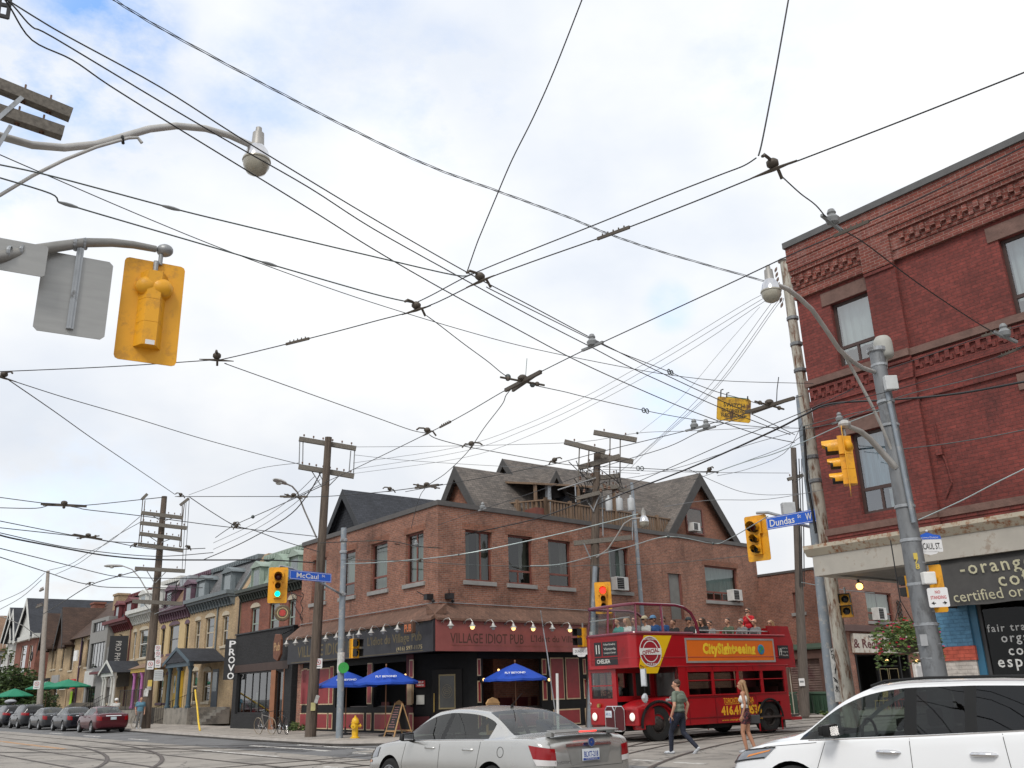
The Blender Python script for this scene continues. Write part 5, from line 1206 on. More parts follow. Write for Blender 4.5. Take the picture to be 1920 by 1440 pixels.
 # --- silver sedan, also the pattern for parked saloons
SED=[(-2.40,.40,.55,.62,.80,.64,0,0,0,.86),(-2.37,.30,.70,.77,.90,.77,0,0,0,.955),(-2.27,.26,.78,.86,.97,.83,0,0,0,1.045),(-2.10,.22,.80,.895,.995,.86,0,0,0,1.06),(-1.78,.2,.80,.905,.99,.875,0,0,0,1.055),
(-1.60,.2,.80,.908,.985,.88,0,0,0,1.06),(-1.22,.2,.8,.91,.975,.885,1,1.21,.67,1.255),(-.90,.2,.8,.912,.967,.885,1,1.315,.62,1.385),(-.45,.2,.8,.912,.955,.885,1,1.355,.615,1.44),(-.10,.2,.8,.912,.945,.885,1,1.36,.62,1.45),(-.0,.2,.8,.912,.942,.885,1,1.358,.62,1.449),
(.42,.2,.8,.912,.93,.885,1,1.325,.615,1.41),(.80,.2,.8,.91,.92,.88,1,1.165,.68,1.235),(1.22,.2,.8,.905,.905,.87,0,0,0,.98),(1.65,.2,.8,.90,.865,.855,0,0,0,.94),(2.05,.22,.77,.86,.80,.80,0,0,0,.86),(2.28,.26,.70,.78,.68,.70,0,0,0,.74),(2.38,.34,.55,.62,.58,.56,0,0,0,.62)]
SEDG=[(6,9,(5,),1),(10,13,(5,),1),(5,7,(7,8),2),(11,13,(7,8),2),(9,10,(5,),3)]
def sedan(label,paintm,silver=True):
 t=thing('silver_sedan' if silver else 'parked_car',label,'car')
 pr=carbody(SED,[(-1.33,.33,.375),(1.40,.33,.375)],SEDG,paintm);bvh=pr[3]
 finish_body(t,pr,paintm,{1:('side_window',m_cglass),2:('windscreen',m_cglass),3:('door_pillar',m_trim)})
 for x in(-1.33,1.40):
  for y in(-.80,.80):wheel(t,x,y,.325,.2,5)
 interior(t,-1.2,.95,.3,.93,.74,(-.75,.15))
 for s in(-1,1):
  mirror(t,bvh,.72,1.0,.87,m_trim if silver else paintm,s)
  d=(0,-s,0);b=MB()
  for pts in([(-.02,s,.24),(-.02,s,.55),(-.05,s,.95)],[(1.0,s,.24),(1.02,s,.6),(.93,s,.91)],[(-.62,s,.26),(-1.0,s,.62),(-1.08,s,.96)],[(-.62,s,.26),(1.0,s,.25)]):seam(bvh,pts,d,mb=b)
  b.obj('door_seam',m_seam,t,fixn=False)
  for x in(-.78,.22):
   hb=MB();h,nn=hit(bvh,(x,s*2,.84),d);y=abs(h.y);hb.tube([(x-.11,s*(y-.005),.84),(x-.08,s*(y+.03),.845),(x+.08,s*(y+.032),.845),(x+.11,s*(y-.005),.84)],.017,6);hb.obj('door_handle',paintm if not silver else mat('silver_handle',(.5,.5,.49),.25,.6),t,smooth=60)
  sb=MB();seam(bvh,[(-.75,s,.45),(.95,s,.44)],d,.035,.006,sb);sb.obj('side_moulding',paintm,t,fixn=False)
  wb=MB();seam(bvh,[(-1.15,s,.985),(-.4,s,.968),(1.1,s,.925)],d,.014,.008,wb);wb.obj('window_trim',m_chrome if silver else m_trim,t,fixn=False)
  # tail lamp wraps round the rear corner
  dd=(.8,-s*.6,0);tl=MB()
  decal(bvh,[(-2.5,s*.70,.88),(-2.31,s*1.0,.935),(-2.36,s*.97,.76),(-2.5,s*.68,.73)],dd,.012,8,5,tl,0);decal(bvh,[(-2.5,s*.68,.73),(-2.36,s*.97,.76),(-2.38,s*.93,.68),(-2.5,s*.68,.66)],dd,.013,8,3,tl,1)
  tl.obj('tail_lamp',[m_tail,m_tailc if silver else m_tail],t,smooth=60,fixn=False)
  hl=MB();decal(bvh,[(2.5,s*.42,.70),(2.0,s*1.0,.82),(2.0,s*1.0,.66),(2.5,s*.46,.56)],(-.8,-s*.6,0),.012,8,4,hl);hl.obj('headlamp',m_headl,t,smooth=60,fixn=False)
  mk_=MB();decal(bvh,[(2.05,s,.60),(2.2,s,.60),(2.2,s,.56),(2.05,s,.56)],d,.01,3,2,mk_);mk_.obj('marker_lamp',m_amber,t,fixn=False)
 b=MB();seam(bvh,[(-2.6,-.62,.62),(-2.6,.62,.62)],(1,0,0),mb=b);seam(bvh,[(-2.6,.62,.62),(-2.6,.70,.80),(-2.6,.66,.97)],(1,0,0),mb=b);seam(bvh,[(-2.6,-.62,.62),(-2.6,-.70,.80),(-2.6,-.66,.97)],(1,0,0),mb=b)
 b.obj('boot_seam',m_seam,t,fixn=False)
 pl_=MB();decal(bvh,[(-2.6,.40,.90),(-2.6,-.40,.90),(-2.6,-.34,.66),(-2.6,.34,.66)],(1,0,0),.004,6,3,pl_);pl_.obj('plate_recess',mat('shadow_silver',(.30,.30,.29),.35,.5)if silver else paintm,t,fixn=False)
 ch_=MB();decal(bvh,[(-2.6,.42,.935),(-2.6,-.42,.935),(-2.6,-.42,.895),(-2.6,.42,.895)],(1,0,0),.02,6,2,ch_);ch_.obj('boot_trim',m_chrome,t,fixn=False)
 h,nn=hit(bvh,(-4,0,.77),(1,0,0));xp=h.x-.02
 lp=MB();lp.box(xp-.012,xp,-.155,.155,.70,.855);lpo=lp.obj('licence_plate',mat('plate_white',(.62,.66,.70),.4),t)
 Mp=Matrix(((0,-1,0,xp-.014),(-1,0,0,0),(0,0,1,.785),(0,0,0,1)))
 Mp=Matrix(((0,1,0,xp-.014),(-1,0,0,0),(0,0,1,.785),(0,0,0,1)))
 if silver:
  text('BLXT-218',.26,.075,Mp,mat('plate_blue',(.02,.06,.3),.5),lpo,bold=.02);q=MB();q.box(xp-.014,xp-.0125,-.15,.15,.705,.735);q.obj('plate_strip',mat('plate_blue'),lpo)
  text('YOURS TO DISCOVER',.22,.018,Mp@T(0,-.003,-.064),m_white,lpo)
  e=MB();e.lathe([(.01,.0),(.055,.0),(.06,-.01)],(xp-.03,0,.94),16,(-1,0,0));eo=e.obj('badge',mat('badge_blue',(.02,.05,.2),.3),t);e=MB();e.lathe([(.056,.004),(.066,.004)],(xp-.03,0,.94),16,(-1,0,0));e.obj('badge_rim',m_chrome,eo)
  text('FUSION',.26,.035,Matrix(((0,1,0,hit(bvh,(-4,.52,.70),(1,0,0))[0].x-.006),(-1,0,0,.50),(0,0,1,.70),(0,0,0,1))),m_chrome,t)
  sp_=MB();sp_.prism([(-2.38,-.60,1.075),(-2.16,-.56,1.095),(-2.16,.56,1.095),(-2.38,.60,1.075)],(0,0,.022));sp_.box(-2.3,-2.18,-.60,-.54,1.03,1.09);sp_.box(-2.3,-2.18,.54,.60,1.03,1.09);so_=sp_.obj('boot_spoiler',mat('spoiler_grey',(.30,.30,.29),.3,.5),t,bevel=.01)
  bl_=MB();bl_.box(-2.386,-2.375,-.16,.16,1.077,1.094);bl_.obj('brake_light',emit('brake_red',(1,.04,.03),1.6),so_)
  fc=MB();h,nn=hit(bvh,(-1.42,2,.86),(0,-1,0))
  c_=V((-1.55,0,.83));P=[(c_.x+.07*cos(a*pi/10),1,c_.z+.07*sin(a*pi/10))for a in range(21)];seam(bvh,P,(0,-1,0),.007,.003,fc,n=2);fc.obj('fuel_cap',m_seam,t,fixn=False)
  an=MB();an.lathe([(.03,0),(.02,.03),(.005,.05)],(-.7,0,1.41),8);an.tube([(-.7,0,1.44),(-.95,0,1.62)],.006,4);an.obj('antenna',m_trim,t)
  ex=MB();ex.lathe([(.035,0),(.035,.12),(.03,.12),(.03,0)],(-2.36,.5,.27),10,(-1,0,0));ex.obj('exhaust_pipe',m_chrome,t)
 else:lpo.data.materials[0]=mat('plate_pale',(.5,.58,.62),.4)
 gr=MB();decal(bvh,[(2.6,.38,.66),(2.6,-.38,.66),(2.6,-.34,.48),(2.6,.34,.48)],(-1,0,0),.006,6,3,gr);gr.obj('grille',m_trim,t,fixn=False)
 ub=MB();ub.box(-2.2,2.2,-.7,.7,.17,.26);ub.obj('underbody',m_well,t)
 return t
p_silver=paint('silver_paint',(.52,.515,.495),.24,.72,.3,.03)
s1=sedan('silver sedan with a rear spoiler and lit brake light turning in front of the pub',p_silver)
hd_=FD.x*-1
def place(o,p,ang,name=None):o.location=(p[0],p[1],0);o.rotation_euler=(0,0,ang);return o
ang_D=math.atan2(-FD.x.y,-FD.x.x)
sp0=D(909,1330,15.3);place(s1,sp0,ang_D+rad(.5));s1.scale=(1,1,.965)
# parked row
PC=sedan('dark red sedan at the front of the parked row',paint('maroon_paint',(.075,.006,.012),.2,0,.1),False)
def repaint(o,m,old):
 for c in[o]+list(o.children_recursive):
  if c.type=='MESH':
   for s in c.material_slots:
    if s.material==old:s.link='OBJECT';s.material=m
mar=MATS['maroon_paint']
yc=-4.35
place(PC,gD(-29.2,yc),ang_D);PC['group']='cars parked along the kerb';PC['label']='dark red sedan nearest the wooden pole at the front of the parked row'
for i,(x,m,lbl)in enumerate(((-35.9,paint('black_car_paint',(.012,.013,.018),.2,0,.1),'black sedan parked directly behind the dark red one'),(-42.7,paint('charcoal_paint',(.04,.042,.046),.2,0,.1),'charcoal grey sedan third in the parked row'))):
 c=dup(PC,gD(x,yc),ang_D,lbl,'cars parked along the kerb');repaint(c,m,mar)
 # --- white crossover in the foreground, pattern for the parked hatchbacks
SUV=[(-2.33,.45,.6,.66,.98,.64,0,0,0,1.06),(-2.28,.34,.74,.80,1.08,.74,1,1.25,.56,1.30),(-2.12,.28,.8,.89,1.14,.81,1,1.46,.58,1.52),(-1.85,.25,.82,.93,1.145,.86,1,1.55,.62,1.635),(-1.35,.24,.83,.94,1.13,.885,1,1.585,.645,1.675),(-.72,.24,.83,.942,1.09,.895,1,1.60,.655,1.69),(-.62,.24,.83,.942,1.085,.895,1,1.60,.655,1.69),(-.10,.24,.83,.942,1.055,.895,1,1.595,.655,1.69),(.02,.24,.83,.942,1.05,.895,1,1.59,.655,1.688),
(.42,.24,.83,.942,1.03,.895,1,1.55,.645,1.645),(.85,.24,.83,.94,1.01,.885,1,1.38,.69,1.455),(1.28,.24,.83,.935,.99,.87,0,0,0,1.105),(1.72,.25,.82,.925,.95,.85,0,0,0,1.04),(2.08,.28,.78,.88,.86,.80,0,0,0,.93),(2.26,.34,.70,.78,.74,.70,0,0,0,.80),(2.34,.42,.55,.62,.64,.55,0,0,0,.68)]
SUVG=[(3,5,(5,),1),(6,7,(5,),1),(8,11,(5,),2),(9,11,(7,8),4),(1,3,(7,8),1),(5,6,(5,),3),(7,8,(5,),3),(0,3,(5,),0)]
def crossover(label,paintm,hero):
 t=thing('white_crossover' if hero else 'parked_car',label,'car')
 g=[(a,b,s,2 if m==4 else m)for a,b,s,m in SUVG]
 pr=carbody(SUV,[(-1.33,.36,.42),(1.37,.36,.42)],g,paintm);bvh=pr[3]
 finish_body(t,pr,paintm,{1:('rear_window',m_cglassd),2:('window',m_cglass),3:('door_pillar',m_trim)})
 for x in(-1.33,1.37):
  for y in(-.82,.82):wheel(t,x,y,.365,.23,5)
 interior(t,-1.9,1.05,.4,1.06,.76,(-.95,.1))
 for s in(-1,1):
  d=(0,-s,0)
  mirror(t,bvh,.80,1.13,.88,m_trim if hero else paintm,s,1.1)
  b=MB()
  for pts in([(-.04,s,.3),(-.05,s,.7),(-.04,s,1.05)],[(1.02,s,.3),(1.04,s,.7),(.93,s,1.0)],[(-.78,s,.34),(-1.02,s,.78),(-.98,s,1.11)],[(-.72,s,.31),(1.0,s,.3)],[(1.04,s,.99),(1.7,s,.93),(2.1,s,.83)]):seam(bvh,pts,d,mb=b)
  b.obj('door_seam',m_seam,t,fixn=False)
  for x in(-.78,.20):
   hb=MB();h,nn=hit(bvh,(x,s*2,.90),d);y=abs(h.y);hb.tube([(x-.13,s*(y-.005),.90),(x-.1,s*(y+.03),.905),(x,s*(y+.038),.907),(x+.1,s*(y+.032),.905),(x+.13,s*(y-.005),.90)],[.014,.024,.027,.024,.014],8);hb.obj('door_handle',m_chrome if hero else paintm,t,smooth=60)
  wb=MB();seam(bvh,[(-1.9,s,1.162),(-1.35,s,1.15),(-.6,s,1.10),(.4,s,1.045),(1.15,s,1.008)],d,.018,.008,wb);wb.obj('window_trim',m_chrome if hero else m_trim,t,fixn=False)
  rr=MB();rr.tube([(-1.9,s*.60,1.59),(-1.75,s*.61,1.635),(-1.0,s*.62,1.678),(-.2,s*.625,1.685),(.25,s*.62,1.662),(.42,s*.61,1.61)],.018,6);rr.obj('roof_rail',m_trim,t,smooth=60)
  cl=MB();seam(bvh,[(-1.0,s,.36),(.98,s,.36)],d,.12,.006,cl);cl.obj('sill_cladding',m_trim,t,fixn=False)
  hl=MB();decal(bvh,[(2.6,s*.40,.80),(1.72,s*1.0,.935),(1.85,s*1.0,.80),(2.55,s*.50,.66)],(-.75,-s*.65,0),.012,10,5,hl);ho=hl.obj('headlamp',m_headl,t,smooth=60,fixn=False)
  hl=MB();decal(bvh,[(2.0,s*.88,.83),(1.78,s*1.0,.90),(1.80,s*1.0,.88),(2.02,s*.87,.80)],(-.75,-s*.65,0),.018,6,3,hl);hl.obj('indicator',m_amber,ho,smooth=60,fixn=False)
  hl=MB()
  for q in([(2.6,s*.40,.80),(1.72,s*1.0,.935),(1.72,s*1.0,.92),(2.6,s*.40,.785)],[(2.55,s*.50,.675),(1.85,s*1.0,.815),(1.85,s*1.0,.80),(2.55,s*.50,.66)]):decal(bvh,q,(-.75,-s*.65,0),.016,10,1,hl)
  hl.obj('lamp_edge',m_trim,ho,fixn=False)
  tl=MB();decal(bvh,[(-2.5,s*.5,1.08),(-2.1,s*1.0,1.12),(-2.1,s*1.0,.95),(-2.5,s*.52,.90)],(.8,-s*.6,0),.012,8,4,tl);tl.obj('tail_lamp',m_tail,t,smooth=60,fixn=False)
 bs=MB();seam(bvh,[(2.6,-.6,.62),(2.6,.6,.62)],(-1,0,0),mb=bs);bs.obj('bumper_seam',m_seam,t,fixn=False)
 gr=MB();decal(bvh,[(2.7,.36,.72),(2.7,-.36,.72),(2.7,-.3,.5),(2.7,.3,.5)],(-1,0,0),.008,6,3,gr);gr.obj('grille',m_trim,t,fixn=False)
 h,nn=hit(bvh,(-4,0,.8),(1,0,0));lp=MB();lp.box(h.x-.02,h.x-.006,-.155,.155,.72,.87);lp.obj('licence_plate',mat('plate_pale',(.5,.58,.62),.4),t)
 ub=MB();ub.box(-2.1,2.1,-.7,.7,.2,.3);ub.obj('underbody',m_well,t)
 an=MB();an.prism([(-1.55,-.03,1.67),(-1.75,-.03,1.665),(-1.75,-.03,1.74)],(0,.06,0));an.obj('antenna_fin',paintm,t)
 return t
p_white=paint('white_car_paint',(.74,.75,.76),.22,0,.8,.01)
u1=crossover('white crossover with chrome door handles filling the lower right foreground',p_white,True)
place(u1,D(1752,1330,12.0),ang_D+rad(7));u1.scale=(1,1,.955)
u2=crossover('dark grey crossover fourth in the parked row',paint('gunmetal_paint',(.025,.027,.03),.2,0,.1),False)
place(u2,gD(-49.6,yc),ang_D);u2['group']='cars parked along the kerb'
gm=MATS['gunmetal_paint']
u3=dup(u2,gD(-56.6,yc),ang_D,'black crossover with a roof box in the parked row','cars parked along the kerb');repaint(u3,MATS['black_car_paint'],gm)
b=MB();b.ball((0,0,0),(1.05,.42,.19),14);rb=b.obj('roof_box',mat('roof_box_grey',(.25,.26,.28),.3),None,smooth=60);rb.location=gD(-57.0,yc,1.93);rb.rotation_euler=(0,0,ang_D);tag(rb,'grey roof box carried on the black crossover in the parked row','roof box')
u4=dup(u2,gD(-63.6,yc),ang_D,'pale car at the far left end of the parked row','cars parked along the kerb');repaint(u4,paint('pale_paint',(.4,.42,.45),.25,.3,.6),gm)
# ---------------------------------------------------------------- the open-top bus (local x forward, y left)
m_bred=paint('bus_red',(.36,.007,.012),.32,0,.12,.08,dirt=(.26,.012,.015),dsc=1.2,damt=.35);m_bdark=paint('bus_plum',(.16,.012,.035),.25,0,.6)
m_bglass=glassmat('bus_glass',(.5,.53,.52),1.6,.02);m_byel=paint('bus_yellow',(.80,.50,.01),.35,0,.3);m_bor=paint('bus_orange',(.75,.16,.012),.4,0,.3)
m_alu=mat('alu_frame',(.45,.45,.44),.4,.5);m_bl=mat('blind_black',(.012,.012,.014),.4);m_bw_=mat('blind_white',(.62,.62,.58),.6)
bus=thing('double_decker_bus','red vintage open-top double decker sightseeing bus with orange side banner','bus')
BF,BR=1.62,-6.72 # front and rear relative to the front axle at x=0
HB=1.22;ZD=2.18;ZR=3.20;ZW=4.12 # half width, between-decks line, top of upper panels, screen top
def squeeze():
 """bring the nose back: the front overhang is short on this type"""
 for o in bus.children_recursive:
  if o.type!='MESH' or o.get('sq')or o.name.split('.')[0]in('wheel','hub','wing','mudguard_lip'):continue
  o['sq']=1
  for v in o.data.vertices:
   if v.co.x>-.3:v.co.x=-.3+(v.co.x+.3)*.6
def bp(name,mb,m,par=None,**k):return mb.obj(name,m,par or bus,**k)
# lower deck shell: sides with real window holes
lw=[(-1.35-1.19*i-1.10,-1.35-1.19*i,1.32,2.02)for i in range(4)]
def side(y,s):
 M_=T(0,y,0)
 b=MB(M_)
 H_=[(a,c,z0,z1)for a,c,z0,z1 in lw]
 xr=-6.18
 if s>0:b.wall(xr,-.95,.42,ZD,H_+[(-5.7,-4.56,.1,1.02)],0,-.06*s)
 else:b.wall(xr,-.95,.42,ZD,H_+[(-5.7,-4.56,.1,1.02)],0,.06)
 return b
 # the camera sees the left (+y) side; both sides are built alike
for s in(1,-1):
 b=side(s*HB,s);o=bp('side_panel',b,m_bred,fixn=False)
 for i,(a,c,z0,z1)in enumerate(lw):
  f=MB();y=s*(HB+.004)
  for q in((a-.04,c+.04,z1,z1+.04),(a-.04,c+.04,z0-.04,z0),(a-.04,a,z0,z1),(c,c+.04,z0,z1)):f.box(q[0],q[1],min(y,y+s*.018),max(y,y+s*.018),q[2],q[3])
  f.box(a,c,y-.03,y-.01,z0+.42,z0+.45);wo=bp('window',f,m_bred)
  g=MB();g.quad((a,s*(HB-.03),z0),(c,s*(HB-.03),z0),(c,s*(HB-.03),z1),(a,s*(HB-.03),z1));bp('pane',g,m_bglass,wo,fixn=False)
  # floor, ceiling of lower deck, far inside
b=MB();b.box(-6.6,-.9,-HB+.01,HB-.01,.5,.56);b.box(-6.5,BF-.15,-HB+.05,HB-.05,ZD+.02,ZD+.32);b.box(-.95,-.9,-HB+.02,HB-.02,.5,ZD);bp('deck_floor',b,mat('bus_floor',(.06,.045,.04),.8))
for i in range(5):
 for s in(-1,1):b=MB();b.box(-1.6-.95*i-.42,-1.6-.95*i,s*.62-.40,s*.62+.40,.9,1.02);b.box(-1.6-.95*i-.48,-1.6-.95*i-.40,s*.62-.40,s*.62+.40,.9,1.5);bp('lower_seat',b,mat('seat_tartan',(.07,.02,.02),.8))
 # upper deck walls, front curve
def outline(x0,x1,hw,rf,n=5):
 P=[(x0,-hw)]
 for i in range(n+1):a=-pi/2+pi/2*i/n;P.append((x1-rf+rf*cos(a),-hw+rf+rf*sin(a)))
 for i in range(n+1):a=pi/2*i/n;P.append((x1-rf+rf*cos(a),hw-rf+rf*sin(a)))
 P.append((x0,hw));return P
ol=outline(-6.3,BF,HB,.26)
b=MB();n=len(ol)
for z0,z1 in((ZD,ZR),):b.add([(x,y,z0)for x,y in ol]+[(x,y,z1)for x,y in ol],[(i,i+1,n+i+1,n+i)for i in range(n-1)])
b.add([(x,y*.97,ZR)for x,y in ol]+[(x,y*.97,ZD+.1)for x,y in ol],[(i,i+1,n+i+1,n+i)for i in range(n-1)])
bp('upper_panel',b,m_bred,smooth=35,fixn=False)
b=MB();
for z in(ZD+.02,2.48):b.tube([(x*1.002,y*1.004,z)for x,y in ol],.012,4)
b.tube([(x,y,ZR)for x,y in ol],.03,5);bp('waist_bead',b,m_bred)
b=MB();s=HB+.004
for x in(-1.31,-2.52,-3.71,-4.47):b.cut();b.box(x-.012,x+.012,s,s+.008,.44,1.22);b.cut();b.box(x-.01,x+.01,s,s+.007,2.06,ZD)
for z in(1.24,.62):b.cut();b.box(-4.45,-.96,s,s+.010,z-.012,z+.012)
bp('panel_bead',b,mat('bead_dark_red',(.17,.006,.010),.4))
# rear corner tower over the open platform
b=MB();b.prism([(-6.3,-HB,ZD-.0),(-6.72,-HB,ZD),(-6.72,-HB,2.9),(-6.55,-HB,3.52),(-5.65,-HB,3.52),(-5.65,-HB,ZR),(-6.3,-HB,ZR)],(0,.06,0))
b.prism([(-6.3,HB-.06,ZD),(-6.72,HB-.06,ZD),(-6.72,HB-.06,2.9),(-6.55,HB-.06,3.52),(-5.42,HB-.06,3.52),(-5.55,HB-.06,ZR),(-6.3,HB-.06,ZR)],(0,.06,0))
b.prism([(-6.72,-HB+.06,ZD),(-6.72,-HB+.06,2.9),(-6.55,-HB+.06,3.52),(-6.5,-HB+.06,3.52),(-6.66,-HB+.06,2.9),(-6.66,-HB+.06,ZD)],(0,2*HB-.12,0));bp('rear_panel',b,m_bred)
b=MB();b.box(-6.72,-6.2,-HB,HB,ZD-.06,ZD-.002);b.box(-6.72,-6.18,-HB,HB,.38,.48,0);bp('platform',b,m_bred)
b=MB();b.box(-6.71,-6.66,-HB,HB*.25,.48,ZD-.06);bp('platform_panel',b,mat('bus_shade_red',(.18,.01,.014),.5))
b=MB();b.box(-6.24,-6.18,-.2,HB-.05,.48,ZD-.06);bp('bulkhead',b,mat('bulkhead_dark',(.03,.02,.02),.7))
b=MB();b.tube([(-6.5,HB-.12,.48),(-6.5,HB-.12,ZD-.06)],.02,6);b.tube([(-6.66,.4,.48),(-6.6,.4,1.3),(-6.66,.4,ZD)],.02,6);bp('grab_pole',b,mat('cream_pole',(.6,.55,.45),.4))
b=MB()
for k in range(3):b.tube([V((-6.22+.05*i,HB-.02,1.2-.3*k-.12*sin(pi*i/9)+.0*i))for i in range(10)],.014,4)
bp('chain',b,mat('chain_pale',(.55,.5,.4),.4))
# skirt below the sides: front of rear arch etc. (wheel arch lips)
for s in(1,-1):
 b=MB();
 P=[(-5.13+.60*cos(a*pi/14),s*(HB+.012),.52+.58*sin(a*pi/14))for a in range(15)];b.tube(P,.035,6);bp('wheel_arch',b,m_well)
 b=MB();b.wall(-5.72,-4.53,.42,1.12,[],0,.0)if False else None
 # upper front screens: plum frames and glazing
fo=outline(-1.75,BF,HB-.01,.30)
def fpt(t): # point along outline by index fraction
 k=t*(len(fo)-1);i=min(int(k),len(fo)-2);f=k-i;return V((fo[i][0]*(1-f)+fo[i+1][0]*f,fo[i][1]*(1-f)+fo[i+1][1]*f,0))
top=[(x-.12 if x>0 else x,y*.94)for x,y in fo]
fr=MB()
tp=[V((x,y,ZW))for x,y in top]
e1=[V((-2.05,(HB-.02)*s,ZR+.02))for s in(-1,1)];e2=[V((-1.98,(HB-.04)*s,ZR+.4))for s in(-1,1)];e3=[V((-1.8,(HB-.06)*s,ZW-.22))for s in(-1,1)];e4=[V((-1.5,(HB-.07)*s,ZW-.06))for s in(-1,1)]
tp[0]=V((-1.1,-(HB-.07),ZW));tp[-1]=V((-1.1,HB-.07,ZW))
fr.tube([e1[0],e2[0],e3[0],e4[0]]+tp+[e4[1],e3[1],e2[1],e1[1]],.05,7)
fr.tube([V((x,y,ZR+.03))for x,y in fo],.05,6)
posts=[(.0,.0)]
for x,y,xt,yt in((1.36,HB-.02,1.22,HB-.09),(1.36,-HB+.02,1.22,-HB+.09),(BF,.0,BF-.12,0),(-.45,HB-.01,-.48,HB-.07),(-.45,-HB+.01,-.48,-HB+.07),(.0,0,0,0)):
 if x==0:continue
 fr.tube([(x,y,ZR),(xt,yt,ZW)],.045,6)
fr_o=bp('screen_frame',fr,m_bdark,smooth=50)
gl=MB();k=len(fo)
tq=[(x-.12 if x>0 else x,y*.94)for x,y in fo];tq[0]=(-1.5,tq[0][1]);tq[-1]=(-1.5,tq[-1][1])
gl.add([(x,y,ZR)for x,y in fo]+[(x,y,ZW)for x,y in tq],[(i,i+1,k+i+1,k+i)for i in range(k-1)]);bp('front_screen',gl,glassmat('clear_screen',(.8,.82,.81),.8,.02),fixn=False)
rl_=MB();rl_.tube([(-2.0,HB-.06,ZR+.13),(-5.5,HB-.06,ZR+.13)],.022,6)
for x in(-2.6,-3.4,-4.2,-5.0):rl_.tube([(x,HB-.06,ZR),(x,HB-.06,ZR+.13)],.016,5)
rl_.cut();rl_.tube([(-2.0,-HB+.06,ZR+.13),(-5.5,-HB+.06,ZR+.13)],.022,6);rl_.cut();rl_.tube([(1.45,-1.0,3.72),(1.45,1.0,3.72)],.02,6);bp('hand_rail',rl_,m_alu)
# driver's cab and half-width bonnet (cab on the bus's right, bonnet on its left)
b=MB()
b.wall(-.95,1.22,.95,ZD,[(-.75,.25,1.30,2.06),(.38,1.12,1.36,2.06)],0,.05);cb_=b
cab=MB(T(0,-HB,0));cab.wall(-.95,1.30,.42,ZD,[(-.75,.2,1.30,2.06),(.33,1.2,1.36,2.06),(-.5,.5,.1,.98)],0,.05);bp('cab_side',cab,m_bred,fixn=False)
# cab front: y from -HB to .12, windscreen in two lights
cf=MB(Matrix(((0,1,0,1.44),(1,0,0,0),(0,0,1,0),(0,0,0,1))));cf.wall(-HB,.14,1.0,ZD,[(-HB+.12,-.06,1.28,2.08)],0,-.05);bp('cab_front',cf,m_bred,fixn=False)
cs=MB();cs.wall(0,0,0,0,[])if False else None
c2=MB(T(0,.14,0));c2.wall(-.92,1.44,1.18,ZD,[(-.72,.05,1.34,2.04),(.2,1.3,1.34,2.04)],0,-.05);bp('cab_inner_side',c2,m_bred,fixn=False)
g=MB();g.quad((1.42,-HB+.12,1.28),(1.42,-.06,1.28),(1.42,-.06,2.08),(1.42,-HB+.12,2.08));g.cut();g.quad((-.72,.12,1.34),(.05,.12,1.34),(.05,.12,2.04),(-.72,.12,2.04));g.cut();g.quad((.2,.12,1.34),(1.3,.12,1.34),(1.3,.12,2.04),(.2,.12,2.04));bp('cab_window',g,m_bglass,fixn=False)
b=MB();b.box(-.95,-.9,.14,HB-.02,1.1,ZD,0);b.box(-.9,-.885,.25,HB-.12,1.32,2.02,1);bp('front_bulkhead',b,[m_bred,mat('bulkhead_glass',(.09,.085,.08),.08)])
b=MB();b.box(.0,.5,-.95,-.35,.95,1.1);b.box(-.1,.02,-.95,-.35,.95,1.6);b.box(-.9,1.40,-HB+.05,.1,.9,.95);bp('driver_seat',b,m_int)
b=MB();b.tube([(1.05+.04*sin(a*pi/8),-.62+.22*cos(a*pi/8),1.34+.2*sin(a*pi/8))for a in range(17)],.018,6,cap=False);bp('steering_wheel',b,m_trim)
b=MB();b.box(1.445,1.46,-HB+.08,-.02,1.66,1.69);bp('windscreen_bar',b,m_bred)
# front lower panel, bonnet, wings
b=MB();b.prism([(1.44,-HB,.48),(1.58,-HB+.12,.48),(1.60,-.2,.48),(1.44,-.2,.48)],(0,0,.52));bp('front_panel',b,m_bred,bevel=.03)
bn=MB();vs=[];prof=[]
for x,hw,z0,z1 in((-.85,.52,1.0,1.30),(.2,.50,.98,1.27),(1.0,.46,.95,1.20),(1.48,.42,.92,1.08),(1.60,.38,.88,.99)):
 yc_=.64;ring=[(x,yc_-hw,z0-.35)]
 for i in range(9):a=pi-pi*i/8;ring.append((x,yc_+hw*cos(a)*(1 if abs(cos(a))<.9 else 1),z0+(z1-z0)*sin(a)**.7 if sin(a)>0 else z0))
 ring.append((x,yc_+hw,z0-.35));vs+=ring
k=11;bn.add(vs,[(i*k+j,i*k+j+1,(i+1)*k+j+1,(i+1)*k+j)for i in range(4)for j in range(k-1)]+[tuple(range(4*k,5*k))]);bp('bonnet',bn,m_bred,smooth=50)
wg=MB()
for s,yc_ in((1,.98),(-1,-.98)):
 P=[]
 vs=[]
 for i in range(13):
  a=rad(-12+i*16.5);R_=.66;x=-.02+R_*cos(a)*1.12;z=.50+R_*sin(a)
  for j,(yy,dz)in enumerate(((yc_-.30*s,-.06),(yc_-.12*s,.015),(yc_+.10*s,.015),(yc_+.23*s,-.03),(yc_+.24*s,-.10))):q=1+dz/R_;vs.append((-.02+(x+.02)*q,yy,.5+(z-.5)*q))
 wg.add(vs,[(i*5+j,i*5+j+1,(i+1)*5+j+1,(i+1)*5+j)for i in range(12)for j in range(4)]);wg.cut()
bp('wing',wg,m_bred,smooth=60)
b=MB();b.box(.45,1.60,.1,HB-.03,.48,.98);b.cut();b.box(-.95,-.62,HB-.25,HB-.002,.42,1.18);bp('front_valance',b,m_bred,bevel=.04)
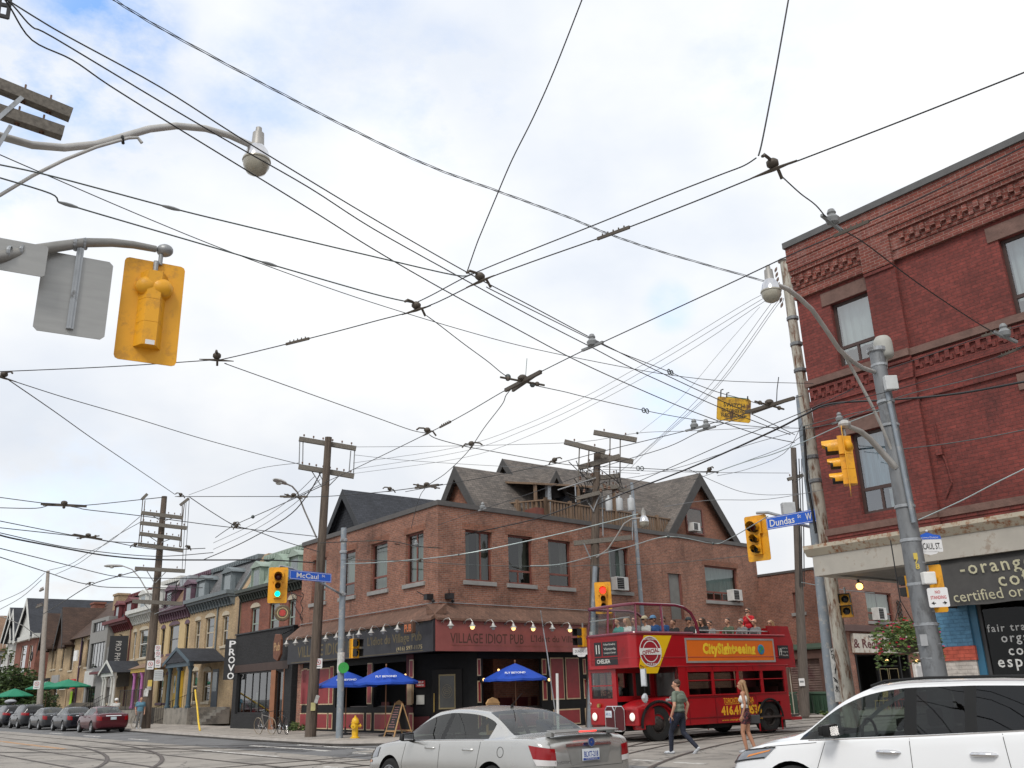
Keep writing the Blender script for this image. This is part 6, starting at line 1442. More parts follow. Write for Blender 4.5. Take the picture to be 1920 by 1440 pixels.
b=MB();b.tube([(-.02+.69*cos(rad(a))*1.1,HB+.015,.5+.67*sin(rad(a)))for a in range(-8,190,12)],.045,6);bp('mudguard_lip',b,m_trim)
b=MB();b.tube([(-.35,HB+.01,1.20),(-.9,HB+.01,1.16)],.05,6);bp('mudguard_trim',b,m_alu,smooth=50)
# grille, plate, lamps
b=MB();GX=1.612
for i,(y0,y1)in enumerate(((-.30,.10),(.14,.54))):
 if i:b.cut()
 b.prism([(GX,y0+.05*(i==1),.36),(GX,y1-.05*(i==0)*0,.36),(GX,y1+.02,1.0-.03*(i==1)),(GX,y1-.12,1.03),(GX,y0+.02,1.03),(GX,y0-.02,.97)],(.03,0,0))
b.cut();b.box(1.46,GX+.005,-.3,.52,.34,1.02);bp('grille',b,mat('grille_red',(.075,.006,.009),.5,var=.3,vs=30,stretch=(1,12,1)))
b=MB();gy=[(-.34,.36),(-.34,.95),(-.24,1.05),(.48,1.05),(.58,.95),(.57,.36),(.42,.32),(-.2,.32)]
b.tube([(GX+.03,y,z)for y,z in gy+gy[:1]],.018,5);b.tube([(GX+.035,.02,1.05),(GX+.035,.12,.9),(GX+.035,.12,.33)],.022,5);b.tube([(GX+.035,.22,1.05),(GX+.035,.12,.9)],.022,5);bp('grille_surround',b,m_chrome)
b=MB();b.box(GX+.03,GX+.05,-.32,-.02,.72,.92);o=bp('licence_plate',b,mat('plate_white'));text('843 DVA'[:3]+' SL',.24,.08,Matrix(((0,-1,0,GX+.053),(1,0,0,-.17),(0,0,1,.82),(0,0,0,1))),mat('plate_blue'),o)
for y in(-.88,.93):
 b=MB();b.lathe([(.14,-.05),(.15,.0),(.125,.02)],(GX-.0,y,.74),16,(1,0,0));o=bp('headlamp',b,m_bred,smooth=40);b=MB();b.lathe([(.125,.0),(.115,.03),(.05,.05),(.01,.055)],(GX+.005,y,.74),16,(1,0,0));bp('lens',b,emit('bus_headlight',(.9,.86,.78),.35),o,smooth=60)
b=MB();b.lathe([(.06,0),(.05,.03)],(1.50,-HB+.06,1.12),10,(1,-.2,0));b.cut();b.lathe([(.07,0),(.06,.03)],(-.55,HB,1.36-.12),10,(0,1,0));bp('marker_lamp',b,m_alu)
b=MB();b.prism([(1.47,-.75,1.02),(1.47,-.65,1.02),(1.47,-.64,1.1),(1.47,-.7,1.14),(1.47,-.76,1.1)],(.13,0,0));bp('emblem',b,mat('brass'))
b=MB();b.tube([(1.3,HB+.02,2.25),(1.42,HB+.22,2.2),(1.42,HB+.22,1.3)],.015,5);b.box(1.40,1.46,HB+.1,HB+.34,1.62,2.14,1);b.ball((1.43,HB+.22,1.28),(.06,.13,.15),10,1);b.lathe([(.01,.03),(.12,.02)],(1.46,HB+.22,1.28),12,(1,.3,0),2);b.box(1.46,1.47,HB+.12,HB+.32,1.64,2.12,2);bp('mirror',b,[m_trim,m_galv,m_chrome])
# wheels
def buswheel(x,y,r=.53):
 s=1 if y>0 else-1;b=MB();w_=.3
 b.lathe([(r*.55,-.4*w_),(r*.9,-.5*w_),(r,-.3*w_),(r,.3*w_),(r*.96,.46*w_),(r*.8,.52*w_),(r*.57,.46*w_),(r*.55,.2*w_),(.01,.15*w_)],(x,y,r),28,(0,s,0));o=bp('wheel',b,m_tyre,smooth=40)
 b=MB();fx=x==0
 b.lathe([(r*.56,.44*w_),(r*.52,.46*w_),(r*.48,.2*w_),(r*.34,.22*w_ if not fx else.5*w_),(r*.22,.25*w_ if not fx else.62*w_),(r*.1,.30*w_ if not fx else.7*w_),(.01,.32*w_ if not fx else.72*w_)],(x,y,r),20,(0,s,0))
 for i in range(8):a=pi*i/4;b.cyl((x+r*.28*cos(a),y+s*w_*.2,r+r*.28*sin(a)),(x+r*.28*cos(a),y+s*w_*(.3 if not fx else.66),r+r*.28*sin(a)),.022,6)
 bp('hub',b,mat('bus_hub',(.035,.028,.025),.6,var=.4,vs=6),o,smooth=40)
for x in(0,-5.13):
 for s in(-1,1):buswheel(x,s*1.03)
b=MB();b.box(-6.1,-.6,-.9,.9,.30,.5);b.box(-3.2,-2.2,-1.1,1.1,.28,.45);b.box(-.6,1.5,-.55,.55,.32,.5);bp('chassis',b,m_well)
b=MB();b.box(-.88,-.84,.7,HB-.02,.15,.62);b.cut();b.box(-5.86,-5.82,.7,HB-.02,.15,.6);bp('mud_flap',b,mat('flap_grey',(.10,.09,.08),.8))
# adverts and destination blinds on the near side and front
yb=HB+.006
b=MB();b.box(-5.62,-1.42,HB,yb,2.36,3.02);ad=bp('banner',b,m_bor)
b=MB()
for q in((-5.68,-1.36,3.02,3.08),(-5.68,-1.36,2.30,2.36),(-5.68,-5.62,2.36,3.02),(-1.42,-1.36,2.36,3.02)):b.box(q[0],q[1],HB,yb+.01,q[2],q[3])
bp('banner_frame',b,m_alu,ad)
ML=Matrix(((-1,0,0,0),(0,-1,0,yb),(0,0,1,0),(0,0,0,1))) # local frame of lettering on the left side
m_ltr=mat('banner_yellow',(.85,.58,.03),.5)
text('CitySightseeing',2.55,.46,ML@T(3.42,-.006,2.70),m_ltr,ad,bold=.06,sp=1.12)
b=MB();c=ML@V((4.98,-.012,2.72));b.lathe([(.01,.012),(.14,.010),(.17,0)],c,16,(0,1,0));go2=bp('globe_mark',b,mat('globe_blue',(.02,.22,.40),.5),ad)
b=MB()
for dx,dz,r in((-.05,.04,.06),(.06,-.05,.055),(.05,.09,.03)):b.lathe([(.01,.02),(r,.019)],c+V((dx,0,dz)),8,(0,1,0))
b.obj('globe_land',mat('globe_green',(.06,.32,.06),.5),bus)
squeeze();b=MB();b.prism([(.42,yb,3.15),(-.78,yb,3.15),(-.05,yb,2.0),(.62,yb,2.0),(.70,yb,2.2)],(0,.004,0));ye=bp('yellow_badge',b,m_byel)
b=MB();c=V((.18,yb+.006,2.66))
for r0,r1,k in((.01,.46,0),(.44,.47,1),(.30,.33,1)):b.lathe([(r0,.004*k),(r1,.004*k)],c,28,(0,1,0),k)
b.box(c.x-.46,c.x+.46,c.y+.006,c.y+.009,c.z-.10,c.z+.10,1);bd_=bp('round_badge',b,[mat('badge_crimson',(.30,.01,.02),.5),m_white],ye,fixn=False)
for o in(ye,bd_):o['sq']=1
text('OFFICIAL',.72,.13,ML@T(-.18,-.018,2.66)@Matrix.Rotation(rad(-8),4,'Y'),mat('badge_crimson'),bd_,bold=.03)
text('CITY SIGHTSEEING',.52,.07,ML@T(-.18,-.014,3.04),m_white,bd_,bold=.02);text('TOUR BUS',.42,.08,ML@T(-.18,-.014,2.27),m_white,bd_,bold=.02)
for o in bd_.children:o['sq']=1
b=MB();b.box(-6.42,-5.86,HB,yb+.01,2.42,2.86);bl2=bp('route_blind',b,m_bl);text('19',.15,.26,ML@T(5.98,-.016,2.64),m_bw_,bl2,bold=.02)
for i in range(3):text(('Hyde Park Corner','Trafalgar Sq','Piccadilly')[i],.30,.07,ML@T(6.22,-.016,2.76-.12*i),m_bw_,bl2)
m_by=mat('bus_lettering',(.80,.42,.02),.5)
text('TORONTO CANADA',1.45,.17,ML@T(3.62,-.004,1.10),m_by,bus,bold=.01);text('416.410.0536',1.95,.30,ML@T(3.72,-.004,.80),m_by,bus,bold=.05);text('www.citysightseeingtoronto.com',1.95,.08,ML@T(3.72,-.004,.50),m_by,bus)
b=MB();b.box(-4.3,-2.95,HB,yb,.985,1.0);bp('lettering_line',b,m_by)
MFm=Matrix(((0,-1,0,BF+.006),(1,0,0,0),(0,0,1,0),(0,0,0,1)))
MFm=Matrix(((0,-1,0,BF+.01),(1,0,0,0),(0,0,1,0),(0,0,0,1)))
b=MB();b.box(BF,BF+.012,-.72,-.36,2.58,3.02);b.cut();b.box(BF,BF+.012,-.30,.42,2.58,3.02);b.cut();b.box(BF,BF+.012,-.72,.42,2.30,2.54);bl=bp('route_blind',b,m_bl)
text('11',.18,.28,MFm@T(-.54,-.006,2.80),m_bw_,bl,bold=.03);text('CHELSEA',.66,.13,MFm@T(-.28,-.006,2.42),m_bw_,bl,bold=.02)
for i in range(3):text(('Fulham Broadway','Victoria','Liverpool Street')[i],.58,.08,MFm@T(.06,-.006,2.93-.13*i),m_bw_,bl)
text('22',.2,.16,ML@T(.65,.92,2.12),mat('grey_digit',(.2,.2,.2)),bus)
squeeze()
for o in bus.children_recursive:
 if 'sq' in o:del o['sq']
bsp=G(1237,1390.5);BH=math.atan2(-cos(rad(55)),-sin(rad(55)))
bus.location=(0,0,0)
place(bus,bsp+V((sin(BH),-cos(BH),0))*1.15,BH)
# ---------------------------------------------------------------- poles, signals, signs
m_yel=paint('signal_yellow',(.76,.36,.01),.5,0,.05,.09,dirt=(.58,.27,.02),dsc=5,damt=.45);m_vis=mat('visor_black',(.012,.012,.012),.6)
m_rpole=mat('rusty_pole',(.44,.42,.36),.7,.1,var=.25,vs=4,stretch=(3,3,.7),dirt=(.13,.05,.02),dsc=2.6,damt=.6)
m_steelp=mat('steel_pole',(.20,.21,.22),.55,.4,var=.18,vs=3,stretch=(2,2,1),dirt=(.13,.135,.14),dsc=2.5,damt=.4)
m_bluepole=mat('blue_grey_pole',(.23,.265,.30),.6,.2,var=.15,vs=4,dirt=(.36,.36,.35),dsc=5,damt=.25)
m_signblue=mat('sign_blue',(.012,.105,.56),.45,var=.05);m_signw=mat('sign_white',(.72,.72,.72),.45,var=.05);m_signback=mat('sign_back_alu',(.33,.33,.32),.4,.4,var=.1,vs=2,stretch=(.6,.6,6))
m_ceram=mat('insulator_brown',(.16,.09,.06),.3);m_ceramw=mat('insulator_grey',(.20,.21,.215),.35)
def flat(p):return V((p[0],p[1],0))
def polepart(t,name,b,m,**k):return b.obj(name,m,t,**k)
def simple_pole(name,label,base,top,r0,r1,m,cat='pole',n=12,kinds=()):
 t=thing(name,label,cat,tuple(base));b=MB();P=[V(base)+(V(top)-V(base))*i/5 for i in range(6)]
 if r1<r0:P=[p+V((.012*sin(i*2.1+base[0]),.012*cos(i*1.7),0))for i,p in enumerate(P)]
 b.tube(P,[r0+(r1-r0)*i/5 for i in range(6)],n);b.obj('shaft',m,t,smooth=50);return t
def crossarm(t,a,b_,th=.12,pins=5,m=None,pinh=.16):
 th*=1.3;b=MB();b.bar(a,b_,th*.8,th);o=b.obj('crossarm',m or m_polegrey,t);a=V(a);b_=V(b_)
 for i in range(pins):
  p=a+(b_-a)*((i+.5)/pins)+V((0,0,th/2));k=MB();k.tube([p,p+V((0,0,pinh*.6))],.012,4);k.lathe([(.02,0),(.045,.02),(.03,.05),(.04,.07),(.01,.09)],p+V((0,0,pinh*.4)),7);k.obj('insulator',m_ceram,o)
 return o
def strut(t,name,a,b_,r,m,n=5):
 b=MB();b.tube([a,b_],r,n);return b.obj(name,m,t)
def cobra(t,pts,head,m=None,hl=.62):
 b=MB();b.tube(pts,.035,7);b.obj('lamp_arm',m or m_galvl,t,smooth=60)
 p=V(pts[-1]);d=(V(pts[-1])-V(pts[-2]));d.z=0;d.normalize();b=MB();u=V((-d.y,d.x,0));vs=[]
 for k,(s,w_,h0,h1)in enumerate(((0,.05,.05,-.05),(.15,.11,.09,-.07),(.42,.15,.09,-.10),(.62,.12,.06,-.10),(.72,.03,.0,-.05))):
  for i in range(8):a=2*pi*i/8;vs.append(p+d*s*hl/.62*1.0+u*w_*cos(a)+V((0,0,(h0 if sin(a)>0 else-h1)*sin(a)*(1 if sin(a)>0 else 1))))
 b.add(vs,[(i*8+j,i*8+(j+1)%8,(i+1)*8+(j+1)%8,(i+1)*8+j)for i in range(4)for j in range(8)]+[tuple(range(8)),tuple(range(32,40))]);o=b.obj('lamp_head',m_galvl,t,smooth=50)
 b=MB();c=p+d*.42*hl/.62+V((0,0,-.09));b.ball(c,(.13,.13,.07),10);b.obj('lens',mat('lamp_lens',(.5,.5,.46),.2),o,smooth=60)
def acorn(t,p,s=1.0):
 p=V(p);b=MB();b.lathe([(.01,.62*s),(.045*s,.6*s),(.05*s,.52*s),(.085*s,.50*s),(.095*s,.30*s),(.10*s,.28*s)],p,14);o=b.obj('lamp_head',mat('lamp_cast',(.34,.33,.31),.5,.3),t,smooth=40)
 b=MB();b.lathe([(.10*s,.28*s),(.155*s,.2*s),(.20*s,.06*s),(.205*s,.03*s)],p,18);b.obj('reflector',mat('lamp_bright',(.6,.6,.62),.15,.9),o,smooth=60)
 b=MB();b.lathe([(.21*s,.035*s),(.212*s,.01*s),(.2*s,.0)],p,18);b.lathe([(.2*s,.02*s),(.19*s,-.08*s),(.14*s,-.17*s),(.06*s,-.215*s),(.01*s,-.22*s)],p,18);b.obj('refractor',mat('lamp_glass',(.36,.34,.28),.18,.1,var=.2,vs=8),o,smooth=50)
def signal(label,pos,head,lit=None,board=True,n=3,s=1.0,ped=False):
 """yellow signal facing heading 'head' (unit xy), its centre at pos"""
 t=thing('traffic_signal',label,'traffic signal',tuple(pos),'traffic signals');pos=V(pos)
 f=V((head[0],head[1],0)).normalized();r=V((-f.y,f.x,0))
 M_=Matrix(((r.x,f.x,0,pos.x),(r.y,f.y,0,pos.y),(0,0,1,pos.z),(0,0,0,1))) # local y = facing
 hs=(.36,.29,.29)if n==3 else(.31,.31);tot=sum(hs)*s;bw=.40*s;z=tot/2
 if board:
  b=MB(M_);w2=.34*s;h2=tot/2+.17*s;c=.05*s
  b.prism([(-w2+c,-.01,-h2),(w2-c,-.01,-h2),(w2-c*.3,-.01,-h2+c*.3),(w2,-.01,-h2+c),(w2,-.01,h2-c),(w2-c*.3,-.01,h2-c*.3),(w2-c,-.01,h2),(-w2+c,-.01,h2),(-w2+c*.3,-.01,h2-c*.3),(-w2,-.01,h2-c),(-w2,-.01,-h2+c),(-w2+c*.3,-.01,-h2+c*.3)],(0,.012*s,0));b.obj('backboard',m_yel,t)
 cols={'red':(1,.03,.02),'green':(.0,.95,.50)}
 for i,h_ in enumerate(hs):
  hh=h_*s;zc=z-hh/2;z-=hh;w_=.36*s if(i==0 and n==3)else.27*s
  b=MB(M_)
  if n==3 and i==0:
   b.prism([(-.19*s,.002,zc-hh/2),(.19*s,.002,zc-hh/2),(.19*s,.002,zc+hh/2),(-.19*s,.002,zc+hh/2)],(0,.10*s,0))
   b.ball((-.08*s,-.06*s,zc-.01),(.145*s,.12*s,.13*s),12);b.ball((.08*s,-.06*s,zc-.01),(.125*s,.11*s,.12*s),12)
  else:b.box(-w_/2,w_/2,.002,.10*s,zc-hh/2+.003,zc+hh/2-.003)
  bb=.15*s;k=zc+hh/2-.002;q=zc-hh/2+.002
  b.prism([(-bb,-.011,q),(-bb*.5,-.15*s,q),(bb*.5,-.15*s,q),(bb,-.011,q)],(0,0,k-q))
  o=b.obj('signal_section',m_yel,t,smooth=30)
  R_=(.145 if(i==0 and n==3)else.105)*s;on=(lit=='red' and i==0)or(lit=='green' and i==n-1)
  b=MB(M_);b.lathe([(.001,.0),(R_*.7,-.012),(R_,-.03)],(0,.125*s,zc),16,(0,1,0))
  lm_=emit('signal_'+lit,cols[lit],2.2)if on else mat(('lens_red_off','lens_amber_off','lens_green_off')[i]if n==3 else 'lens_dark',((.10,.015,.015),(.10,.05,.01),(.03,.05,.05))[i]if n==3 else(.02,.02,.02),.15)
  b.obj('lens',lm_,o,smooth=60)
  b=MB(M_);L_=(.30 if(i==0 and n==3)else.24)*s;vs=[];kk=14
  for q_,(yy,rr)in enumerate(((.10*s,R_*1.08),(.10*s+L_,R_*1.02))):
   for j in range(kk+1):a=rad(-38)+rad(256)*j/kk;vs.append((rr*cos(a),yy if q_==0 or a>.25 and a<pi-.25 else yy-.10*s*(1 if a<.25 else 1),zc+rr*sin(a)))
  if ped:b.add([],[]);b.box(-.15*s,.15*s,.1*s,.30*s,zc+.12*s,zc+.135*s);b.box(-.15*s,-.135*s,.1*s,.28*s,zc-.1*s,zc+.12*s);b.box(.135*s,.15*s,.1*s,.28*s,zc-.1*s,zc+.12*s)
  else:b.add(vs,[(j,j+1,kk+1+j+1,kk+1+j)for j in range(kk)])
  b.obj('visor',m_yel if not ped else m_vis,o,smooth=60,fixn=False)
  if not ped and not on:b=MB(M_);b.lathe([(R_*1.0,.006),(R_*1.0,L_*.8)],(0,.10*s,zc),14,(0,1,0),arc=.5);b.obj('visor_lining',m_vis,o,fixn=False)
 b=MB(M_);b.tube([(0,-.05*s,tot/2),(0,-.05*s,tot/2+.16*s)],.03*s,8);b.obj('hanger',m_grey,t);return t
def plate(name,label,c,face,w_,h_,m,parent=None,th=.012,rot=0.0):
 """flat sign plate centred at c facing unit xy; returns object and the frame of its face"""
 f=V((face[0],face[1],0)).normalized();r=V((-f.y,f.x,0));c=V(c)
 M_=Matrix(((r.x,-f.x,0,c.x),(r.y,-f.y,0,c.y),(0,0,1,c.z),(0,0,0,1)))
 if rot:M_=M_@Matrix.Rotation(rot,4,'Y')
 t=parent or thing(name,label,'sign',tuple(c));b=MB(M_);k=min(w_,h_)*.06
 P=[(-w_/2+k,0,-h_/2),(w_/2-k,0,-h_/2),(w_/2,0,-h_/2+k),(w_/2,0,h_/2-k),(w_/2-k,0,h_/2),(-w_/2+k,0,h_/2),(-w_/2,0,h_/2-k),(-w_/2,0,-h_/2+k)]
 b.prism(P,(0,th,0));o=b.obj('sign_plate',m,t);return t,o,M_
def cam2(p,a=0.0):
 d=V((-p[0],-p[1],0)).normalized();return Matrix.Rotation(a,3,'Z')@d
def np_sign(label,px,py,d,w_=.32,h_=.42,kind='ring'):
 c=D(px,py,d);t,o,M_=plate('parking_sign',label,c,cam2(c),w_,h_,m_signw)
 b=MB(M_);R_=w_*.33;b.lathe([(R_*.82,.0),(R_,.0),(R_,.004),(R_*.82,.004)],(0,-.004,h_*.12),16,(0,-1,0));b.bar((-R_*.6,-.006,h_*.12+R_*.6),(R_*.6,-.006,h_*.12-R_*.6),.012,w_*.06,up=(0,1,0));b.obj('red_ring',mat('sign_red_ink',(.5,.02,.03),.5),o)
 b=MB(M_);b.box(-.02,.02,-.003,-.001,h_*.05,h_*.2);b.box(-w_*.3,w_*.3,-.003,-.001,-h_*.32,-h_*.26);b.obj('black_mark',m_vis,o);return t
 # --- far pole at left
x,z=FD.px(77,1318,-2.3);B=FD.at(x,-2.3,.1);x,z=FD.px(90,1071,-2.3);T_=FD.at(x,-2.3,z)
t=simple_pole('utility_pole','pale utility pole standing farthest left beside the green umbrellas',B,T_,.26,.14,mat('pale_pole_wood',(.27,.24,.21),.85,var=.3,vs=3,stretch=(6,6,.5)))
for zz,w_ in((z-1.6,1.4),(z-3.0,2.4)):crossarm(t,FD.at(x-w_/2-.6,-2.5,zz),FD.at(x+w_/2-.6,-2.5,zz),.12,4)
a=FD.at(x,-2.3,7.2);cobra(t,[a,a+V((-.8,-1.3,.9)),a+V((-1.9,-2.9,1.6)),a+V((-2.9,-4.4,1.75))],None)
b=MB();b.lathe([(.3,0),(.42,0),(.42,.08),(.3,.08)],FD.at(x,-2.65,5.6),14,(-FD.y.x,-FD.y.y,0));b.obj('cable_coil',m_vis,t)
np_sign('small no parking sign on the pale pole at far left',69,1284,hypot(B.x,B.y)-.5,.5,.65)
# --- wooden pole with the ladder of crossarms
x,z=FD.px(272,1362,-2.3);B=FD.at(x,-2.3,.1);xt,zt=FD.px(308,931,-2.3);T_=FD.at(xt,-2.3,zt);dP2=hypot(B.x,B.y)
t=simple_pole('utility_pole','brown wooden utility pole with six stacked crossarms beside the dark red car',B,T_,.30,.17,m_pole)
pa=lambda X,Y:D(X/4.235,860+Y/4.235,dP2-.25)
for(a,b_,pins)in(((1120,430),(1455,470),7),((1112,510),(1485,552),7),((1105,595),(1440,638),7),((1095,680),(1455,730),7),((1070,872),(1470,893),3),((1050,1132),(1450,1152),0)):crossarm(t,pa(*a),pa(*b_),.17,pins)
for X0,Y0,X1,Y1 in((1135,320,1100,690),(1152,330,1118,695),(1465,350,1425,700),(1448,370,1440,700)):strut(t,'tie_rod',pa(X0,Y0),pa(X1,Y1),.03,m_pole)
for X0,Y0,X1,Y1 in((1125,325,1170,280),(1430,370,1500,315)):b=MB();b.bar(pa(X0,Y0),pa(X1,Y1),.14,.16);b.obj('crossarm',m_polegrey,t)
for X0,Y0,X1,Y1 in((1165,890,1225,985),(1320,895,1235,985),(1140,1145,1200,1220),(1400,1160,1225,1235),(1200,445,1270,490),(1380,470,1300,495),(1190,620,1250,660),(1350,640,1280,665)):strut(t,'brace',pa(X0,Y0),pa(X1,Y1),.025,m_grey)
for X in(1480,1503):strut(t,'riser_cable',pa(X,320),pa(X-35,900),.018,m_vis)
cobra(t,[pa(1195,1095),pa(1110,950),pa(1050,880),pa(975,852)],None,hl=.9)
b=MB()
for i in range(5):b.tube([pa(1280+i*8,1180+i*3),pa(1330+i*20,1090-i*10),pa(1400,1060-20*i)],.02,4)
b.obj('loose_cable',m_vis,t)
for k,(py,lb)in enumerate(((1216,'no parking sign topmost of three on the brown pole by the dark red car'),(1227,'no parking sign second of three on the brown pole by the dark red car'),(1243,'no stopping sign lowest of three on the brown pole by the dark red car'))):np_sign(lb,296,py,dP2-.4,.33,.40 if k<2 else.55)
np_sign('square no turn sign on the left of the brown pole',282,1247,dP2-.4,.38,.5)
c=D(297,1266,dP2-.4);tt,o,M_=plate('notice_sign','grey worded notice sign under the three parking signs on the brown pole',c,cam2(c),.5,.62,mat('notice_grey',(.5,.52,.52),.5));b=MB(M_)
for i in range(5):b.box(-.2,.2,-.003,-.001,-.22+.1*i,-.19+.1*i)
b.obj('print',m_grey,o)
def stapled(label,B,T_,dP,zs,rnd):
 t=thing('paper_flyer',label,'flyer',tuple(V(B)+(V(T_)-V(B))*zs[0]));b=MB()
 for z in zs:
  p=V(B)+(V(T_)-V(B))*z;f=cam2(p,rnd.uniform(-.5,.5));r=V((-f.y,f.x,0));c=p+f*.30;w_,h_=rnd.uniform(.08,.14),rnd.uniform(.12,.2);b.add([c-r*w_,c+r*w_,c+r*w_+V((0,0,h_*2)),c-r*w_+V((0,0,h_*2))],[(0,1,2,3)])
 b.obj('sheet',mat('paper_white',(.5,.5,.48),.8,var=.4,vs=8),t,fixn=False)
c=D(281,1281,dP2-.42);tt,o,M_=plate('marker_sign','small yellow marker plate on the brown pole by the dark red car',c,cam2(c),.24,.36,mat('marker_yellow',(.6,.45,.1),.5))
stapled('torn white flyers stapled low on the brown pole by the dark red car',B,T_,dP2,(.13,.14,.155),random.Random(1))
# --- wooden pole before the pub with double crossarm
B=onD(582,1388,-2.95);B.z=.1;xt,zt=FD.px(615.5,820,-2.95);T_=FD.at(xt,-2.95,zt);dP3=hypot(B.x,B.y)
t=simple_pole('utility_pole','brown wooden utility pole with a double crossarm in front of the black pub sign',B,T_,.23,.15,m_pole)
pb_=lambda X,Y,e=-.2:D(560+X/3.6,780+Y/3.6,dP3+e)
crossarm(t,pb_(3,155),pb_(388,220),.15,6);crossarm(t,pb_(0,343),pb_(374,408),.15,8);crossarm(t,pb_(0,338,.15),pb_(374,403,.15),.13,0)
for X0,Y0,X1,Y1 in((8,165,3,335),(30,165,27,340),(378,230,370,395),(352,235,340,385)):strut(t,'tie_rod',pb_(X0,Y0),pb_(X1,Y1),.025,m_grey)
for X0,Y0,X1,Y1 in((90,375,160,485),(275,400,185,490),(120,350,190,490)):strut(t,'brace',pb_(X0,Y0),pb_(X1,Y1),.022,m_galv)
z2=lambda X,Y,d:D(400+X/2.5708,880+Y/2.5708,d)
cobra(t,[z2(498,330,dP3-.1),z2(440,200,dP3-.5),z2(405,110,dP3-1.1),z2(380,82,dP3-1.5),z2(352,70,dP3-1.9)],None,hl=.85)
np_sign('no parking sign on the brown pole in front of the red panel',597,1244,dP3-.3,.30,.38)
c=D(587,1325,dP3-.28);tt,o,M_=plate('paper_flyer','yellowed flyer taped low on the brown pole before the pub',c,cam2(c),.18,.3,mat('flyer_yellow',(.45,.42,.2),.8));c=D(594,1311,dP3-.28);plate('paper_flyer','white torn flyer above the yellowed one on the brown pole',c,cam2(c,.3),.14,.3,mat('paper_white',(.5,.5,.48)),rot=.3)
# --- steel pole carrying the left street name
B=onD(636,1391,-2.99);B.z=.1;xt,zt=FD.px(645,990,-2.99);T_=FD.at(xt,-2.99,zt);dS1=hypot(B.x,B.y)
t=simple_pole('steel_pole','blue grey steel pole with a signal arm and street name in front of the pub',B,T_,.135,.115,m_bluepole)
b=MB();P=[z2(X,Y,dS1-e)for X,Y,e in((615,602,.1),(560,570,.4),(470,520,1.0),(380,478,1.5),(318,466,1.9))];b.tube(P,.045,8);b.obj('signal_arm',m_galv,t,smooth=60)
b=MB()
for zf in(.93,.87,.66):p=V(B)+(V(T_)-V(B))*zf;b.lathe([(.13,0),(.15,.02),(.15,.1),(.13,.12)],p,12);b.cut()
b.obj('band',m_galv,t)
b=MB();p=V(B)+(V(T_)-V(B))*.36;b.lathe([(.14,-.5),(.142,-.45),(.142,.2),(.14,.25)],p,12);b.obj('poster_wrap',mat('paper_white'),t)
def street_name(label,TL,TR,BL,d,dr,words,wm,supers,up=None):
 a=D(*TL,d);b_=D(*TR,dr);e=b_-a;e.z=0;w_=e.length;f=V((e.y,-e.x,0)).normalized()
 if f.dot(V((-a.x,-a.y,0)))<0:f=-f
 c=(a+b_)/2;h_=a.z-D(*BL,d).z;c.z=(a.z+b_.z)/2-h_/2
 t,o,M_=plate('street_name_sign',label,c,f,w_,h_,m_signblue,th=.03)
 b=MB(M_);k=.012
 for q in((-w_/2+.02,w_/2-.02,h_/2-.02-k,h_/2-.02),(-w_/2+.02,w_/2-.02,-h_/2+.02,-h_/2+.02+k),(-w_/2+.02,-w_/2+.02+k,-h_/2+.02,h_/2-.02),(w_/2-.02-k,w_/2-.02,-h_/2+.02,h_/2-.02)):b.box(q[0],q[1],-.003,-.001,q[2],q[3])
 b.obj('border',m_signw,o)
 for s_,fx,fw,fh,fz in words:text(s_,w_*fw,h_*fh,M_@T(w_*fx,-.005,h_*fz),m_signw,o,bold=.012)
 return t
street_name('blue street name sign reading McCaul St on the arm before the pub',(543.5,1069.4),(621.7,1074.5),(543.5,1086.8),dS1-2.0,dS1-.75,[('McCaul',-.08,.52,.55,0),('St',.30,.08,.26,.16)],0,0)
signal('yellow traffic signal showing green beside the left street name sign',D(521,1097,dS1-1.9),cam2(D(521,1097,dS1)),'green')
signal('yellow pedestrian signal on the steel pole before the black pub sign',D(664,1216,dS1-.1),(.8,-.6),None,False,2,1.15,True)
b=MB();c=D(644,1252,dS1-.16);f=cam2(c);b.lathe([(.01,.01),(.2,.01),(.2,0),(.01,0)],c,20,f);o=tag(b.obj('parking_disc',mat('sign_green',(.03,.30,.05),.5)),'round green parking sign on the steel pole before the pub','sign')
# --- wooden pole with transformers on the side street, its conduits and the traffic post
dP4=39.5;B=D(1108.5,1364,dP4);B.z=.1;T_=D(1119.5,850,dP4)
t=simple_pole('utility_pole','dark wooden pole crowded with staggered crossarms and transformers left of the bus',B,T_,.24,.15,m_pole)
z7=lambda X,Y,e=0:D(820+X/3.0968,780+Y/3.0968,dP4+e)
for a,b_,e,th,pins in(((738,150),(975,210),-.5,.16,2),((908,95),(1158,140),.5,.16,2),((945,232),(1138,266),.3,.16,0),((825,300),(1060,235),-.1,.17,2),((860,370),(1060,345),.1,.15,3),((805,480),(945,445),-.3,.13,0),((955,405),(1125,440),.2,.14,3),((940,425),(1050,410),.0,.13,2),((792,740),(1125,705),-.1,.15,3)):crossarm(t,z7(*a,e),z7(*b_,e),th,pins)
for a,b_,e in(((825,180),(818,380),-.5),((880,200),(872,360),-.5),((1003,125),(1000,400),.5),((1062,135),(1060,420),.5),((943,230),(940,300),.2),((1133,440),(1133,720),.2),((955,405),(962,700),.1),((800,395),(805,500),-.3)):strut(t,'tie_rod',z7(*a,e),z7(*b_,e),.028,m_galv if a[1]>390 else m_polegrey)
for a,b_ in(((855,470),(910,555)),((945,450),(905,555)),((850,740),(890,830)),((700,430),(920,360))):strut(t,'brace',z7(*a,-.2),z7(*b_,-.2),.03,m_grey)
for X in(998,1060,1127):
 b=MB();p=z7(X,552,-.2);b.lathe([(.01,0),(.14,.01),(.15,.05),(.15,.50),(.13,.56),(.05,.58),(.05,.68),(.03,.7)],p,12);b.obj('transformer',mat('transformer_grey',(.45,.47,.48),.4),t,smooth=40)
rnd=random.Random(8);b=MB()
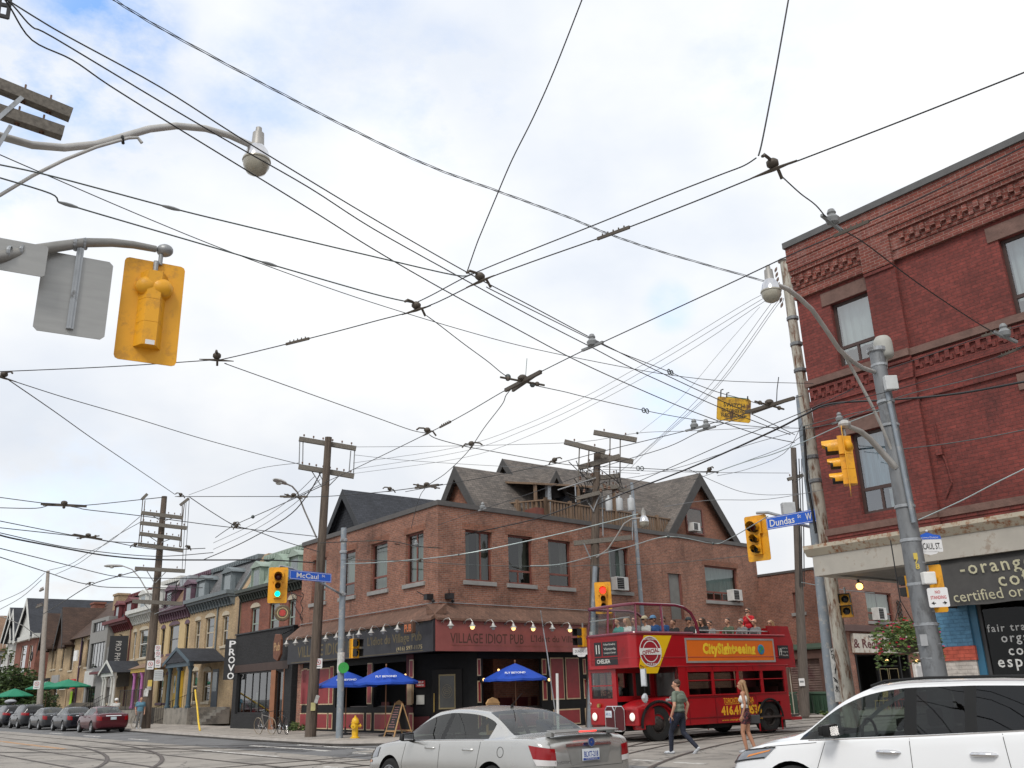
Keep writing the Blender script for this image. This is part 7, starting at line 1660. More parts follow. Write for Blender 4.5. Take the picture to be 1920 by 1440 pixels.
for i in range(16):
 p=z7(rnd.uniform(820,1050),rnd.uniform(290,460),rnd.uniform(-.4,.4));b.tube([p,p+V((rnd.uniform(-.3,.3),0,-.4)),p+V((rnd.uniform(-.9,.9),0,rnd.uniform(-.3,.5)))],.02,4)
b.obj('jumper_wires',m_vis,t)
b=MB()
for i in range(10):p=z7(830+i*24,290+rnd.uniform(0,160),rnd.uniform(-.3,.3));b.lathe([(.03,0),(.07,.04),(.05,.09),(.07,.13),(.02,.18)],p,8);b.cut()
b.obj('insulator',m_ceram,t)
b=MB();b.tube([z7(925,820,-.2),z7(990,775,-.7),z7(1040,700,-1.0),z7(1085,625,-1.3),z7(1130,598,-1.6),z7(1195,590,-2.0)],.035,7);b.obj('lamp_arm',m_galvl,t,smooth=60);acorn(t,z7(1200,620,-2.0),1.0)
b=MB();b.tube([z7(935,880,-.25),z7(920,1100,-.25),z7(905,1240,-.25)],.06,6);b.obj('cable_riser',m_vis,t)
dS2=38.6;B=D(1105,1366,dS2);B.z=.1;t=simple_pole('steel_pole','slim grey steel signal post standing against the dark wooden pole',B,D(1115.5,1062,dS2),.11,.10,m_bluepole)
b=MB();
for py in(1200,1290):p=D(1109,py,dS2);b.lathe([(.115,0),(.118,.02),(.118,.3),(.115,.32)],p,10);b.cut()
b.obj('poster_wrap',mat('paper_white'),t)
signal('yellow traffic signal showing red above the front of the bus',D(1131,1121,dS2-.2),cam2(D(1131,1121,dS2)),'red')
signal('yellow pedestrian signal hooded sideways at the front corner of the bus',D(1091,1195,dS2-.1),(-.85,-.5),None,False,2,1.2,True)
c=D(1090,1221,dS2-.15);tt,o,M_=plate('street_plate','small ornate white street plate under the hooded signal by the bus',c,cam2(c),.68,.26,m_signw);b=MB(M_);b.prism([(-.2,0,-.12),(.2,0,-.12),(.12,0,-.22),(-.12,0,-.22)],(0,.01,0));b.obj('plate_tail',m_signw,o);text('DUNDAS ST',.5,.1,M_@T(0,-.004,0),m_vis,o)
t=simple_pole('steel_pole','tall grey service mast rising behind the open top bus against the pub wall',FM.at(11.6,-.55,.1),D(1184.5,905,hypot(*FM.at(11.6,-.55,0).xy)),.13,.075,m_bluepole)
t=simple_pole('white_post','thin leaning white guy post in front of the red pub sign',FM.at(3.9,-2.4,.1),D(1014,1145,hypot(*FM.at(4.2,-2.4,0).xy)),.03,.02,m_galv);
b=MB();b.tube([FM.at(3.9,-2.4,.1),FM.at(3.97,-2.4,2.2)],.055,7);b.obj('guard_sleeve',m_white,t)
# --- wooden pole behind the bus by the bins
dP5=47;B=D(1509,1345,dP5);B.z=.1;T_=D(1488,840,dP5)
t=simple_pole('utility_pole','grey weathered wooden pole beside the green bins behind the bus',B,T_,.25,.14,mat('grey_pole_wood',(.12,.10,.085),.85,var=.4,vs=3,stretch=(9,9,.5),bump=.4))
for py,w_ in((895,14),(960,10)):crossarm(t,D(1491-w_,py+4,dP5-.2),D(1491+w_,py-4,dP5+.2),.13,3)
b=MB();p=D(1480,966,dP5-.3);b.box(p.x-.33,p.x+.3,p.y-.2,p.y+.2,p.z,p.z+.62);b.obj('transformer',mat('transformer_grey'),t,bevel=.03)
c=D(1503.5,1279,dP5-.3);tt,o,M_=plate('paper_flyer','white flyer stapled to the grey wooden pole by the bins',c,cam2(c),.26,.34,m_signw);b=MB(M_);b.box(-.09,.09,-.003,-.001,-.02,.06);b.obj('print',m_grey,o)
b=MB()
for k in range(3):b.tube([D(1493+5*k,860,dP5-.2),D(1499+4*k,1000,dP5-.25),D(1500+4*k,1100,dP5-.25)],.025,4)
b.obj('cable_riser',m_vis,t)
# --- blue grey pole with the right street name, rusty pole beside it
dS3=27.3;t=simple_pole('steel_pole','blue grey steel pole with graffiti next to the peeling rusty pole',flat(D(1571,1400,dS3))+V((0,0,.1)),D(1500,742,dS3),.15,.13,m_bluepole)
b=MB();P=[D(1531,991,dS3),D(1500,983,dS3+.4),D(1470,969,dS3+.8),D(1440,961,dS3+1.1),D(1419,962,dS3+1.4)];b.tube(P,.045,8);b.obj('signal_arm',m_galv,t,smooth=60)
rnd=random.Random(4);b=MB()
for py in(1215,1235,1255,1272,1290):
 p=D(1559.5+(py-1215)*.13,py,dS3-.15);q=[p+V((rnd.uniform(-.07,.07),-.01,rnd.uniform(-.14,.14)))for _ in range(7)];b.tube(q,.009,4);b.cut()
b.obj('graffiti',m_vis,t)
b=MB();p=D(1564,1250,dS3);b.lathe([(.152,-.9),(.154,-.88),(.154,.45),(.152,.47)],p,14);b.obj('poster_wrap',mat('paper_white'),t)
street_name('blue street name sign reading Dundas St W on the right hand arm',(1436,972),(1529,953),(1438,994.5),dS3+.65,dS3-.25,[('Dundas',-.18,.50,.58,-.02),('St',.17,.07,.26,.15),('W',.35,.12,.58,0)],0,0)
signal('yellow traffic signal with a dim red lens beside the right street name sign',D(1420,1009,dS3+1.4),cam2(D(1420,1009,dS3),-.45),None,True,3,1.08)
dS4=26.6;B4=flat(D(1604,1400,dS4));T4=D(1470.5,492,dS4)
t=simple_pole('steel_pole','tall peeling rusty white pole leaning before the red brick corner',B4,T4,.20,.135,m_rpole)
b=MB();b.lathe([(.14,0),(.19,.03),(.19,.08),(.15,.1),(.01,.1)],T4,14);b.obj('pole_cap',m_galvl,t)
b=MB()
for i in range(8):p=D(1464+i*1.6,506+i*9.5,dS4-.1);b.lathe([(.04,0),(.1,.03),(.05,.06)],p-V((.12,0,0)),8,(-.8,0,.3));b.cut()
for i in range(4):p=D(1484+i*1.5,545+i*9,dS4-.1);b.lathe([(.04,0),(.1,.03),(.05,.06)],p+V((.12,0,0)),8,(.8,0,.3));b.cut()
b.obj('insulator',m_ceram,t)
b=MB()
for f in(.86,.8,.74,.55,.5):p=B4+(T4-B4)*f;r=.205-.065*f;b.lathe([(r,0),(r+.03,.02),(r+.03,.1),(r,.12)],p,12);b.cut()
b.obj('clamp',m_steelp,t)
b=MB();b.tube([D(1507,800,dS4-.25),D(1513,900,dS4-.25),D(1530,1000,dS4-.25)],.04,5);b.obj('cable_riser',m_vis,t)
signal('yellow pedestrian signal hung beside the rusty pole under the canopy',D(1587,1135,dS4-.3),(-.45,-.9),None,False,2,1.0,True)
# --- big grey pole in front of the coffee shop
dS5=17.0;B5=flat(D(1778,1400,dS5));T5=D(1643.5,657,dS5);z8=lambda X,Y,e=0:D(1400+X/2.769,460+Y/2.769,dS5+e)
t=simple_pole('steel_pole','thick grey steel pole with lamp arm, antenna and signs before the coffee shop',B5,T5,.205,.125,m_steelp,n=16)
b=MB();b.lathe([(.13,0),(.17,.02),(.17,.09),(.13,.1)],z8(676,560),14);b.cut()
for f in(.955,.86,.80,.60,.52,.42,.33):p=B5+(T5-B5)*f;r=.207-.08*f;b.lathe([(r,0),(r+.015,.01),(r+.015,.05),(r,.06)],p,14);b.cut()
b.obj('band',m_galv,t)
b=MB();b.lathe([(.01,0),(.12,.01),(.155,.04),(.165,.1),(.165,.30),(.15,.38),(.11,.43),(.01,.44)],z8(720,590,.1),18);b.tube([z8(720,640,.1),z8(720,585,.1)],.04,6);b.obj('antenna',mat('antenna_grey',(.36,.36,.33),.6),t,smooth=45)
b=MB();b.tube([z8(X,Y,e)for X,Y,e in((662,657,-.1),(600,636,-.5),(545,600,-.8),(480,540,-1.2),(400,420,-1.7),(340,335,-2.0),(270,270,-2.4),(215,228,-2.6),(160,207,-2.8))],.04,8);b.cut();b.tube([z8(X,Y,e)for X,Y,e in((430,460,-1.5),(470,520,-1.2),(520,590,-.9),(580,700,-.6),(650,830,-.4),(710,960,-.2),(752,1060,-.1))],.028,7);b.obj('lamp_arm',m_galvl,t,smooth=60)
acorn(t,z8(127,245,-2.8),.80)
b=MB();b.tube([z8(775,1155,-.1),z8(690,1060,-.3),z8(640,1005,-.5),z8(590,965,-.75),z8(540,945,-1.0),z8(505,935,-1.1)],[.06,.055,.05,.048,.045,.045],8);b.obj('signal_arm',m_galvl,t,smooth=60)
b=MB();b.ball(z8(508,930,-1.1),(.11,.11,.08),10);b.obj('arm_cap',m_galvl,t)
b=MB();b.tube([z8(722,720,-.2),z8(790,1050,-.2),z8(868,1440,-.2)],.04,6);b.obj('conduit',m_bluepole,t)
b=MB();p=z8(748,715,-.25);b.box(p.x-.11,p.x+.11,p.y-.06,p.y+.06,p.z-.13,p.z+.13);b.obj('junction_box',mat('box_white',(.5,.52,.52),.5),t,bevel=.015)
b=MB();p=D(1741,1084,dS5-.3);b.box(p.x-.1,p.x+.1,p.y-.07,p.y+.07,p.z-.1,p.z+.1);b.obj('sensor_box',m_white,t,bevel=.02)
b=MB();
for f in(.17,.21,.26,.29,.36,.385,.44,.47):p=B5+(T5-B5)*f;r=.206-.08*f;b.lathe([(r,0),(r+.003,.004),(r+.003,.018),(r,.022)],p,16);b.cut()
b.obj('strap',m_galv,t)
b=MB();p=D(1736,1200,dS5-.195);b.quad((p.x-.09,p.y-.0,p.z-.09),(p.x+.09,p.y+.0,p.z-.09),(p.x+.09,p.y,p.z+.09),(p.x-.09,p.y,p.z+.09));b.obj('label_plate',mat('grey_label',(.35,.36,.37),.4),t)
for i,c in enumerate('178'):p=D(1716+2*i,1042+10*i,dS5-.19);text(c,.07,.09,Matrix(((1,0,0,p.x),(0,1,0,p.y-.01),(0,0,1,p.z),(0,0,0,1))),mat('number_yellow',(.6,.45,.08),.5),t,bold=.02)
signal('yellow traffic signal seen from its side on the big grey pole',z8(515,1120,-1.1),(-.94,.34),None,True,3,.87)
signal('yellow traffic signal half hidden behind the big grey pole',D(1746,1104,dS5+.35),(.45,.9),None,True,3,.62)
signal('small yellow pedestrian signal left of the big grey pole',D(1707,1100,dS5+.3),(-.8,.5),None,False,2,.6,True)
c=D(1759.5,1120,dS5-.35);tt,o,M_=plate('no_standing_sign','white sign reading NO STANDING in red on the big grey pole',c,cam2(c,.12),.31,.31,m_signw);mr_=mat('sign_red_ink')
text('NO',.08,.05,M_@T(0,-.004,.085),mr_,o,bold=.012);text('STANDING',.235,.055,M_@T(0,-.004,.0),mr_,o,bold=.012)
b=MB(M_)
for s in(-1,1):b.prism([(s*.12,-.003,-.09),(s*.075,-.003,-.06),(s*.075,-.003,-.12)],(0,.002,0));b.box(min(s*.05,s*.08),max(s*.05,s*.08),-.003,-.001,-.097,-.083)
b.obj('arrow',m_vis,o)
c=D(1742,1023,dS5+.15);tt,o,M_=plate('heritage_street_sign','ornate white heritage plate reading McCaul St with a blue district band',c,cam2(c,.45),.46,.22,m_signw);b=MB(M_);b.prism([(-.23,0,.1),(.23,0,.1),(.22,0,.17),(.1,0,.19),(0,0,.23),(-.1,0,.19),(-.22,0,.17)],(0,.012,0));b.obj('blue_band',m_signblue,o);b=MB(M_);b.prism([(-.16,0,-.1),(.16,0,-.1),(.1,0,-.14),(0,0,-.16),(-.1,0,-.14)],(0,.012,0));b.cut();b.ball((0,0,.25),.025,8);b.obj('plate_tail',m_signw,o)
text('McCAUL ST.',.40,.11,M_@T(0,-.004,-.01),m_vis,o,bold=.01);text("Queen's Discovery District"[0:0]+'Discovery District',.36,.04,M_@T(0,-.004,.135),m_signw,o)
# --- near left pole (outside the frame) with its crossarms, lamp arm, signal arm
dN=11.0;BN=flat(D(-350,1100,dN))
t=simple_pole('utility_pole','near pole just outside the left edge holding the crossarm ends and lamp arm',BN,V((BN.x,BN.y,11.5)),.2,.16,m_pole)
for a,b_ in(((-230,68),(133,216)),((-230,132),(118,250))):
 b=MB();b.bar(D(*a,dN-.3),D(*b_,dN-.3),.13,.14);o=b.obj('crossarm',m_polegrey,t)
 for k in(.74,.88):p=D(*a,dN-.3).lerp(D(*b_,dN-.3),k);q=MB();q.tube([p-V((0,0,.1)),p+V((0,0,.16))],.012,6);q.lathe([(.03,0),(.03,.03)],p+V((0,0,-.09)),8);q.obj('bolt',m_ceram,o)
b=MB();b.bar(D(-30,245,dN-.4),D(42,182,dN-.4),.012,.05);b.cut();b.bar(D(-20,300,dN-.35),D(20,236,dN-.35),.03,.04);b.obj('brace',m_galv,t)
b=MB();b.tube([D(X,Y,dN+e)for X,Y,e in((-165,190,0),(-70,236,.0),(0,255,.1),(60,272,.2),(120,277,.35),(180,271,.5),(225,258,.6),(280,242,.8),(330,236,.95),(385,241,1.1),(430,254,1.25),(470,272,1.4))],.05,10);b.cut();b.tube([D(X,Y,dN+e)for X,Y,e in((-160,440,0),(0,366,.1),(60,330,.2),(120,300,.3),(180,276,.45),(240,259,.6),(258,258,.65),(266,268,.65))],.022,8);b.obj('lamp_arm',m_galvl,t,smooth=60)
b=MB();p=D(230,262,dN+.6);b.lathe([(.055,-.02),(.065,0),(.055,.02)],p,12,(.9,.3,.2));b.obj('clamp',m_vis,t)
acorn(t,D(481,304,dN+1.4),1.0)
dSg=11.0
ar=thing('signal_mast_arm','grey mast arm reaching in from the left edge with the backs of two signs','signal arm',tuple(BN))
b=MB();b.tube([D(X,Y,dSg+e)for X,Y,e in((-190,515,0),(0,482,.1),(60,470,.2),(110,462,.25),(160,455,.35),(210,455,.45),(250,459,.5),(292,467,.6))],[.075,.072,.07,.066,.06,.055,.05,.045],10);b.obj('arm_tube',mat('arm_grey',(.27,.265,.25),.5,.3),ar,smooth=60)
b=MB();p=D(309,470,dSg+.62);b.ball(p,(.11,.1,.085),12);b.cut();b.tube([D(302,478,dSg+.6),D(300,497,dSg+.6)],.03,8);b.obj('arm_clamp',m_grey,ar,smooth=50)
b=MB()
for px,e in((18,.1),(42,.15),(142,.3),(160,.35)):p=D(px,475-px*.11,dSg+e);b.lathe([(.073,-.02),(.08,0),(.073,.02)],p,12,(.95,.3,0));b.cut()
b.obj('band',m_galv,ar)
fb_=V((sin(rad(-30)),cos(rad(-30)),0))
def backplate(label,cx,cy,w_,h_,d):
 c=D(cx,cy,d);t,o,M_=plate('sign_back',label,c,fb_,w_,h_,m_signback);return t,M_,c
t2,M_,c=backplate('bare aluminium back of a tall rounded sign hanging from the mast arm',139,554,.78,1.04,dSg+.35)
b=MB(M_);b.box(-.04,.04,.012,.05,-.45,.62);b.box(-.012,.012,.05,.06,-.45,.62);o=b.obj('strap_rail',m_galv,t2);
backplate('bare aluminium back of a sign cut by the left edge behind the mast arm',10,478,.86,.40,dSg+.12)
signal('large yellow signal seen from behind hanging at upper left',D(282,584,dSg+.62),fb_,None,True,3,1.09)
b=MB();c=D(281,641,dSg+.42);tt,o,M_=plate('signal_sticker','small white sticker on the back of the large yellow signal',c,-fb_,.11,.06,m_signw,th=.003)
# --- rust-yellow switch sign
dW_=24;A_=D(1343,738,dW_);Bq=D(1402,754,dW_-.3);f=V(((Bq-A_).y,-(Bq-A_).x,0)).normalized();w_=.90;c=D(1376,768,dW_)
t,o,M_=plate('switch_sign','rusty yellow sign reading SWITCH OUT OF SERVICE ELECTRICALLY hung from the wire',c,cam2(c,.25),w_,.66,mat('rust_yellow',(.62,.36,.02),.7,var=.2,dirt=(.10,.045,.02),dsc=4,damt=.85),th=.02,rot=.14)
mb_=mat('letter_rust',(.03,.03,.02),.7)
for s_,zz,ww,hh in(('SWITCH',.12,.56,.12),('OUT OF SERVICE',-.03,.66,.1),('ELECTRICALLY',-.17,.66,.1)):text(s_,ww,hh,M_@T(0,-.006,zz),mb_,o,bold=.01)
b=MB(M_);b.tube([(-.36,.01,.3),(-.36,.01,.52),(-.3,.01,.55)],.018,5);b.cut();b.tube([(.36,.01,.3),(.36,.01,.42)],.018,5);b.cut();b.tube([(-.2,.01,.31),(-.2,.01,.45),(-.14,.01,.47)],.018,5);b.obj('hook',m_vis,t);b=MB(M_);b.box(-.22,.4,.021,.03,.28,.36);b.obj('green_strip',mat('strip_green',(.03,.12,.05),.6),t)
# ---------------------------------------------------------------- overhead wires
m_wire=mat('wire_black',(.020,.020,.022),.5);m_wgrey=mat('wire_grey',(.07,.085,.085),.5);m_wlight=mat('wire_pale',(.16,.17,.18),.5);m_fit=mat('wire_fitting_metal',(.085,.07,.055),.6,.2);m_wsilver=mat('wire_silver',(.36,.42,.42),.4,.5)
def Zd(px,py,z,cap=62):
 d=ray(px,py);h_=hypot(d.x,d.y)
 t_=(z-EYE)/d.z if d.z>1e-4 else 1e9
 return min(t_*h_,cap)
def fitting(o,kind,p,d):
 d=V(d).normalized();b=MB(T(*p)@Matrix.Scale({'ear':.75,'bell':.6,'shoe':.6,'ring':.7,'ins':.55,'frog':.8,'ball':.8}[kind],4)@T(*-p));u=V((-d.y,d.x,0)).normalized()
 if kind=='ear':
  b.tube([p-d*.28,p,p+d*.28],[.008,.025,.008],5);b.tube([p-u*.26+V((0,0,.05)),p-u*.2+V((0,0,.10)),p-u*.08+V((0,0,.11)),p+V((0,0,.06)),p+u*.14+V((0,0,.07)),p+u*.22+V((0,0,-.02))],.02,5);b.ball(p+V((0,0,.08)),(.075,.075,.06),8);m=m_fit
 elif kind=='ins':b.tube([p-d*.16,p-d*.05,p+d*.05,p+d*.16],[.02,.035,.035,.02],6);m=m_ceramw
 elif kind=='bell':b.lathe([(.02,-.05),(.1,-.02),(.115,.06),(.06,.13),(.075,.16),(.05,.22),(.01,.24)],p+V((0,0,.04)),10);b.bar(p-d*.3,p+d*.3,.05,.05);m=m_ceramw if kind=='bell' else m_fit
 elif kind=='frog':
  b.bar(p-d*.55,p+d*.55,.05,.06);b.bar(p-d*.5+u*.12,p+d*.45,.04,.05);b.ball(p+V((0,0,.06)),(.09,.09,.06),8);b.tube([p-u*.45,p+u*.45],.02,5);b.ball(p+u*.3,.045,6);b.ball(p-u*.3,.045,6);m=m_fit
 elif kind=='shoe':b.bar(p-d*.3,p+d*.3,.03,.05)
 if kind=='shoe':
  for i in range(5):b.tube([p+d*(.1*i-.2),p+d*(.1*i-.2)+V((0,0,.06))],.012,4)
  m=m_fit
 elif kind=='ring':
  for k in(-.07,.07):b.tube([p+d*k+(d*cos(a*pi/5)+V((0,0,1))*sin(a*pi/5))*.06 for a in range(11)],.014,4,cap=False)
  m=m_wgrey
 elif kind=='ball':b.ball(p,.055,8);m=m_wgrey
 b.obj({'ear':'wire_hanger','ins':'strain_insulator','bell':'bell_insulator','frog':'wire_crossing','shoe':'splice_shoe','ring':'tension_ring','ball':'wire_ball'}[kind],m,o,smooth=40)
def wire(name,label,z0,z1,pts,fits=(),r=1.0,m=None,cap=62,twist=0):
 n=len(pts);L_=[0]
 for a,b_ in zip(pts,pts[1:]):L_.append(L_[-1]+hypot(b_[0]-a[0],b_[1]-a[1]))
 P=[]
 inv=[]
 for p,l in zip(pts,L_):inv.append(1/Zd(p[0],p[1],z0+(z1-z0)*l/L_[-1],cap))
 for p,iv in zip(pts,inv):P.append(D(p[0],p[1],1/iv))
 # smooth the polyline a little
 Q=[]
 for i in range(n-1):
  p0,p1,p2,p3=P[max(i-1,0)],P[i],P[i+1],P[min(i+2,n-1)]
  k=5
  for j in range(k):
   u=j/k;Q.append(.5*((2*p1)+(p2-p0)*u+(2*p0-5*p1+4*p2-p3)*u*u+(3*p1-p0-3*p2+p3)*u**3))
 Q.append(P[-1])
 out_f=lambda p:p[0]<0 or p[0]>1920 or p[1]<0
 if out_f(pts[0]):Q.insert(0,Q[0]+(Q[0]-Q[2]).normalized()*16)
 if out_f(pts[-1]):Q.append(Q[-1]+(Q[-1]-Q[-3]).normalized()*16)
 md=sum(1/i for i in inv)/n;rr=max(.0065,md*.00043)*r
 t=thing(name,label,'wire',tuple(Q[len(Q)//2]),'overhead wires');b=MB()
 if twist:
  for ph in(0,2.1,4.2):
   W_=[]
   for i in range(len(Q)*3-2):
    a=Q[i//3].lerp(Q[min(i//3+1,len(Q)-1)],(i%3)/3);W_.append(a+V((.0,.016*cos(i*.33+ph),.016*sin(i*.33+ph))))
   b.tube(W_,rr*.75,4)
 else:b.tube(Q,rr,5)
 b.obj('cable',m or m_wire,t,smooth=70)
 for kind,px,py in fits:
  i=min(range(len(Q)),key=lambda k:(lambda s:(s[0]-px)**2+(s[1]-py)**2)(scr(Q[k])));a=Q[max(i-1,0)];b_=Q[min(i+1,len(Q)-1)]
  i2=min(range(n),key=lambda k:(pts[k][0]-px)**2+(pts[k][1]-py)**2);fitting(t,kind,Q[i],b_-a)
 return t
def scr(p):
 v=p-EYEP;z=v.dot(FW);return(960+FPX*v.dot(RT)/z,720-FPX*v.dot(UP)/z)
TW,SW,PW,TE='trolley_wire','span_wire','power_cable','telephone_wire'
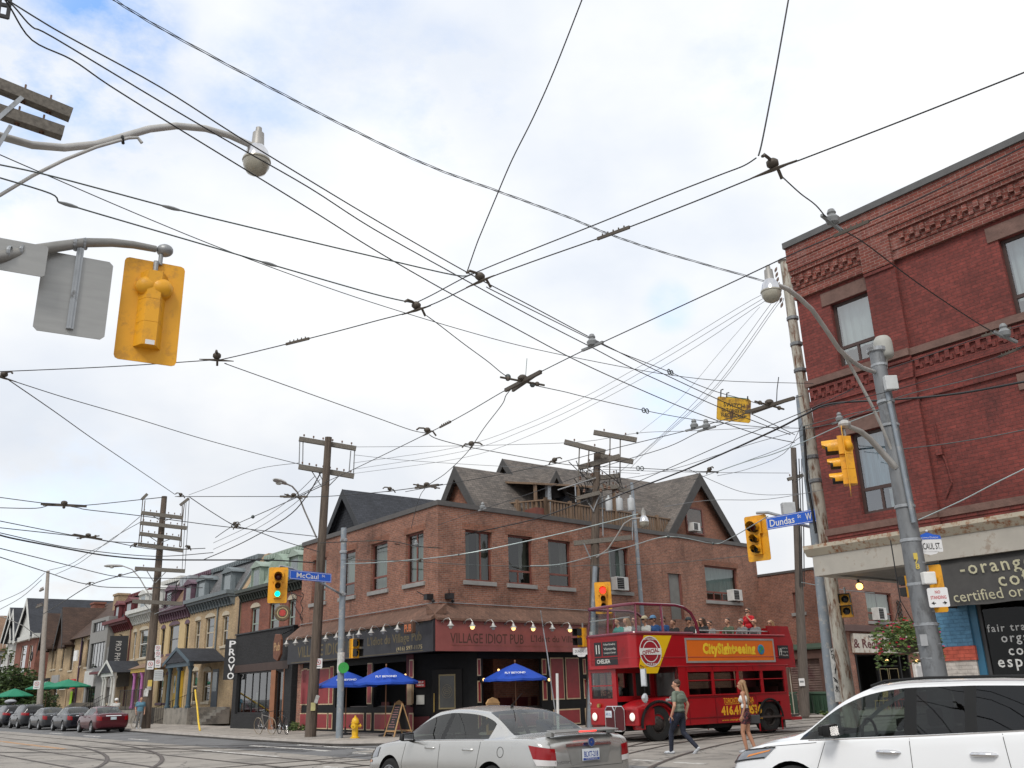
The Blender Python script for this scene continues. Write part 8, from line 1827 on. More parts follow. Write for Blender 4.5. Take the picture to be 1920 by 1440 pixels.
W_=[
(PW,'thick twisted black cable swooping from the top left edge to the right hand lamp',9.5,9.0,[(205,-6),(300,52),(480,150),(640,233),(800,309),(935,359),(1060,405),(1145,440),(1250,475),(1440,529)],(),1.2,None,62,1),
(PW,'uppermost of the three black feeder cables running from upper left to the right pole',9.2,7.5,[(-3,-10),(22,5),(75,38),(130,70),(300,163),(440,252),(580,338),(717,420),(880,513),(1000,576),(1115,637),(1225,692),(1340,746),(1417,780),(1490,815)],(),1.5),
(PW,'middle one of the three black feeder cables running from upper left to the right pole',9.0,7.3,[(-3,-14),(26,12),(60,50),(100,70),(300,190),(440,272),(580,352),(700,429),(865,521),(1000,595),(1111,652),(1195,695),(1345,762),(1407,787),(1482,815)],(),1.5),
(PW,'lowest of the three black feeder cables running from upper left to the right pole',8.8,7.0,[(-3,-18),(18,12),(60,75),(135,112),(205,160),(320,232),(480,330),(600,404),(700,467),(828,541),(960,612),(1071,671),(1177,720),(1300,772),(1420,814),(1490,830)],(),1.5),
(SW,'thin black span wire from the left edge passing below the lamp toward the right rooftop',7.5,7.2,[(-5,288),(73,322),(254,400),(408,463),(560,520),(700,568),(871,620),(1005,655),(1189,692),(1285,707),(1375,715),(1525,719)],()),
(SW,'grey insulated span wire from the left edge with an insulator under the lamp arm',6.6,6.3,[(-5,308),(100,331),(321,390),(443,420),(560,448),(700,481),(853,516),(885,513)],(('ins',321,390),),1.3,m_wgrey),
(SW,'grey insulated span wire with a kink and two insulators at upper left',6.4,6.2,[(-5,332),(95,363),(110,379),(128,384),(181,400),(400,464),(505,495),(700,551),(775,568)],(('ins',128,384),('ins',505,495)),1.3,m_wgrey),
(TW,'long trolley wire crossing the sky from the left edge up to the upper right edge',5.7,5.7,[(-5,697),(200,688),(385,676),(425,672),(590,632),(700,603),(800,575),(900,528),(1000,490),(1150,437),(1300,379),(1450,318),(1500,300),(1700,223),(1925,134)],(('ear',405,673),('shoe',572,637),('ear',787,579),('ear',898,529),('shoe',1150,437),('ear',1443,310))),
(SW,'span wire running just above the long trolley wire between its black hangers',6.0,6.0,[(775,570),(810,553),(860,526),(883,515),(960,483),(1119,420),(1250,367),(1350,328),(1394,311),(1418,296)],()),
(SW,'thin wire dropping from the top edge centre to the middle wire hanger',7.5,6.0,[(1093,-5),(1040,130),(1000,220),(960,300),(930,370),(905,430),(893,460),(875,512)],()),
(SW,'thin wire dropping from the top edge right to the highest wire hanger',7.5,6.0,[(1479,-5),(1455,130),(1430,260),(1422,292)],(),1.2),
(SW,'wire from the highest hanger crossing the red brick wall',6.0,5.2,[(1463,328),(1500,362),(1530,385),(1562,420),(1620,455),(1720,530),(1840,610),(1885,632)],(('bell',1563,424),('bell',1890,630)),1.0,None,20),
(TW,'trolley wire climbing from the pub roof past the switch crossing to the right cornice',5.6,5.6,[(545,936),(600,909),(665,879),(801,813),(870,777),(940,736),(980,715),(1020,694),(1105,652),(1125,644),(1350,540),(1480,479),(1596,429),(1718,375),(1925,272)],(('shoe',828,799),('ear',800,812),('frog',980,715),('bell',1107,645),('shoe',1596,429))),
(TW,'curved trolley wire branching down from the switch crossing above the pub roof',5.6,5.6,[(965,722),(949,741),(941,759),(908,802),(884,838),(865,860),(835,888),(790,925),(771,990)],(('ear',884,835),)),
(SW,'span wire from the left hanger falling to the switch crossing',6.2,5.9,[(800,592),(822,608),(870,645),(915,678),(946,703),(975,716)],(('ball',955,708),)),
(SW,'span wire from the switch crossing to the two bell insulators on the right',5.9,6.3,[(985,716),(1005,723),(1060,735),(1100,745),(1210,770),(1290,785),(1360,794),(1435,801),(1500,803)],(('ring',1214,770),('ball',1000,722))),
(SW,'span wire from the left edge hanger passing behind the pub pole crossarm',6.2,6.2,[(-5,706),(17,712),(120,745),(240,780),(370,820),(480,850),(560,870)],(('ear',8,708),)),
(SW,'span wire from the left edge hanger to the top of the six arm brown pole',6.2,7.0,[(17,713),(100,770),(170,820),(229,860),(328,927)],()),
(SW,'span wire from the first hanger down to the hanger over the slate roof',6.0,5.8,[(425,682),(434,686),(560,731),(700,781),(770,806),(800,812)],()),
(SW,'span wire passing over the pub roofs between the middle hangers and the right ear',5.8,6.0,[(805,815),(820,823),(868,836),(910,844),(1026,865),(1085,873),(1200,878),(1310,884),(1345,884)],(('ear',1042,866),('ring',1200,878),('ear',1328,883))),
(SW,'wire from the middle hanger along the feeder cables to the rusty switch sign',6.1,6.6,[(912,538),(925,545),(1005,585),(1100,632),(1160,660),(1257,698),(1300,718),(1345,735),(1392,748),(1425,758),(1440,762)],(('ring',1261,699),)),
(TW,'trolley wire from over the pub roofs rising to the wooden switch bar at right',5.6,5.6,[(760,922),(820,911),(920,893),(1027,872),(1056,866),(1143,843),(1285,808),(1340,792),(1400,775),(1430,764),(1505,742)],(('bell',1302,801),('frog',1450,758))),
(TW,'lower trolley wire beside it carrying the right hand bell insulator',5.5,5.5,[(1100,884),(1160,866),(1252,838),(1310,810),(1336,801),(1400,780)],(('bell',1324,806),)),
(PW,'thick black cable sweeping from the crowded pole up to the right edge',7.8,7.0,[(1122,945),(1182,920),(1275,885),(1375,842),(1462,802),(1510,777),(1560,757),(1682,749),(1797,738),(1925,715)],(),2.4),
(PW,'thinner black cable running above the thick one to the rusty pole',8.0,7.8,[(1122,936),(1167,916),(1270,871),(1375,825),(1500,775),(1600,729)],()),
(PW,'black cable from the pub parapet corner along the roof edge to the crowded pole',7.6,8.2,[(740,1020),(820,1022),(872,1003),(940,988),(1014,970),(1100,938)],(),1.4),
(SW,'silver wire strung from the steel pole across the pub windows to the side street lamp',6.0,7.6,[(646,1057),(720,1054),(860,1040),(1000,1012),(1123,983),(1196,964)],(('ball',858,1041),),1.4,m_wsilver),
(SW,'silver wire from the big grey pole to the ear above the brick gable',6.5,6.2,[(1649,770),(1573,799),(1508,828),(1447,852),(1400,865),(1345,884)],(),1.3,m_wsilver),
(SW,'silver wire from the lower pub windows to the right hand signal',5.6,5.6,[(994,1061),(1050,1058),(1110,1043),(1180,1025),(1253,1006),(1337,1019),(1366,1011),(1440,968)],(('ball',1253,1006),('ball',1340,1018)),1.1,m_wsilver),
(SW,'pale green guy wire from the big grey pole rising to the right edge',4.8,5.2,[(1722,975),(1800,940),(1862,908),(1925,877)],(),1.4,m_wsilver,18),
(SW,'grey span wire from the big grey pole over brick to the right edge',5.8,6.0,[(1690,842),(1760,834),(1850,820),(1925,805)],(),1.2,m_wgrey,18),
(TW,'trolley wire crossing the red brick above the stone belt',5.7,5.7,[(1667,691),(1760,660),(1851,628),(1925,608)],(('shoe',1866,622),),1.0,None,18),
(TW,'trolley wire crossing the red brick just below the other trolley wire',5.7,5.7,[(1540,765),(1685,729),(1790,697),(1880,666),(1925,646)],(('shoe',1890,660),),1.0,None,18),
(SW,'grey wire below the trolley wires on the red brick wall',5.9,5.9,[(1505,805),(1575,790),(1685,745),(1800,716),(1925,684)],(('bell',1571,787),),1.1,m_wgrey,20),
(SW,'black wire from the rusty pole down past the yellow side signal',6.0,6.0,[(1505,800),(1600,775),(1650,768)],(),1.2,m_wgrey,20),
(TE,'thin fan wire from the rusty pole top, the highest of the long left fan',12.0,9.5,[(1452,548),(1410,562),(1250,659),(1185,695),(1100,742),(985,796),(860,838),(662,868)],(),.6,m_wlight),
(TE,'thin fan wire from the rusty pole top, second of the long left fan',11.8,9.4,[(1455,552),(1427,562),(1250,670),(1100,754),(985,806),(870,846),(662,880)],(),.6,m_wlight),
(TE,'thin fan wire from the rusty pole top, third of the long left fan',11.5,9.3,[(1458,556),(1432,566),(1275,669),(1100,765),(985,820),(870,858),(662,888)],(),.6,m_wlight),
(TE,'steep fan wire from the rusty pole top, leftmost of the steep three',11.4,9.5,[(1460,560),(1445,570),(1342,710),(1255,802),(1192,858)],(),.6,m_wlight),
(TE,'steep fan wire from the rusty pole top, middle of the steep three',11.2,9.3,[(1463,565),(1451,574),(1350,715),(1275,788),(1200,853),(1150,895)],(),.6,m_wlight),
(TE,'steep fan wire from the rusty pole top, rightmost of the steep three',11.0,9.2,[(1466,570),(1457,573),(1345,726),(1225,835),(1182,878)],(),.6,m_wlight),
(TE,'faint loose wire dropping from the rusty pole between the two fans',11.0,9.0,[(1425,575),(1350,660),(1275,748),(1200,810)],(),.45,m_wlight),
(TW,'upper left trolley wire bending through the first crossing near the left edge',5.6,5.6,[(-5,932),(78,943),(120,947),(165,947),(262,937),(310,932)],(('frog',122,946),)),
(TW,'trolley wire meeting it from below at the first left crossing',5.6,5.6,[(-5,952),(68,953),(101,946),(146,952),(165,956),(262,967),(400,985),(474,993),(595,1006)],(('ear',438,986),)),
(TW,'second left trolley wire passing through the lower crossing',5.5,5.5,[(-5,976),(127,1002),(165,1007),(203,1015),(257,1018),(300,1022)],(('frog',166,1007),)),
(TW,'lower left trolley wire under the second crossing',5.5,5.5,[(-5,989),(130,1004),(200,1014),(290,1030),(385,1028)],(('ear',252,1025),('ear',358,1026))),
(PW,'thick black cable crossing behind the brown six arm pole',6.6,7.2,[(-5,1002),(31,1011),(142,1032),(203,1042),(288,1049),(400,1050),(500,1050),(590,1055)],(),1.8),
(PW,'thinner black cable just above the thick one at the brown six arm pole',6.8,7.4,[(-5,998),(137,1028),(288,1043),(400,1036)],()),
(SW,'span wire low at left ending in a hanger right of the far lamp',6.0,6.0,[(-5,1027),(60,1043),(132,1061),(196,1077),(224,1081),(283,1084),(400,1085)],(('ear',224,1081),)),
(SW,'span wire lowest at left ending in a hanger above the brown roofs',6.0,6.0,[(-5,1043),(85,1072),(139,1090),(168,1096),(201,1101),(283,1102),(380,1102)],(('ear',168,1096),)),
(TW,'short trolley wire rising from the brown roofs to the far lamp pole',5.6,6.0,[(80,1152),(116,1130),(170,1097),(224,1080),(262,1069)],()),
(TE,'service wire from the pale far pole up to the brown pole crossarms',11,10,[(92,1069),(132,1058),(170,1034),(205,1016),(262,969)],(),.7,m_wlight),
(TE,'second service wire from the pale far pole to the brown pole crossarms',10.5,9.5,[(104,1077),(150,1055),(210,1010),(265,978)],(),.7,m_wlight),
(TE,'service wire from the pale far pole falling to the left edge',11,10,[(84,1074),(45,1107),(-5,1130)],(),.7,m_wlight),
(TE,'lower service wire from the pale far pole falling to the left edge',10,9,[(78,1087),(40,1120),(-5,1145)],(),.7,m_wlight),
(TE,'service wire from the brown six arm pole rising right to the pub pole',10.5,9.8,[(354,928),(400,911),(480,880),(560,868)],(),.7,m_wlight),
(SW,'level wire from the brown six arm pole to the hangers above the slate roof',7.0,5.9,[(330,931),(400,931),(532,931),(606,931),(711,923),(800,912),(830,908)],(('ear',337,930),('frog',555,931),('ear',722,919),('frog',800,912))),
(TW,'trolley wire crossing the sky between the brown pole and the pub parapet',5.6,5.6,[(404,1008),(439,985),(500,958),(560,931),(610,908)],(('ball',470,975),)),
(SW,'span wire from the brown pole top to the pub corner hanger',6.6,5.6,[(354,931),(400,962),(440,985),(478,995),(536,1016),(600,1035)],(('ear',438,985),)),
(PW,'dark looped cable from the row roofs up to the pub pole crossarm',8.5,9.2,[(380,1050),(454,1018),(536,971),(575,930),(602,885)],(),1.3),
(TE,'thin telephone wire from the row roofs to the pub pole, upper',9,9.3,[(400,1018),(480,980),(545,935),(590,893)],(),.7,m_wlight),
(TE,'thin telephone wire from the row roofs to the pub pole, lower',8.8,9.1,[(400,1030),(480,992),(550,946),(600,899)],(),.7,m_wlight),
(TE,'thin level telephone wire from the pub pole crossarm to the grey pole',10,9.5,[(665,838),(800,837),(950,834),(1095,828),(1195,812),(1290,808),(1480,800)],(('ball',1204,814),),.7,m_wlight),
(TE,'thin sagging telephone wire from the pub pole to the big brick gable',9.5,9,[(665,853),(760,863),(900,872),(1050,880),(1200,888)],(),.6,m_wlight),
(TE,'thin wire from the crowded pole to the grey pole behind the bus',9.5,9.0,[(1130,880),(1240,884),(1345,886),(1480,887)],(('ball',1348,885),),.7,m_wlight),
(TE,'thin wire sagging right from the ear to the blue grey pole',8.5,8.0,[(1292,880),(1340,903),(1390,922),(1440,928),(1500,926)],(),.7,m_wlight),
(PW,'dark trolley feed hanging level across the pub left windows',5.6,5.6,[(600,1018),(650,1016),(725,1014),(780,1024),(830,1028)],(('shoe',700,1016),('bell',778,1006),('shoe',812,1024))),
(TW,'trolley wire passing low across all the upper pub windows',5.5,5.5,[(640,1050),(760,1052),(900,1060),(1030,1062),(1110,1060),(1250,1056),(1420,1040)],(('ear',780,1052),),.8,m_wgrey),
(TW,'trolley wire slanting across the right pub windows to the parapet',5.6,5.6,[(820,985),(905,955),(1010,920),(1100,888)],(('bell',911,945),),.8),
(TE,'thin wire from the right hand signal arm to the big brick gable',6.5,6.5,[(1246,950),(1330,938),(1440,936),(1560,915)],(),.7,m_wlight),
(TE,'dark wire from the grey pole behind the bus across to the rusty pole',9,8.5,[(1490,905),(1530,880),(1560,890)],(),.8),
(TE,'thin dark wire from the thick cable clamp down to the grey pole behind the bus',8.5,9,[(1505,792),(1470,850),(1400,880),(1345,892)],(),.7,m_wlight),
(TE,'thin wire from the crowded pole rising to the blue grey pole clamp',8.8,8.2,[(1130,905),(1260,880),(1400,835),(1505,806)],(),.7),
(TE,'thin wire slanting from the big brick gable up to the blue grey pole',8.0,8.0,[(1300,900),(1390,868),(1470,838),(1506,815)],(),.7),
(SW,'silver wire crossing the lane wall between the two right poles',4.2,4.2,[(1503,1092),(1540,1099),(1580,1106),(1640,1112)],(),1.0,m_wsilver,40),
]
for q in W_:wire(*q[:5],**dict(zip(('fits','r','m','cap','twist'),q[5:])))
# upright feeler rods on the switch crossings, ladder corner at the top left
b=MB();b.tube([Dq for Dq in(D(985,712,20),D(988,672,20))],.009,4);tag(b.obj('feeler_rod',m_wsilver),'thin upright rod on the switch crossing over the pub','rod')
b=MB();b.tube([D(1456,755,24),D(1457,730,24),D(1460,707,24)],.012,4);tag(b.obj('feeler_rod',m_wire),'thin upright rod on the wooden switch bar at right','rod')
t=thing('cable_bracket','dark ladder like cable bracket in the top left corner','bracket',tuple(D(10,15,12)))
for k,(a,b_)in enumerate((((22,-20),(14,34)),((2,-20),(-4,30)),((-20,4),(20,12)),((-20,24),(16,33)))):b=MB();b.bar(D(*a,12),D(*b_,12),.035,.05);b.obj('bracket_bar',m_wire,t)
# ---------------------------------------------------------------- people
m_skin=mat('skin',(.50,.27,.18),.55,var=.08);m_skin2=mat('skin_tan',(.42,.21,.13),.55,var=.08);m_hairb=mat('hair_brown',(.055,.03,.018),.6,var=.4,vs=40);m_hairf=mat('hair_fair',(.30,.18,.09),.55,var=.4,vs=30,stretch=(6,6,1));m_hairg=mat('hair_grey',(.2,.19,.18),.6)
m_jean=mat('dark_jeans',(.012,.016,.032),.8,var=.3,vs=10,bump=.8,bs=12);m_tee=mat('sage_tshirt',(.15,.185,.145),.85,var=.14,vs=8,bump=1.0,bs=9);m_shoe=mat('running_shoe',(.45,.47,.5),.5,var=.6,vs=18);m_tank=mat('white_top',(.70,.69,.66),.8);m_short=mat('floral_shorts',(.035,.02,.03),.8,var=1.2,vs=30,dirt=(.35,.07,.07),dsc=22,damt=.5);m_eye=mat('eye_dark',(.02,.015,.012),.2)
def lerp3(a,b,t):return V(a)*(1-t)+V(b)*t
def hand(C,w,d,palm,mi,curl=.5,s=1.0,thumb=1):
 """palm and five bent fingers continuing from wrist w along d, palm facing 'palm'"""
 d=V(d).normalized();n=V(palm);n=(n-d*n.dot(d)).normalized();sd=d.cross(n)*thumb
 for k in(-1,0,1):C.append((w,w+d*.085*s+sd*.022*k*s,.022*s,.018*s,mi))
 for k,L_ in enumerate((.078,.086,.080,.062)):
  a=w+d*.09*s+sd*(.030-.02*k)*s;b_=a+(d*cos(curl*.6)+n*sin(curl*.6))*L_*.5*s;c=b_+(d*cos(curl*1.6)+n*sin(curl*1.6))*L_*.5*s;C.append((a,b_,.0105*s,.010*s,mi));C.append((b_,c,.010*s,.0085*s,mi))
 a=w+d*.03*s+sd*.03*s;b_=a+(d*.6+sd*.7+n*.25)*.045*s;C.append((a,b_,.014*s,.012*s,mi));C.append((b_,b_+(d*.9+sd*.15+n*.35)*.035*s,.012*s,.010*s,mi))
def figure(t,C,mats,vox,extra=()):
 b=MB()
 for a,e,ra,rb,mi in C:b.capsule(a,e,ra,rb,10)
 o=b.obj('body',mats,t);r=o.modifiers.new('r','REMESH');r.mode='VOXEL';r.voxel_size=vox;s_=o.modifiers.new('s','SMOOTH');s_.iterations=4;s_.factor=.5;off=t.location.copy();bake(o);me=o.data
 me.materials.clear()
 for m in mats:me.materials.append(m)
 segs=[(V(a)-off,V(e)-off,ra,rb,mi)for a,e,ra,rb,mi in C]
 for p in me.polygons:
  c=p.center;best=9;bi=0
  for a,e,ra,rb,mi in segs:
   d=e-a;u=0 if d.length<1e-6 else max(0,min(1,(c-a).dot(d)/d.length_squared));q=(c-a-d*u).length-(ra+(rb-ra)*u)
   if q<best:best=q;bi=mi
  p.material_index=bi
 me.shade_smooth();return o
def headset(C,t,hc,f,mi,hair,style,s=1.0,glasses=False,cap=None):
 """head on hc facing f: skull, jaw, nose, ears into the body; hair, eyes and hat as children"""
 f=V((f[0],f[1],0)).normalized();l=V((-f.y,f.x,0));up=V((0,0,1))
 C+=[(hc+f*.015*s+up*.02*s,hc-f*.025*s+up*.03*s,.082*s,.085*s,mi),(hc+f*.045*s-up*.03*s,hc+f*.04*s-up*.075*s,.058*s,.045*s,mi),(hc+f*.095*s+up*.0*s,hc+f*.112*s-up*.03*s,.011*s,.016*s,mi),(hc+f*.085*s-up*.06*s,hc+f*.088*s-up*.062*s,.02*s,.02*s,mi)]
 for k in(-1,1):C.append((hc+l*k*.083*s+up*.01*s,hc+l*k*.088*s-up*.03*s,.016*s,.012*s,mi))
 e=MB()
 for k in(-1,1):e.ball(hc+f*.088*s+l*k*.032*s+up*.012*s,(.012*s,)*3,6)
 e.obj('eyes',m_eye,t);e=MB();e.tube([hc+f*.099*s+l*k*.022*s-up*.055*s for k in(-1,0,1)],.005*s,4);e.obj('mouth',mat('lips',(.3,.1,.09),.5),t)
 h=MB()
 if style!='none':
  h.ball(hc-f*.022*s+up*.045*s,(.093*s,.093*s,.082*s),14);h.capsule(hc-f*.05*s+up*.02*s,hc-f*.042*s-up*.035*s,.062*s,.048*s,10)
  if style=='long':
   for k in range(9):a=l*(k-4)*.024*s-f*(.075-.004*abs(k-4))*s;h.tube([hc+a*.9+up*.06*s,hc+a*1.15-f*.015*s-up*.12*s,hc+a*1.3-f*.04*s-up*.32*s,hc+a*1.1-f*.03*s-up*(.50+.03*sin(k*2))*s],[.034*s,.036*s,.03*s,.008*s],6)
   for k in(-1,1):h.tube([hc+l*k*.07*s+f*.03*s+up*.07*s,hc+l*k*.095*s+f*.0*s-up*.06*s,hc+l*k*.10*s-f*.03*s-up*.25*s],[.025*s,.028*s,.012*s],6)
  o=h.obj('hair',hair,t,smooth=60)
 if glasses:e=MB();e.tube([hc+f*(.10-.03*abs(k))*s+l*k*.075*s+up*.014*s for k in(-1,-.5,0,.5,1)],.016*s,6);e.obj('sunglasses',m_vis,t)
 if cap:e=MB();e.lathe([(.108*s,0),(.106*s,.05*s),(.07*s,.095*s),(.01,.11*s)],hc+up*.045*s-f*.01*s,14);e.prism([hc+f*.09*s+l*.075*s+up*.05*s,hc+f*.19*s+l*.045*s+up*.04*s,hc+f*.19*s-l*.045*s+up*.04*s,hc+f*.09*s-l*.075*s+up*.05*s],(0,0,.012));e.obj('cap',cap,t,smooth=50)
def walker(label,base,head,hscale,mats,legs,arms,gaze,hair,style,vox=.0085,female=False):
 """mats: 0 skin 1 top 2 lower 3 shoes; legs: (hip->knee fwd, knee->ankle fwd) per side; head = walking direction"""
 t=thing('person',label,'person',tuple(base));f=V((head[0],head[1],0)).normalized();l=V((-f.y,f.x,0));up=V((0,0,1));B_=V(base);s=hscale;C=[]
 P=lambda x,y,z:B_+(l*x+f*y+up*z)*s
 sw=.155 if female else.205;hw=.095;chest=.115 if female else.15
 sk_leg=0 if female else 2
 for k,(kn,an,ft)in zip((1,-1),legs):
  hip=P(hw*k,0,.92);K=P(hw*k*.95,kn[0],kn[1]);A=P(hw*k*.9,an[0],an[1])
  C+=[(hip,lerp3(hip,K,.45),.1,.08 if female else.094,2),(lerp3(hip,K,.45),K,.074 if female else.091,.052 if female else.064,sk_leg),(K,lerp3(K,A,.35),.052 if female else.064,.054 if female else.064,sk_leg),(lerp3(K,A,.35),A,.053 if female else.062,.036 if female else.052,sk_leg)]
  h_=A+(f*-.05-up*.045)*s if ft==0 else A+(f*-.05+up*-.035)*s;toe=A+(f*cos(ft)+up*-sin(ft))*.17*s-up*.055*s*cos(ft);C+=[(h_,lerp3(h_,toe,.6),.04,.042,3),(lerp3(h_,toe,.6),toe,.045,.034,3)]
 C+=[(P(-.05,0,.93),P(.05,0,.93),.118,.118,2),(P(-.045,.0,1.02),P(.045,0,1.02),.128 if not female else.10,.128 if not female else.10,1 if not female else 2),(P(-.05,.0,1.12),P(.05,0,1.12),.128 if not female else.088,.128 if not female else.088,1),(P(-.08,-.005,1.30),P(.08,-.005,1.30),chest,chest,1),(P(-sw*.72,-.01,1.42),P(sw*.72,-.01,1.42),.072,.072,1 if not female else 0),(P(0,-.015,1.42),P(0,.01,1.55),.062 if not female else.048,.055 if not female else.045,0)]
 if female:C+=[(P(-.06,.075,1.27),P(.06,.075,1.27),.06,.06,1)]
 for k,(el,wr,cu)in zip((1,-1),arms):
  S=P(sw*k,-.01,1.42);E_=P(*el);W=P(*wr);C+=[(S,lerp3(S,E_,.6),.062 if not female else.043,.058 if not female else.038,1 if not female else 0),(lerp3(S,E_,.6),E_,.048 if not female else.037,.042 if not female else.033,0),(E_,W,.042 if not female else.033,.028 if not female else.023,0)]
  hand(C,W,W-E_,-l*k+f*.2,0,cu,.95 if female else 1.05,k)
 headset(C,t,P(0,.02,1.64),gaze,0,hair,style)
 o=figure(t,C,mats,vox);return t,P
mb0=G(1280,1414);hm=V((sin(rad(-52)),cos(rad(-52)),0))
tm,Pm=walker('man in a sage t-shirt and dark jeans walking past the front of the bus',mb0,hm,1.0,[m_skin,m_tee,m_jean,m_shoe],
(((.22,.52),(.26,.09),0.0),((-.02,.50),(-.36,.17),.95)),(((.29,-.04,1.14),(.275,.08,.90),.7),((-.31,-.09,1.15),(-.285,-.02,.90),.5)),(sin(rad(-72)),cos(rad(-72)),0),m_hairb,'short')
b=MB();p=Pm(.27,.12,.80);b.box(p.x-.018,p.x+.018,p.y-.04,p.y+.04,p.z-.07,p.z+.07);o=tag(b.obj('phone',mat('phone_navy',(.02,.03,.08),.3)),'dark phone held in the walking man\'s left hand','phone')
b=MB();b.tube([Pm(.175*cos(a*pi/8),.128*sin(a*pi/8),.985)for a in range(17)],.016,5,cap=False);o=b.obj('belt',m_vis,tm)
wb0=D(1402,1380,24.6);wb0.z=0;hw_=V((sin(rad(-66)),cos(rad(-66)),0))
tw,Pw=walker('woman with long fair hair, white top and floral shorts beside the white crossover',wb0,hw_,.965,[m_skin2,m_tank,m_short,m_shoe],
(((.10,.50),(.04,.09),0.0),((.0,.50),(-.14,.10),.2)),(((.20,-.05,1.14),(.20,.05,.90),.6),((-.20,-.04,1.14),(-.19,.06,.92),.5)),(sin(rad(-80)),cos(rad(-80)),0),m_hairf,'long',female=True)
sb=thing('shoulder_bag','small dark shoulder bag hanging at the fair haired woman\'s hip','bag',tuple(Pw(-.12,-.12,.78)))
b=MB();c=Pw(-.10,-.16,.80);l=V((-hw_.y,hw_.x,0));b.prism([c+hw_*x+V((0,0,z))for x,z in((-.16,-.1),(.16,-.1),(.17,.06),(.15,.1),(-.15,.1),(-.17,.06))],-l*.07);b.obj('pouch',mat('bag_black',(.03,.03,.034),.6),sb,bevel=.015);b=MB();b.tube([c+hw_*.1+V((0,0,.1)),Pw(-.05,.13,1.2),Pw(.1,.02,1.50),Pw(.06,-.12,1.3),c-hw_*.1+V((0,0,.1))],.008,5);b.obj('strap',m_vis,sb)
# bus riders
FBu=Frame(bus.location,(cos(BH),sin(BH)))
bf=FBu.x
def rider(label,px,row,shirt,hair,style='short',glasses=False,cap=None,turn=0.0,tall=0.0,skin=None):
 x,_=FBu.px(px,1165,row);base=FBu.at(x,row,2.50);t=thing('person',label,'person',tuple(base),'people riding on the bus');f=Matrix.Rotation(turn,3,'Z')@bf;l=V((-f.y,f.x,0));C=[];z0=.46+tall
 P=lambda a,b_,z:base+l*a+f*b_+V((0,0,z))
 C+=[(P(-.08,0,z0),P(.08,0,z0),.13,.13,2),(P(-.07,-.02,z0+.2),P(.07,-.02,z0+.2),.12,.12,1),(P(-.09,-.03,z0+.40),P(.09,-.03,z0+.40),.12,.12,1),(P(-.14,-.03,z0+.50),P(.14,-.03,z0+.50),.065,.065,1),(P(0,-.03,z0+.5),P(0,0,z0+.64),.05,.048,0)]
 for k in(1,-1):
  C+=[(P(.09*k,.02,z0),P(.10*k,.40,z0+.02),.08,.06,2),(P(.10*k,.40,z0+.02),P(.10*k,.42,.08),.055,.045,2),(P(.19*k,-.03,z0+.49),P(.25*k,.06,z0+.24),.05,.042,1),(P(.25*k,.06,z0+.24),P(.16*k,.27,z0+.22),.036,.026,0)];hand(C,P(.16*k,.27,z0+.22),f*.8-l*k*.3,V((0,0,-1)),0,.6,1,k)
 headset(C,t,P(0,.015,z0+.73),f,0,hair,style,1.0,glasses,cap)
 figure(t,C,[skin or m_skin,shirt,m_jean],.013);return t
cm_=lambda n,c:mat(n,c,.85,var=.15)
c_teal,c_blue,c_grn,c_gry,c_blk,c_wht,c_redp=cm_('shirt_teal',(.05,.25,.22)),cm_('shirt_blue',(.03,.10,.28)),cm_('shirt_olive',(.07,.09,.055)),cm_('shirt_grey',(.16,.16,.16)),cm_('shirt_black',(.02,.02,.022)),cm_('shirt_white',(.55,.55,.53)),cm_('polo_red',(.48,.012,.02))
m_hat=cm_('straw_hat',(.5,.42,.28))
for a in(('passenger in a teal shirt behind the bus front screen',1158,-.45,c_teal,m_hairb),('fair haired passenger second from the bus front screen',1174,-.15,c_wht,m_hairf,'long'),('passenger in sunglasses at the corner post of the bus front screen',1190,.2,c_gry,m_hairb,'short',True),
('passenger in a pale straw hat behind the yellow badge',1209,.35,c_wht,m_hairf,'short',True,m_hat),('passenger in a blue cap and blue jacket on the bus',1225,.6,c_blue,m_hairb,'short',True,cm_('cap_blue',(.12,.25,.42))),('dark haired passenger in blue with sunglasses behind the blue cap',1243,.62,c_blue,m_hairb,'short',True),
('passenger in a dark cap by the curved rear of the bus screen',1291,.3,c_blk,m_hairb,'short',False,cm_('cap_dark',(.03,.04,.045))),('low seated passenger in black inside the bus screen',1262,-.3,c_blk,m_hairb),('dark haired woman in sunglasses just behind the bus screen',1316,.6,c_blk,m_hairb,'long',True),('woman beside the rail behind the bus screen, partly hidden',1306,-.5,c_wht,m_hairf,'long',True),('low seated passenger in sunglasses over the middle of the banner',1330,-.5,c_gry,m_hairb,'short',True),
('man in an olive shirt leaning over the rail above the banner',1364,.65,c_grn,m_hairb),('grey haired man in sunglasses beside the red shirted guide',1389,.5,c_gry,m_hairg,'short',True),('balding bearded man in sunglasses in front of the guide',1414,.62,c_gry,m_skin,'none',True),('fair haired woman in white at the back of the bus',1444,.3,c_wht,m_hairf,'long',True)):
 rider(*a)
x,_=FBu.px(1404,1160,-.1);base=FBu.at(x,-.1,2.50)
t=thing('person','bearded tour guide in a red polo standing with a microphone on the open deck','person',tuple(base),'people riding on the bus');C=[];f=bf;l=V((-f.y,f.x,0));P=lambda a,b_,z:base+l*a+f*b_+V((0,0,z))
for k in(1,-1):C+=[(P(.09*k,0,.9),P(.1*k,0,.5),.085,.06,2),(P(.1*k,0,.5),P(.1*k,0,.08),.06,.045,2)]
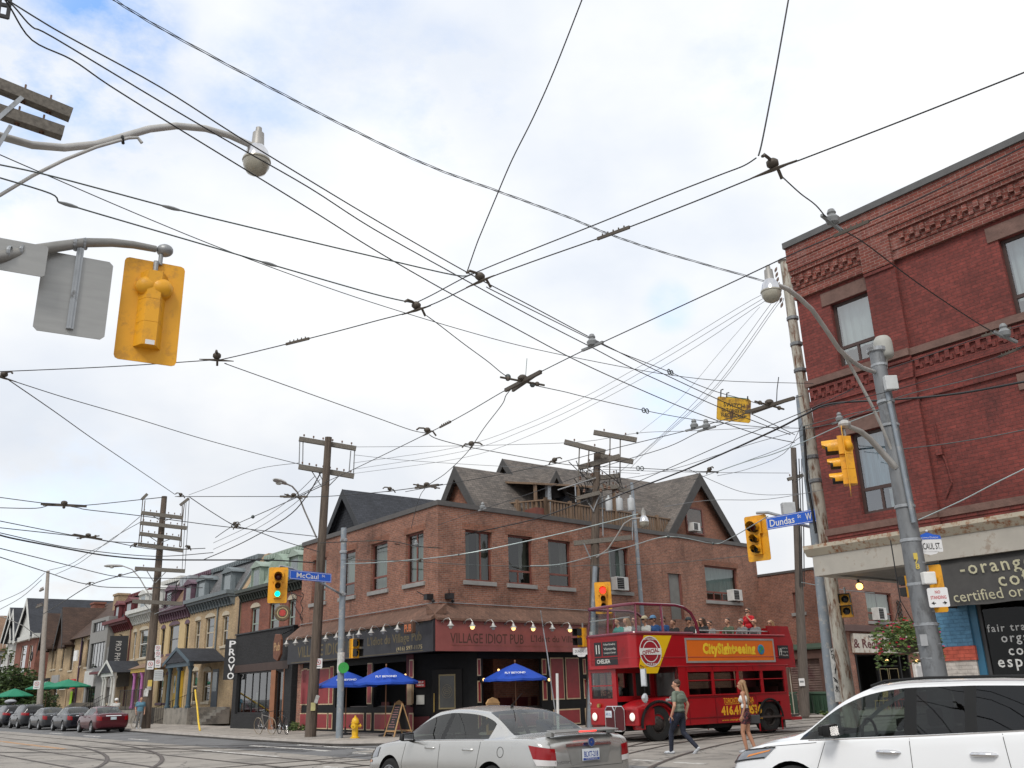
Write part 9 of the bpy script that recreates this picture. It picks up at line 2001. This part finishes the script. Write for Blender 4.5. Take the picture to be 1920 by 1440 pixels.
C+=[(P(-.05,0,.95),P(.05,0,.95),.125,.125,2),(P(-.06,0,1.12),P(.06,0,1.12),.115,.115,1),(P(-.08,0,1.3),P(.08,0,1.3),.13,.13,1),(P(-.14,0,1.42),P(.14,0,1.42),.07,.07,1),(P(0,0,1.42),P(0,.02,1.56),.058,.05,0),(P(.2,0,1.41),P(.24,.08,1.2),.055,.045,1),(P(.24,.08,1.2),P(.1,.2,1.42),.038,.028,0),(P(-.2,0,1.41),P(-.27,.02,1.14),.055,.043,1),(P(-.27,.02,1.14),P(-.2,.2,1.05),.04,.028,0)]
hand(C,P(.1,.2,1.42),V((0,0,1)),-f,0,.9);hand(C,P(-.2,.2,1.05),f,V((0,0,-1)),0,.4,1,-1);headset(C,t,P(0,.03,1.65),f,0,m_hairb,'short',1,True)
b=MB();b.ball(P(0,.075,1.585),(.055,.055,.045),8);b.obj('beard',m_hairb,t,smooth=60);figure(t,C,[m_skin,c_redp,m_jean],.012)
b=MB();b.tube([P(.1,.2,1.44),P(.05,.17,1.58)],.014,6);b.ball(P(.045,.165,1.6),.026,8);tag(b.obj('microphone',m_vis),'black microphone held by the guide on the bus','microphone')
x=.0;base=bus.location+bf*.05+FBu.y*-.62+V((0,0,.48));t=thing('person','bus driver in a pale shirt behind the cab windscreen','person',tuple(base),'people riding on the bus');C=[];P=lambda a,b_,z:base+l*a+f*b_+V((0,0,z))
C+=[(P(-.08,0,.7),P(.08,0,.7),.13,.13,2),(P(-.08,0,.95),P(.08,0,.95),.125,.125,1),(P(-.14,0,1.1),P(.14,0,1.1),.065,.065,1),(P(0,0,1.1),P(0,.02,1.24),.05,.048,0)]
for k in(1,-1):C+=[(P(.19*k,0,1.1),P(.25*k,.15,.9),.05,.042,1),(P(.25*k,.15,.9),P(.16*k,.38,.98),.036,.026,0)];hand(C,P(.16*k,.38,.98),f,-l*k,0,1.2,1,k)
headset(C,t,P(0,.02,1.33),f,0,m_hairg,'short');figure(t,C,[m_skin,c_wht,m_jean],.014)
# pedestrians far up the street
x,_=FD.px(263,1330,-2.8);tp_,Pp=walker('pedestrian in a light blue shirt by the brown pole far up the street',FD.at(x,-2.8,.13),FD.x,1.0,[m_skin,cm_('shirt_sky',(.10,.22,.30)),c_gry,m_shoe],(((.06,.5),(.02,.09),0.0),((.0,.5),(-.1,.1),.2)),(((.26,-.04,1.14),(.24,.06,.90),.5),((-.26,-.04,1.14),(-.24,.06,.90),.5)),FD.x,m_hairb,'short',.014)
x,_=FD.px(217,1330,-2.2);tp2,Pp2=walker('cyclist in a white helmet beyond the dark red car',FD.at(x,-2.2,.13),-FD.x,.98,[m_skin,c_wht,c_blk,m_shoe],(((.2,.6),(.15,.2),0.0),((.1,.5),(.0,.12),.1)),(((.24,.1,1.14),(.2,.35,1.02),.9),((-.24,.1,1.14),(-.2,.35,1.02),.9)),-FD.x,m_hairb,'short',.014)
b=MB();b.ball(Pp2(0,.01,1.70),(.13,.13,.10),12);b.obj('helmet',m_white,tp2,smooth=60)
# ---------------------------------------------------------------- street furniture
t=thing('fire_hydrant','yellow fire hydrant on the pavement before the pub','fire hydrant',tuple(gD(-1.35,-2.75,.13)));c=t.location.copy();m_hy=paint('hydrant_yellow',(.72,.42,.01),.4,0,.2,.1)
b=MB();b.lathe([(.17,0),(.17,.04),(.12,.05),(.115,.10),(.115,.5),(.15,.51),(.15,.55),(.12,.56)],c,16);b.obj('barrel',m_hy,t,smooth=40);b=MB();b.lathe([(.135,.56),(.13,.62),(.09,.69),(.04,.72),(.035,.77),(.01,.78)],c,16);b.obj('bonnet',m_hy,t,smooth=40)
for a,k in((0.3,1),(pi+.3,1),(-pi/2-.2,1.35)):
 b=MB();d=V((cos(a),sin(a),0));b.lathe([(.05*k,.1),(.055*k,.16),(.07*k,.165),(.07*k,.2),(.025,.205),(.022,.235),(.01,.24)],c+V((0,0,.42)),12,d);b.obj('nozzle_cap',m_hy if k>1 else m_vis if a>1 else m_hy,t,smooth=40)
t=thing('chalkboard_sign','wooden sandwich board with a dark chalk panel on the pavement by the pub','sandwich board',tuple(gD(-1.0,-1.6,.13)));m_oak=mat('blond_wood',(.42,.25,.11),.6,var=.2,vs=6)
xc,_=FD.px(745,1350,-1.3);xr=(xc-.36,xc+.36)
for y0,y1 in((-1.65,-1.25),(-.85,-1.25)):
 b=MB(FD.M)
 for x in xr:b.bar((x,y0,.13),(x*.75+xc*.25,y1,1.28),.05,.03)
 b.bar((xr[0],y0+(y1-y0)*.17,.32),(xr[1],y0+(y1-y0)*.17,.32),.03,.05);b.prism([(xc-.29,y1,1.22),(xc+.29,y1,1.22),(xc+.2,y1,1.33),(xc,y1,1.40),(xc-.2,y1,1.33)],(0,.025,0));b.obj('frame',m_oak,t)
 b=MB(FD.M);b.add([(xr[0]+.05,y0+(y1-y0)*.2,.36),(xr[1]-.05,y0+(y1-y0)*.2,.36),(xc+.27,y1-.01*(y1-y0),1.24),(xc-.27,y1-.01*(y1-y0),1.24)],[(0,1,2,3)]);o=b.obj('chalk_panel',mat('chalk_dark',(.025,.025,.026),.8),t,fixn=False)
b=MB(FD.M);rnd=random.Random(2)
for i in range(9):z=.45+i*.085;y=-1.65+.4*(z-.13)/1.15-.012;w_=rnd.uniform(.1,.22);b.box(xc-w_,xc+w_,y-.004,y,z,z+.03);b.cut()
b.obj('chalk_line',mat('chalk_mark',(.30,.16,.16),.8,var=.6,vs=9),t)
t=thing('chalkboard_sign','wooden sandwich board top just showing over the silver sedan roof','sandwich board',tuple(FM.at(2.7,-2.6,.13)));xq,_=FM.px(923,1316,-2.6);b=MB(FM.M);b.box(xq-.3,xq+.3,-2.65,-2.6,.13,1.2);b.prism([(xq-.32,-2.66,1.2),(xq+.32,-2.66,1.2),(xq+.2,-2.66,1.34),(xq,-2.66,1.40),(xq-.2,-2.66,1.34)],(0,.07,0));b.obj('frame',m_oak,t);b=MB(FM.M);b.box(xq-.24,xq+.24,-2.66,-2.651,.3,1.15);b.obj('chalk_panel',mat('chalk_dark'),t)
m_bike=mat('bike_dark',(.03,.03,.035),.4);m_bike2=mat('bike_pale',(.30,.28,.26),.4,.4)
def bicycle(label,base,ang,m,tire=None):
 t=thing('bicycle',label,'bicycle',tuple(base),'bicycles');M_=T(*base)@RZ(ang)@Matrix.Rotation(rad(6),4,'X');R_=.34
 for x in(-.52,.52):
  b=MB(M_);b.tube([(x+R_*cos(a*pi/12),0,R_+R_*sin(a*pi/12))for a in range(25)],.017,6,cap=False);o=b.obj('wheel',tire or m_tyre,t,smooth=60);b=MB(M_)
  for k in range(12):b.tube([(x,0,R_),(x+.33*cos(k*pi/6),0,R_+.33*sin(k*pi/6))],.0025,3)
  b.lathe([(.03,-.04),(.03,.04)],(x,0,R_),8,(0,1,0));b.obj('spokes',m_chrome,o)
 b=MB(M_)
 for p in([(-.52,0,.34),(-.08,0,.30),(.40,0,.72),(-.18,0,.80),(-.08,0,.30)],[(-.52,0,.34),(-.18,0,.80)],[(.40,0,.72),(.38,0,.84)],[(.40,0,.72),(.52,0,.34)],[(-.18,0,.8),(-.21,0,.93)]):b.tube(p,.016,6)
 b.obj('bike_frame',m,t);b=MB(M_);b.ball((-.22,0,.95),(.13,.06,.03),8);b.obj('saddle',m_vis,t,smooth=60);b=MB(M_);b.tube([(.38,0,.84),(.36,0,.92),(.40,.2,.93),(.50,.22,.92),(.48,.22,.84)],.013,6);b.tube([(.36,0,.92),(.40,-.2,.93),(.50,-.22,.92),(.48,-.22,.84)],.013,6);b.obj('handlebar',m_vis,t)
 b=MB(M_);b.lathe([(.09,-.01),(.09,.01)],(-.08,.05,.30),12,(0,1,0));b.tube([(-.08,.06,.30),(.02,.08,.16)],.01,5);b.tube([(-.08,-.06,.30),(-.18,-.08,.44)],.01,5);b.obj('crank',m_chrome,t);return t
aD=math.atan2(FD.x.y,FD.x.x)
x,_=FD.px(503,1382,-2.6);bicycle('pale bicycle with drop bars locked left of the brown pub pole',FD.at(x,-2.75,.13),aD+.15,m_bike2,mat('tan_tyre',(.22,.18,.13)))
x,_=FD.px(520,1382,-2.6);bicycle('dark bicycle leaning behind the pale one left of the pub pole',FD.at(x,-2.35,.13),aD-.12,m_bike)
x,_=FD.px(251,1345,-2.6);bicycle('bicycle with a pale tyre left of the brown pole by the dark red car',FD.at(x,-2.3,.13),aD+.2,m_bike,mat('tan_tyre'))
m_bin=mat('bin_green',(.022,.058,.032),.55,var=.15)
b0=thing('wheelie_bin','dark green wheelie bin leftmost, half hidden by the grey wooden pole','bin',(0,0,0),'green wheelie bins')
b=MB();b.prism([(-.26,-.28,.05),(.26,-.28,.05),(.29,-.36,.95),(-.29,-.36,.95)],(0,.58,0));b.obj('bin_body',m_bin,b0,bevel=.02);b=MB();b.prism([(-.32,-.42,.95),(.32,-.42,.95),(.32,-.40,1.0),(-.32,-.40,1.0)],(0,.76,.06));b.obj('bin_lid',m_bin,b0,bevel=.015)
b=MB();b.box(-.18,-.10,-.385,-.33,.2,.85);b.cut();b.box(.10,.18,-.385,-.33,.2,.85);b.obj('rib',m_bin,b0)
for s in(-1,1):b=MB();b.lathe([(.1,-.03),(.1,.03)],(s*.27,.3,.1),12,(1,0,0));b.obj('wheel',m_tyre,b0)
for i,px in enumerate((1487,1521,1537,1553)):
 p=D(px,1331,49-i*.5);p.z=.13;a=aD+.25
 if i==0:b0.location=p;b0.rotation_euler=(0,0,a);b0.scale=(.72,.8,.98)
 else:dup(b0,p,a,('','green wheelie bin just right of the grey wooden pole','green wheelie bin second from the right by the lane','green wheelie bin rightmost, beside the graffiti pole')[i],scale=(.72,.8,.98))
t=simple_pole('yellow_post','thin leaning yellow marker post on the pavement left of the black shop',onD(375,1364,-2.4)+V((0,0,.13)),D(366,1294,57),.05,.045,mat('post_yellow',(.70,.46,.02),.5))
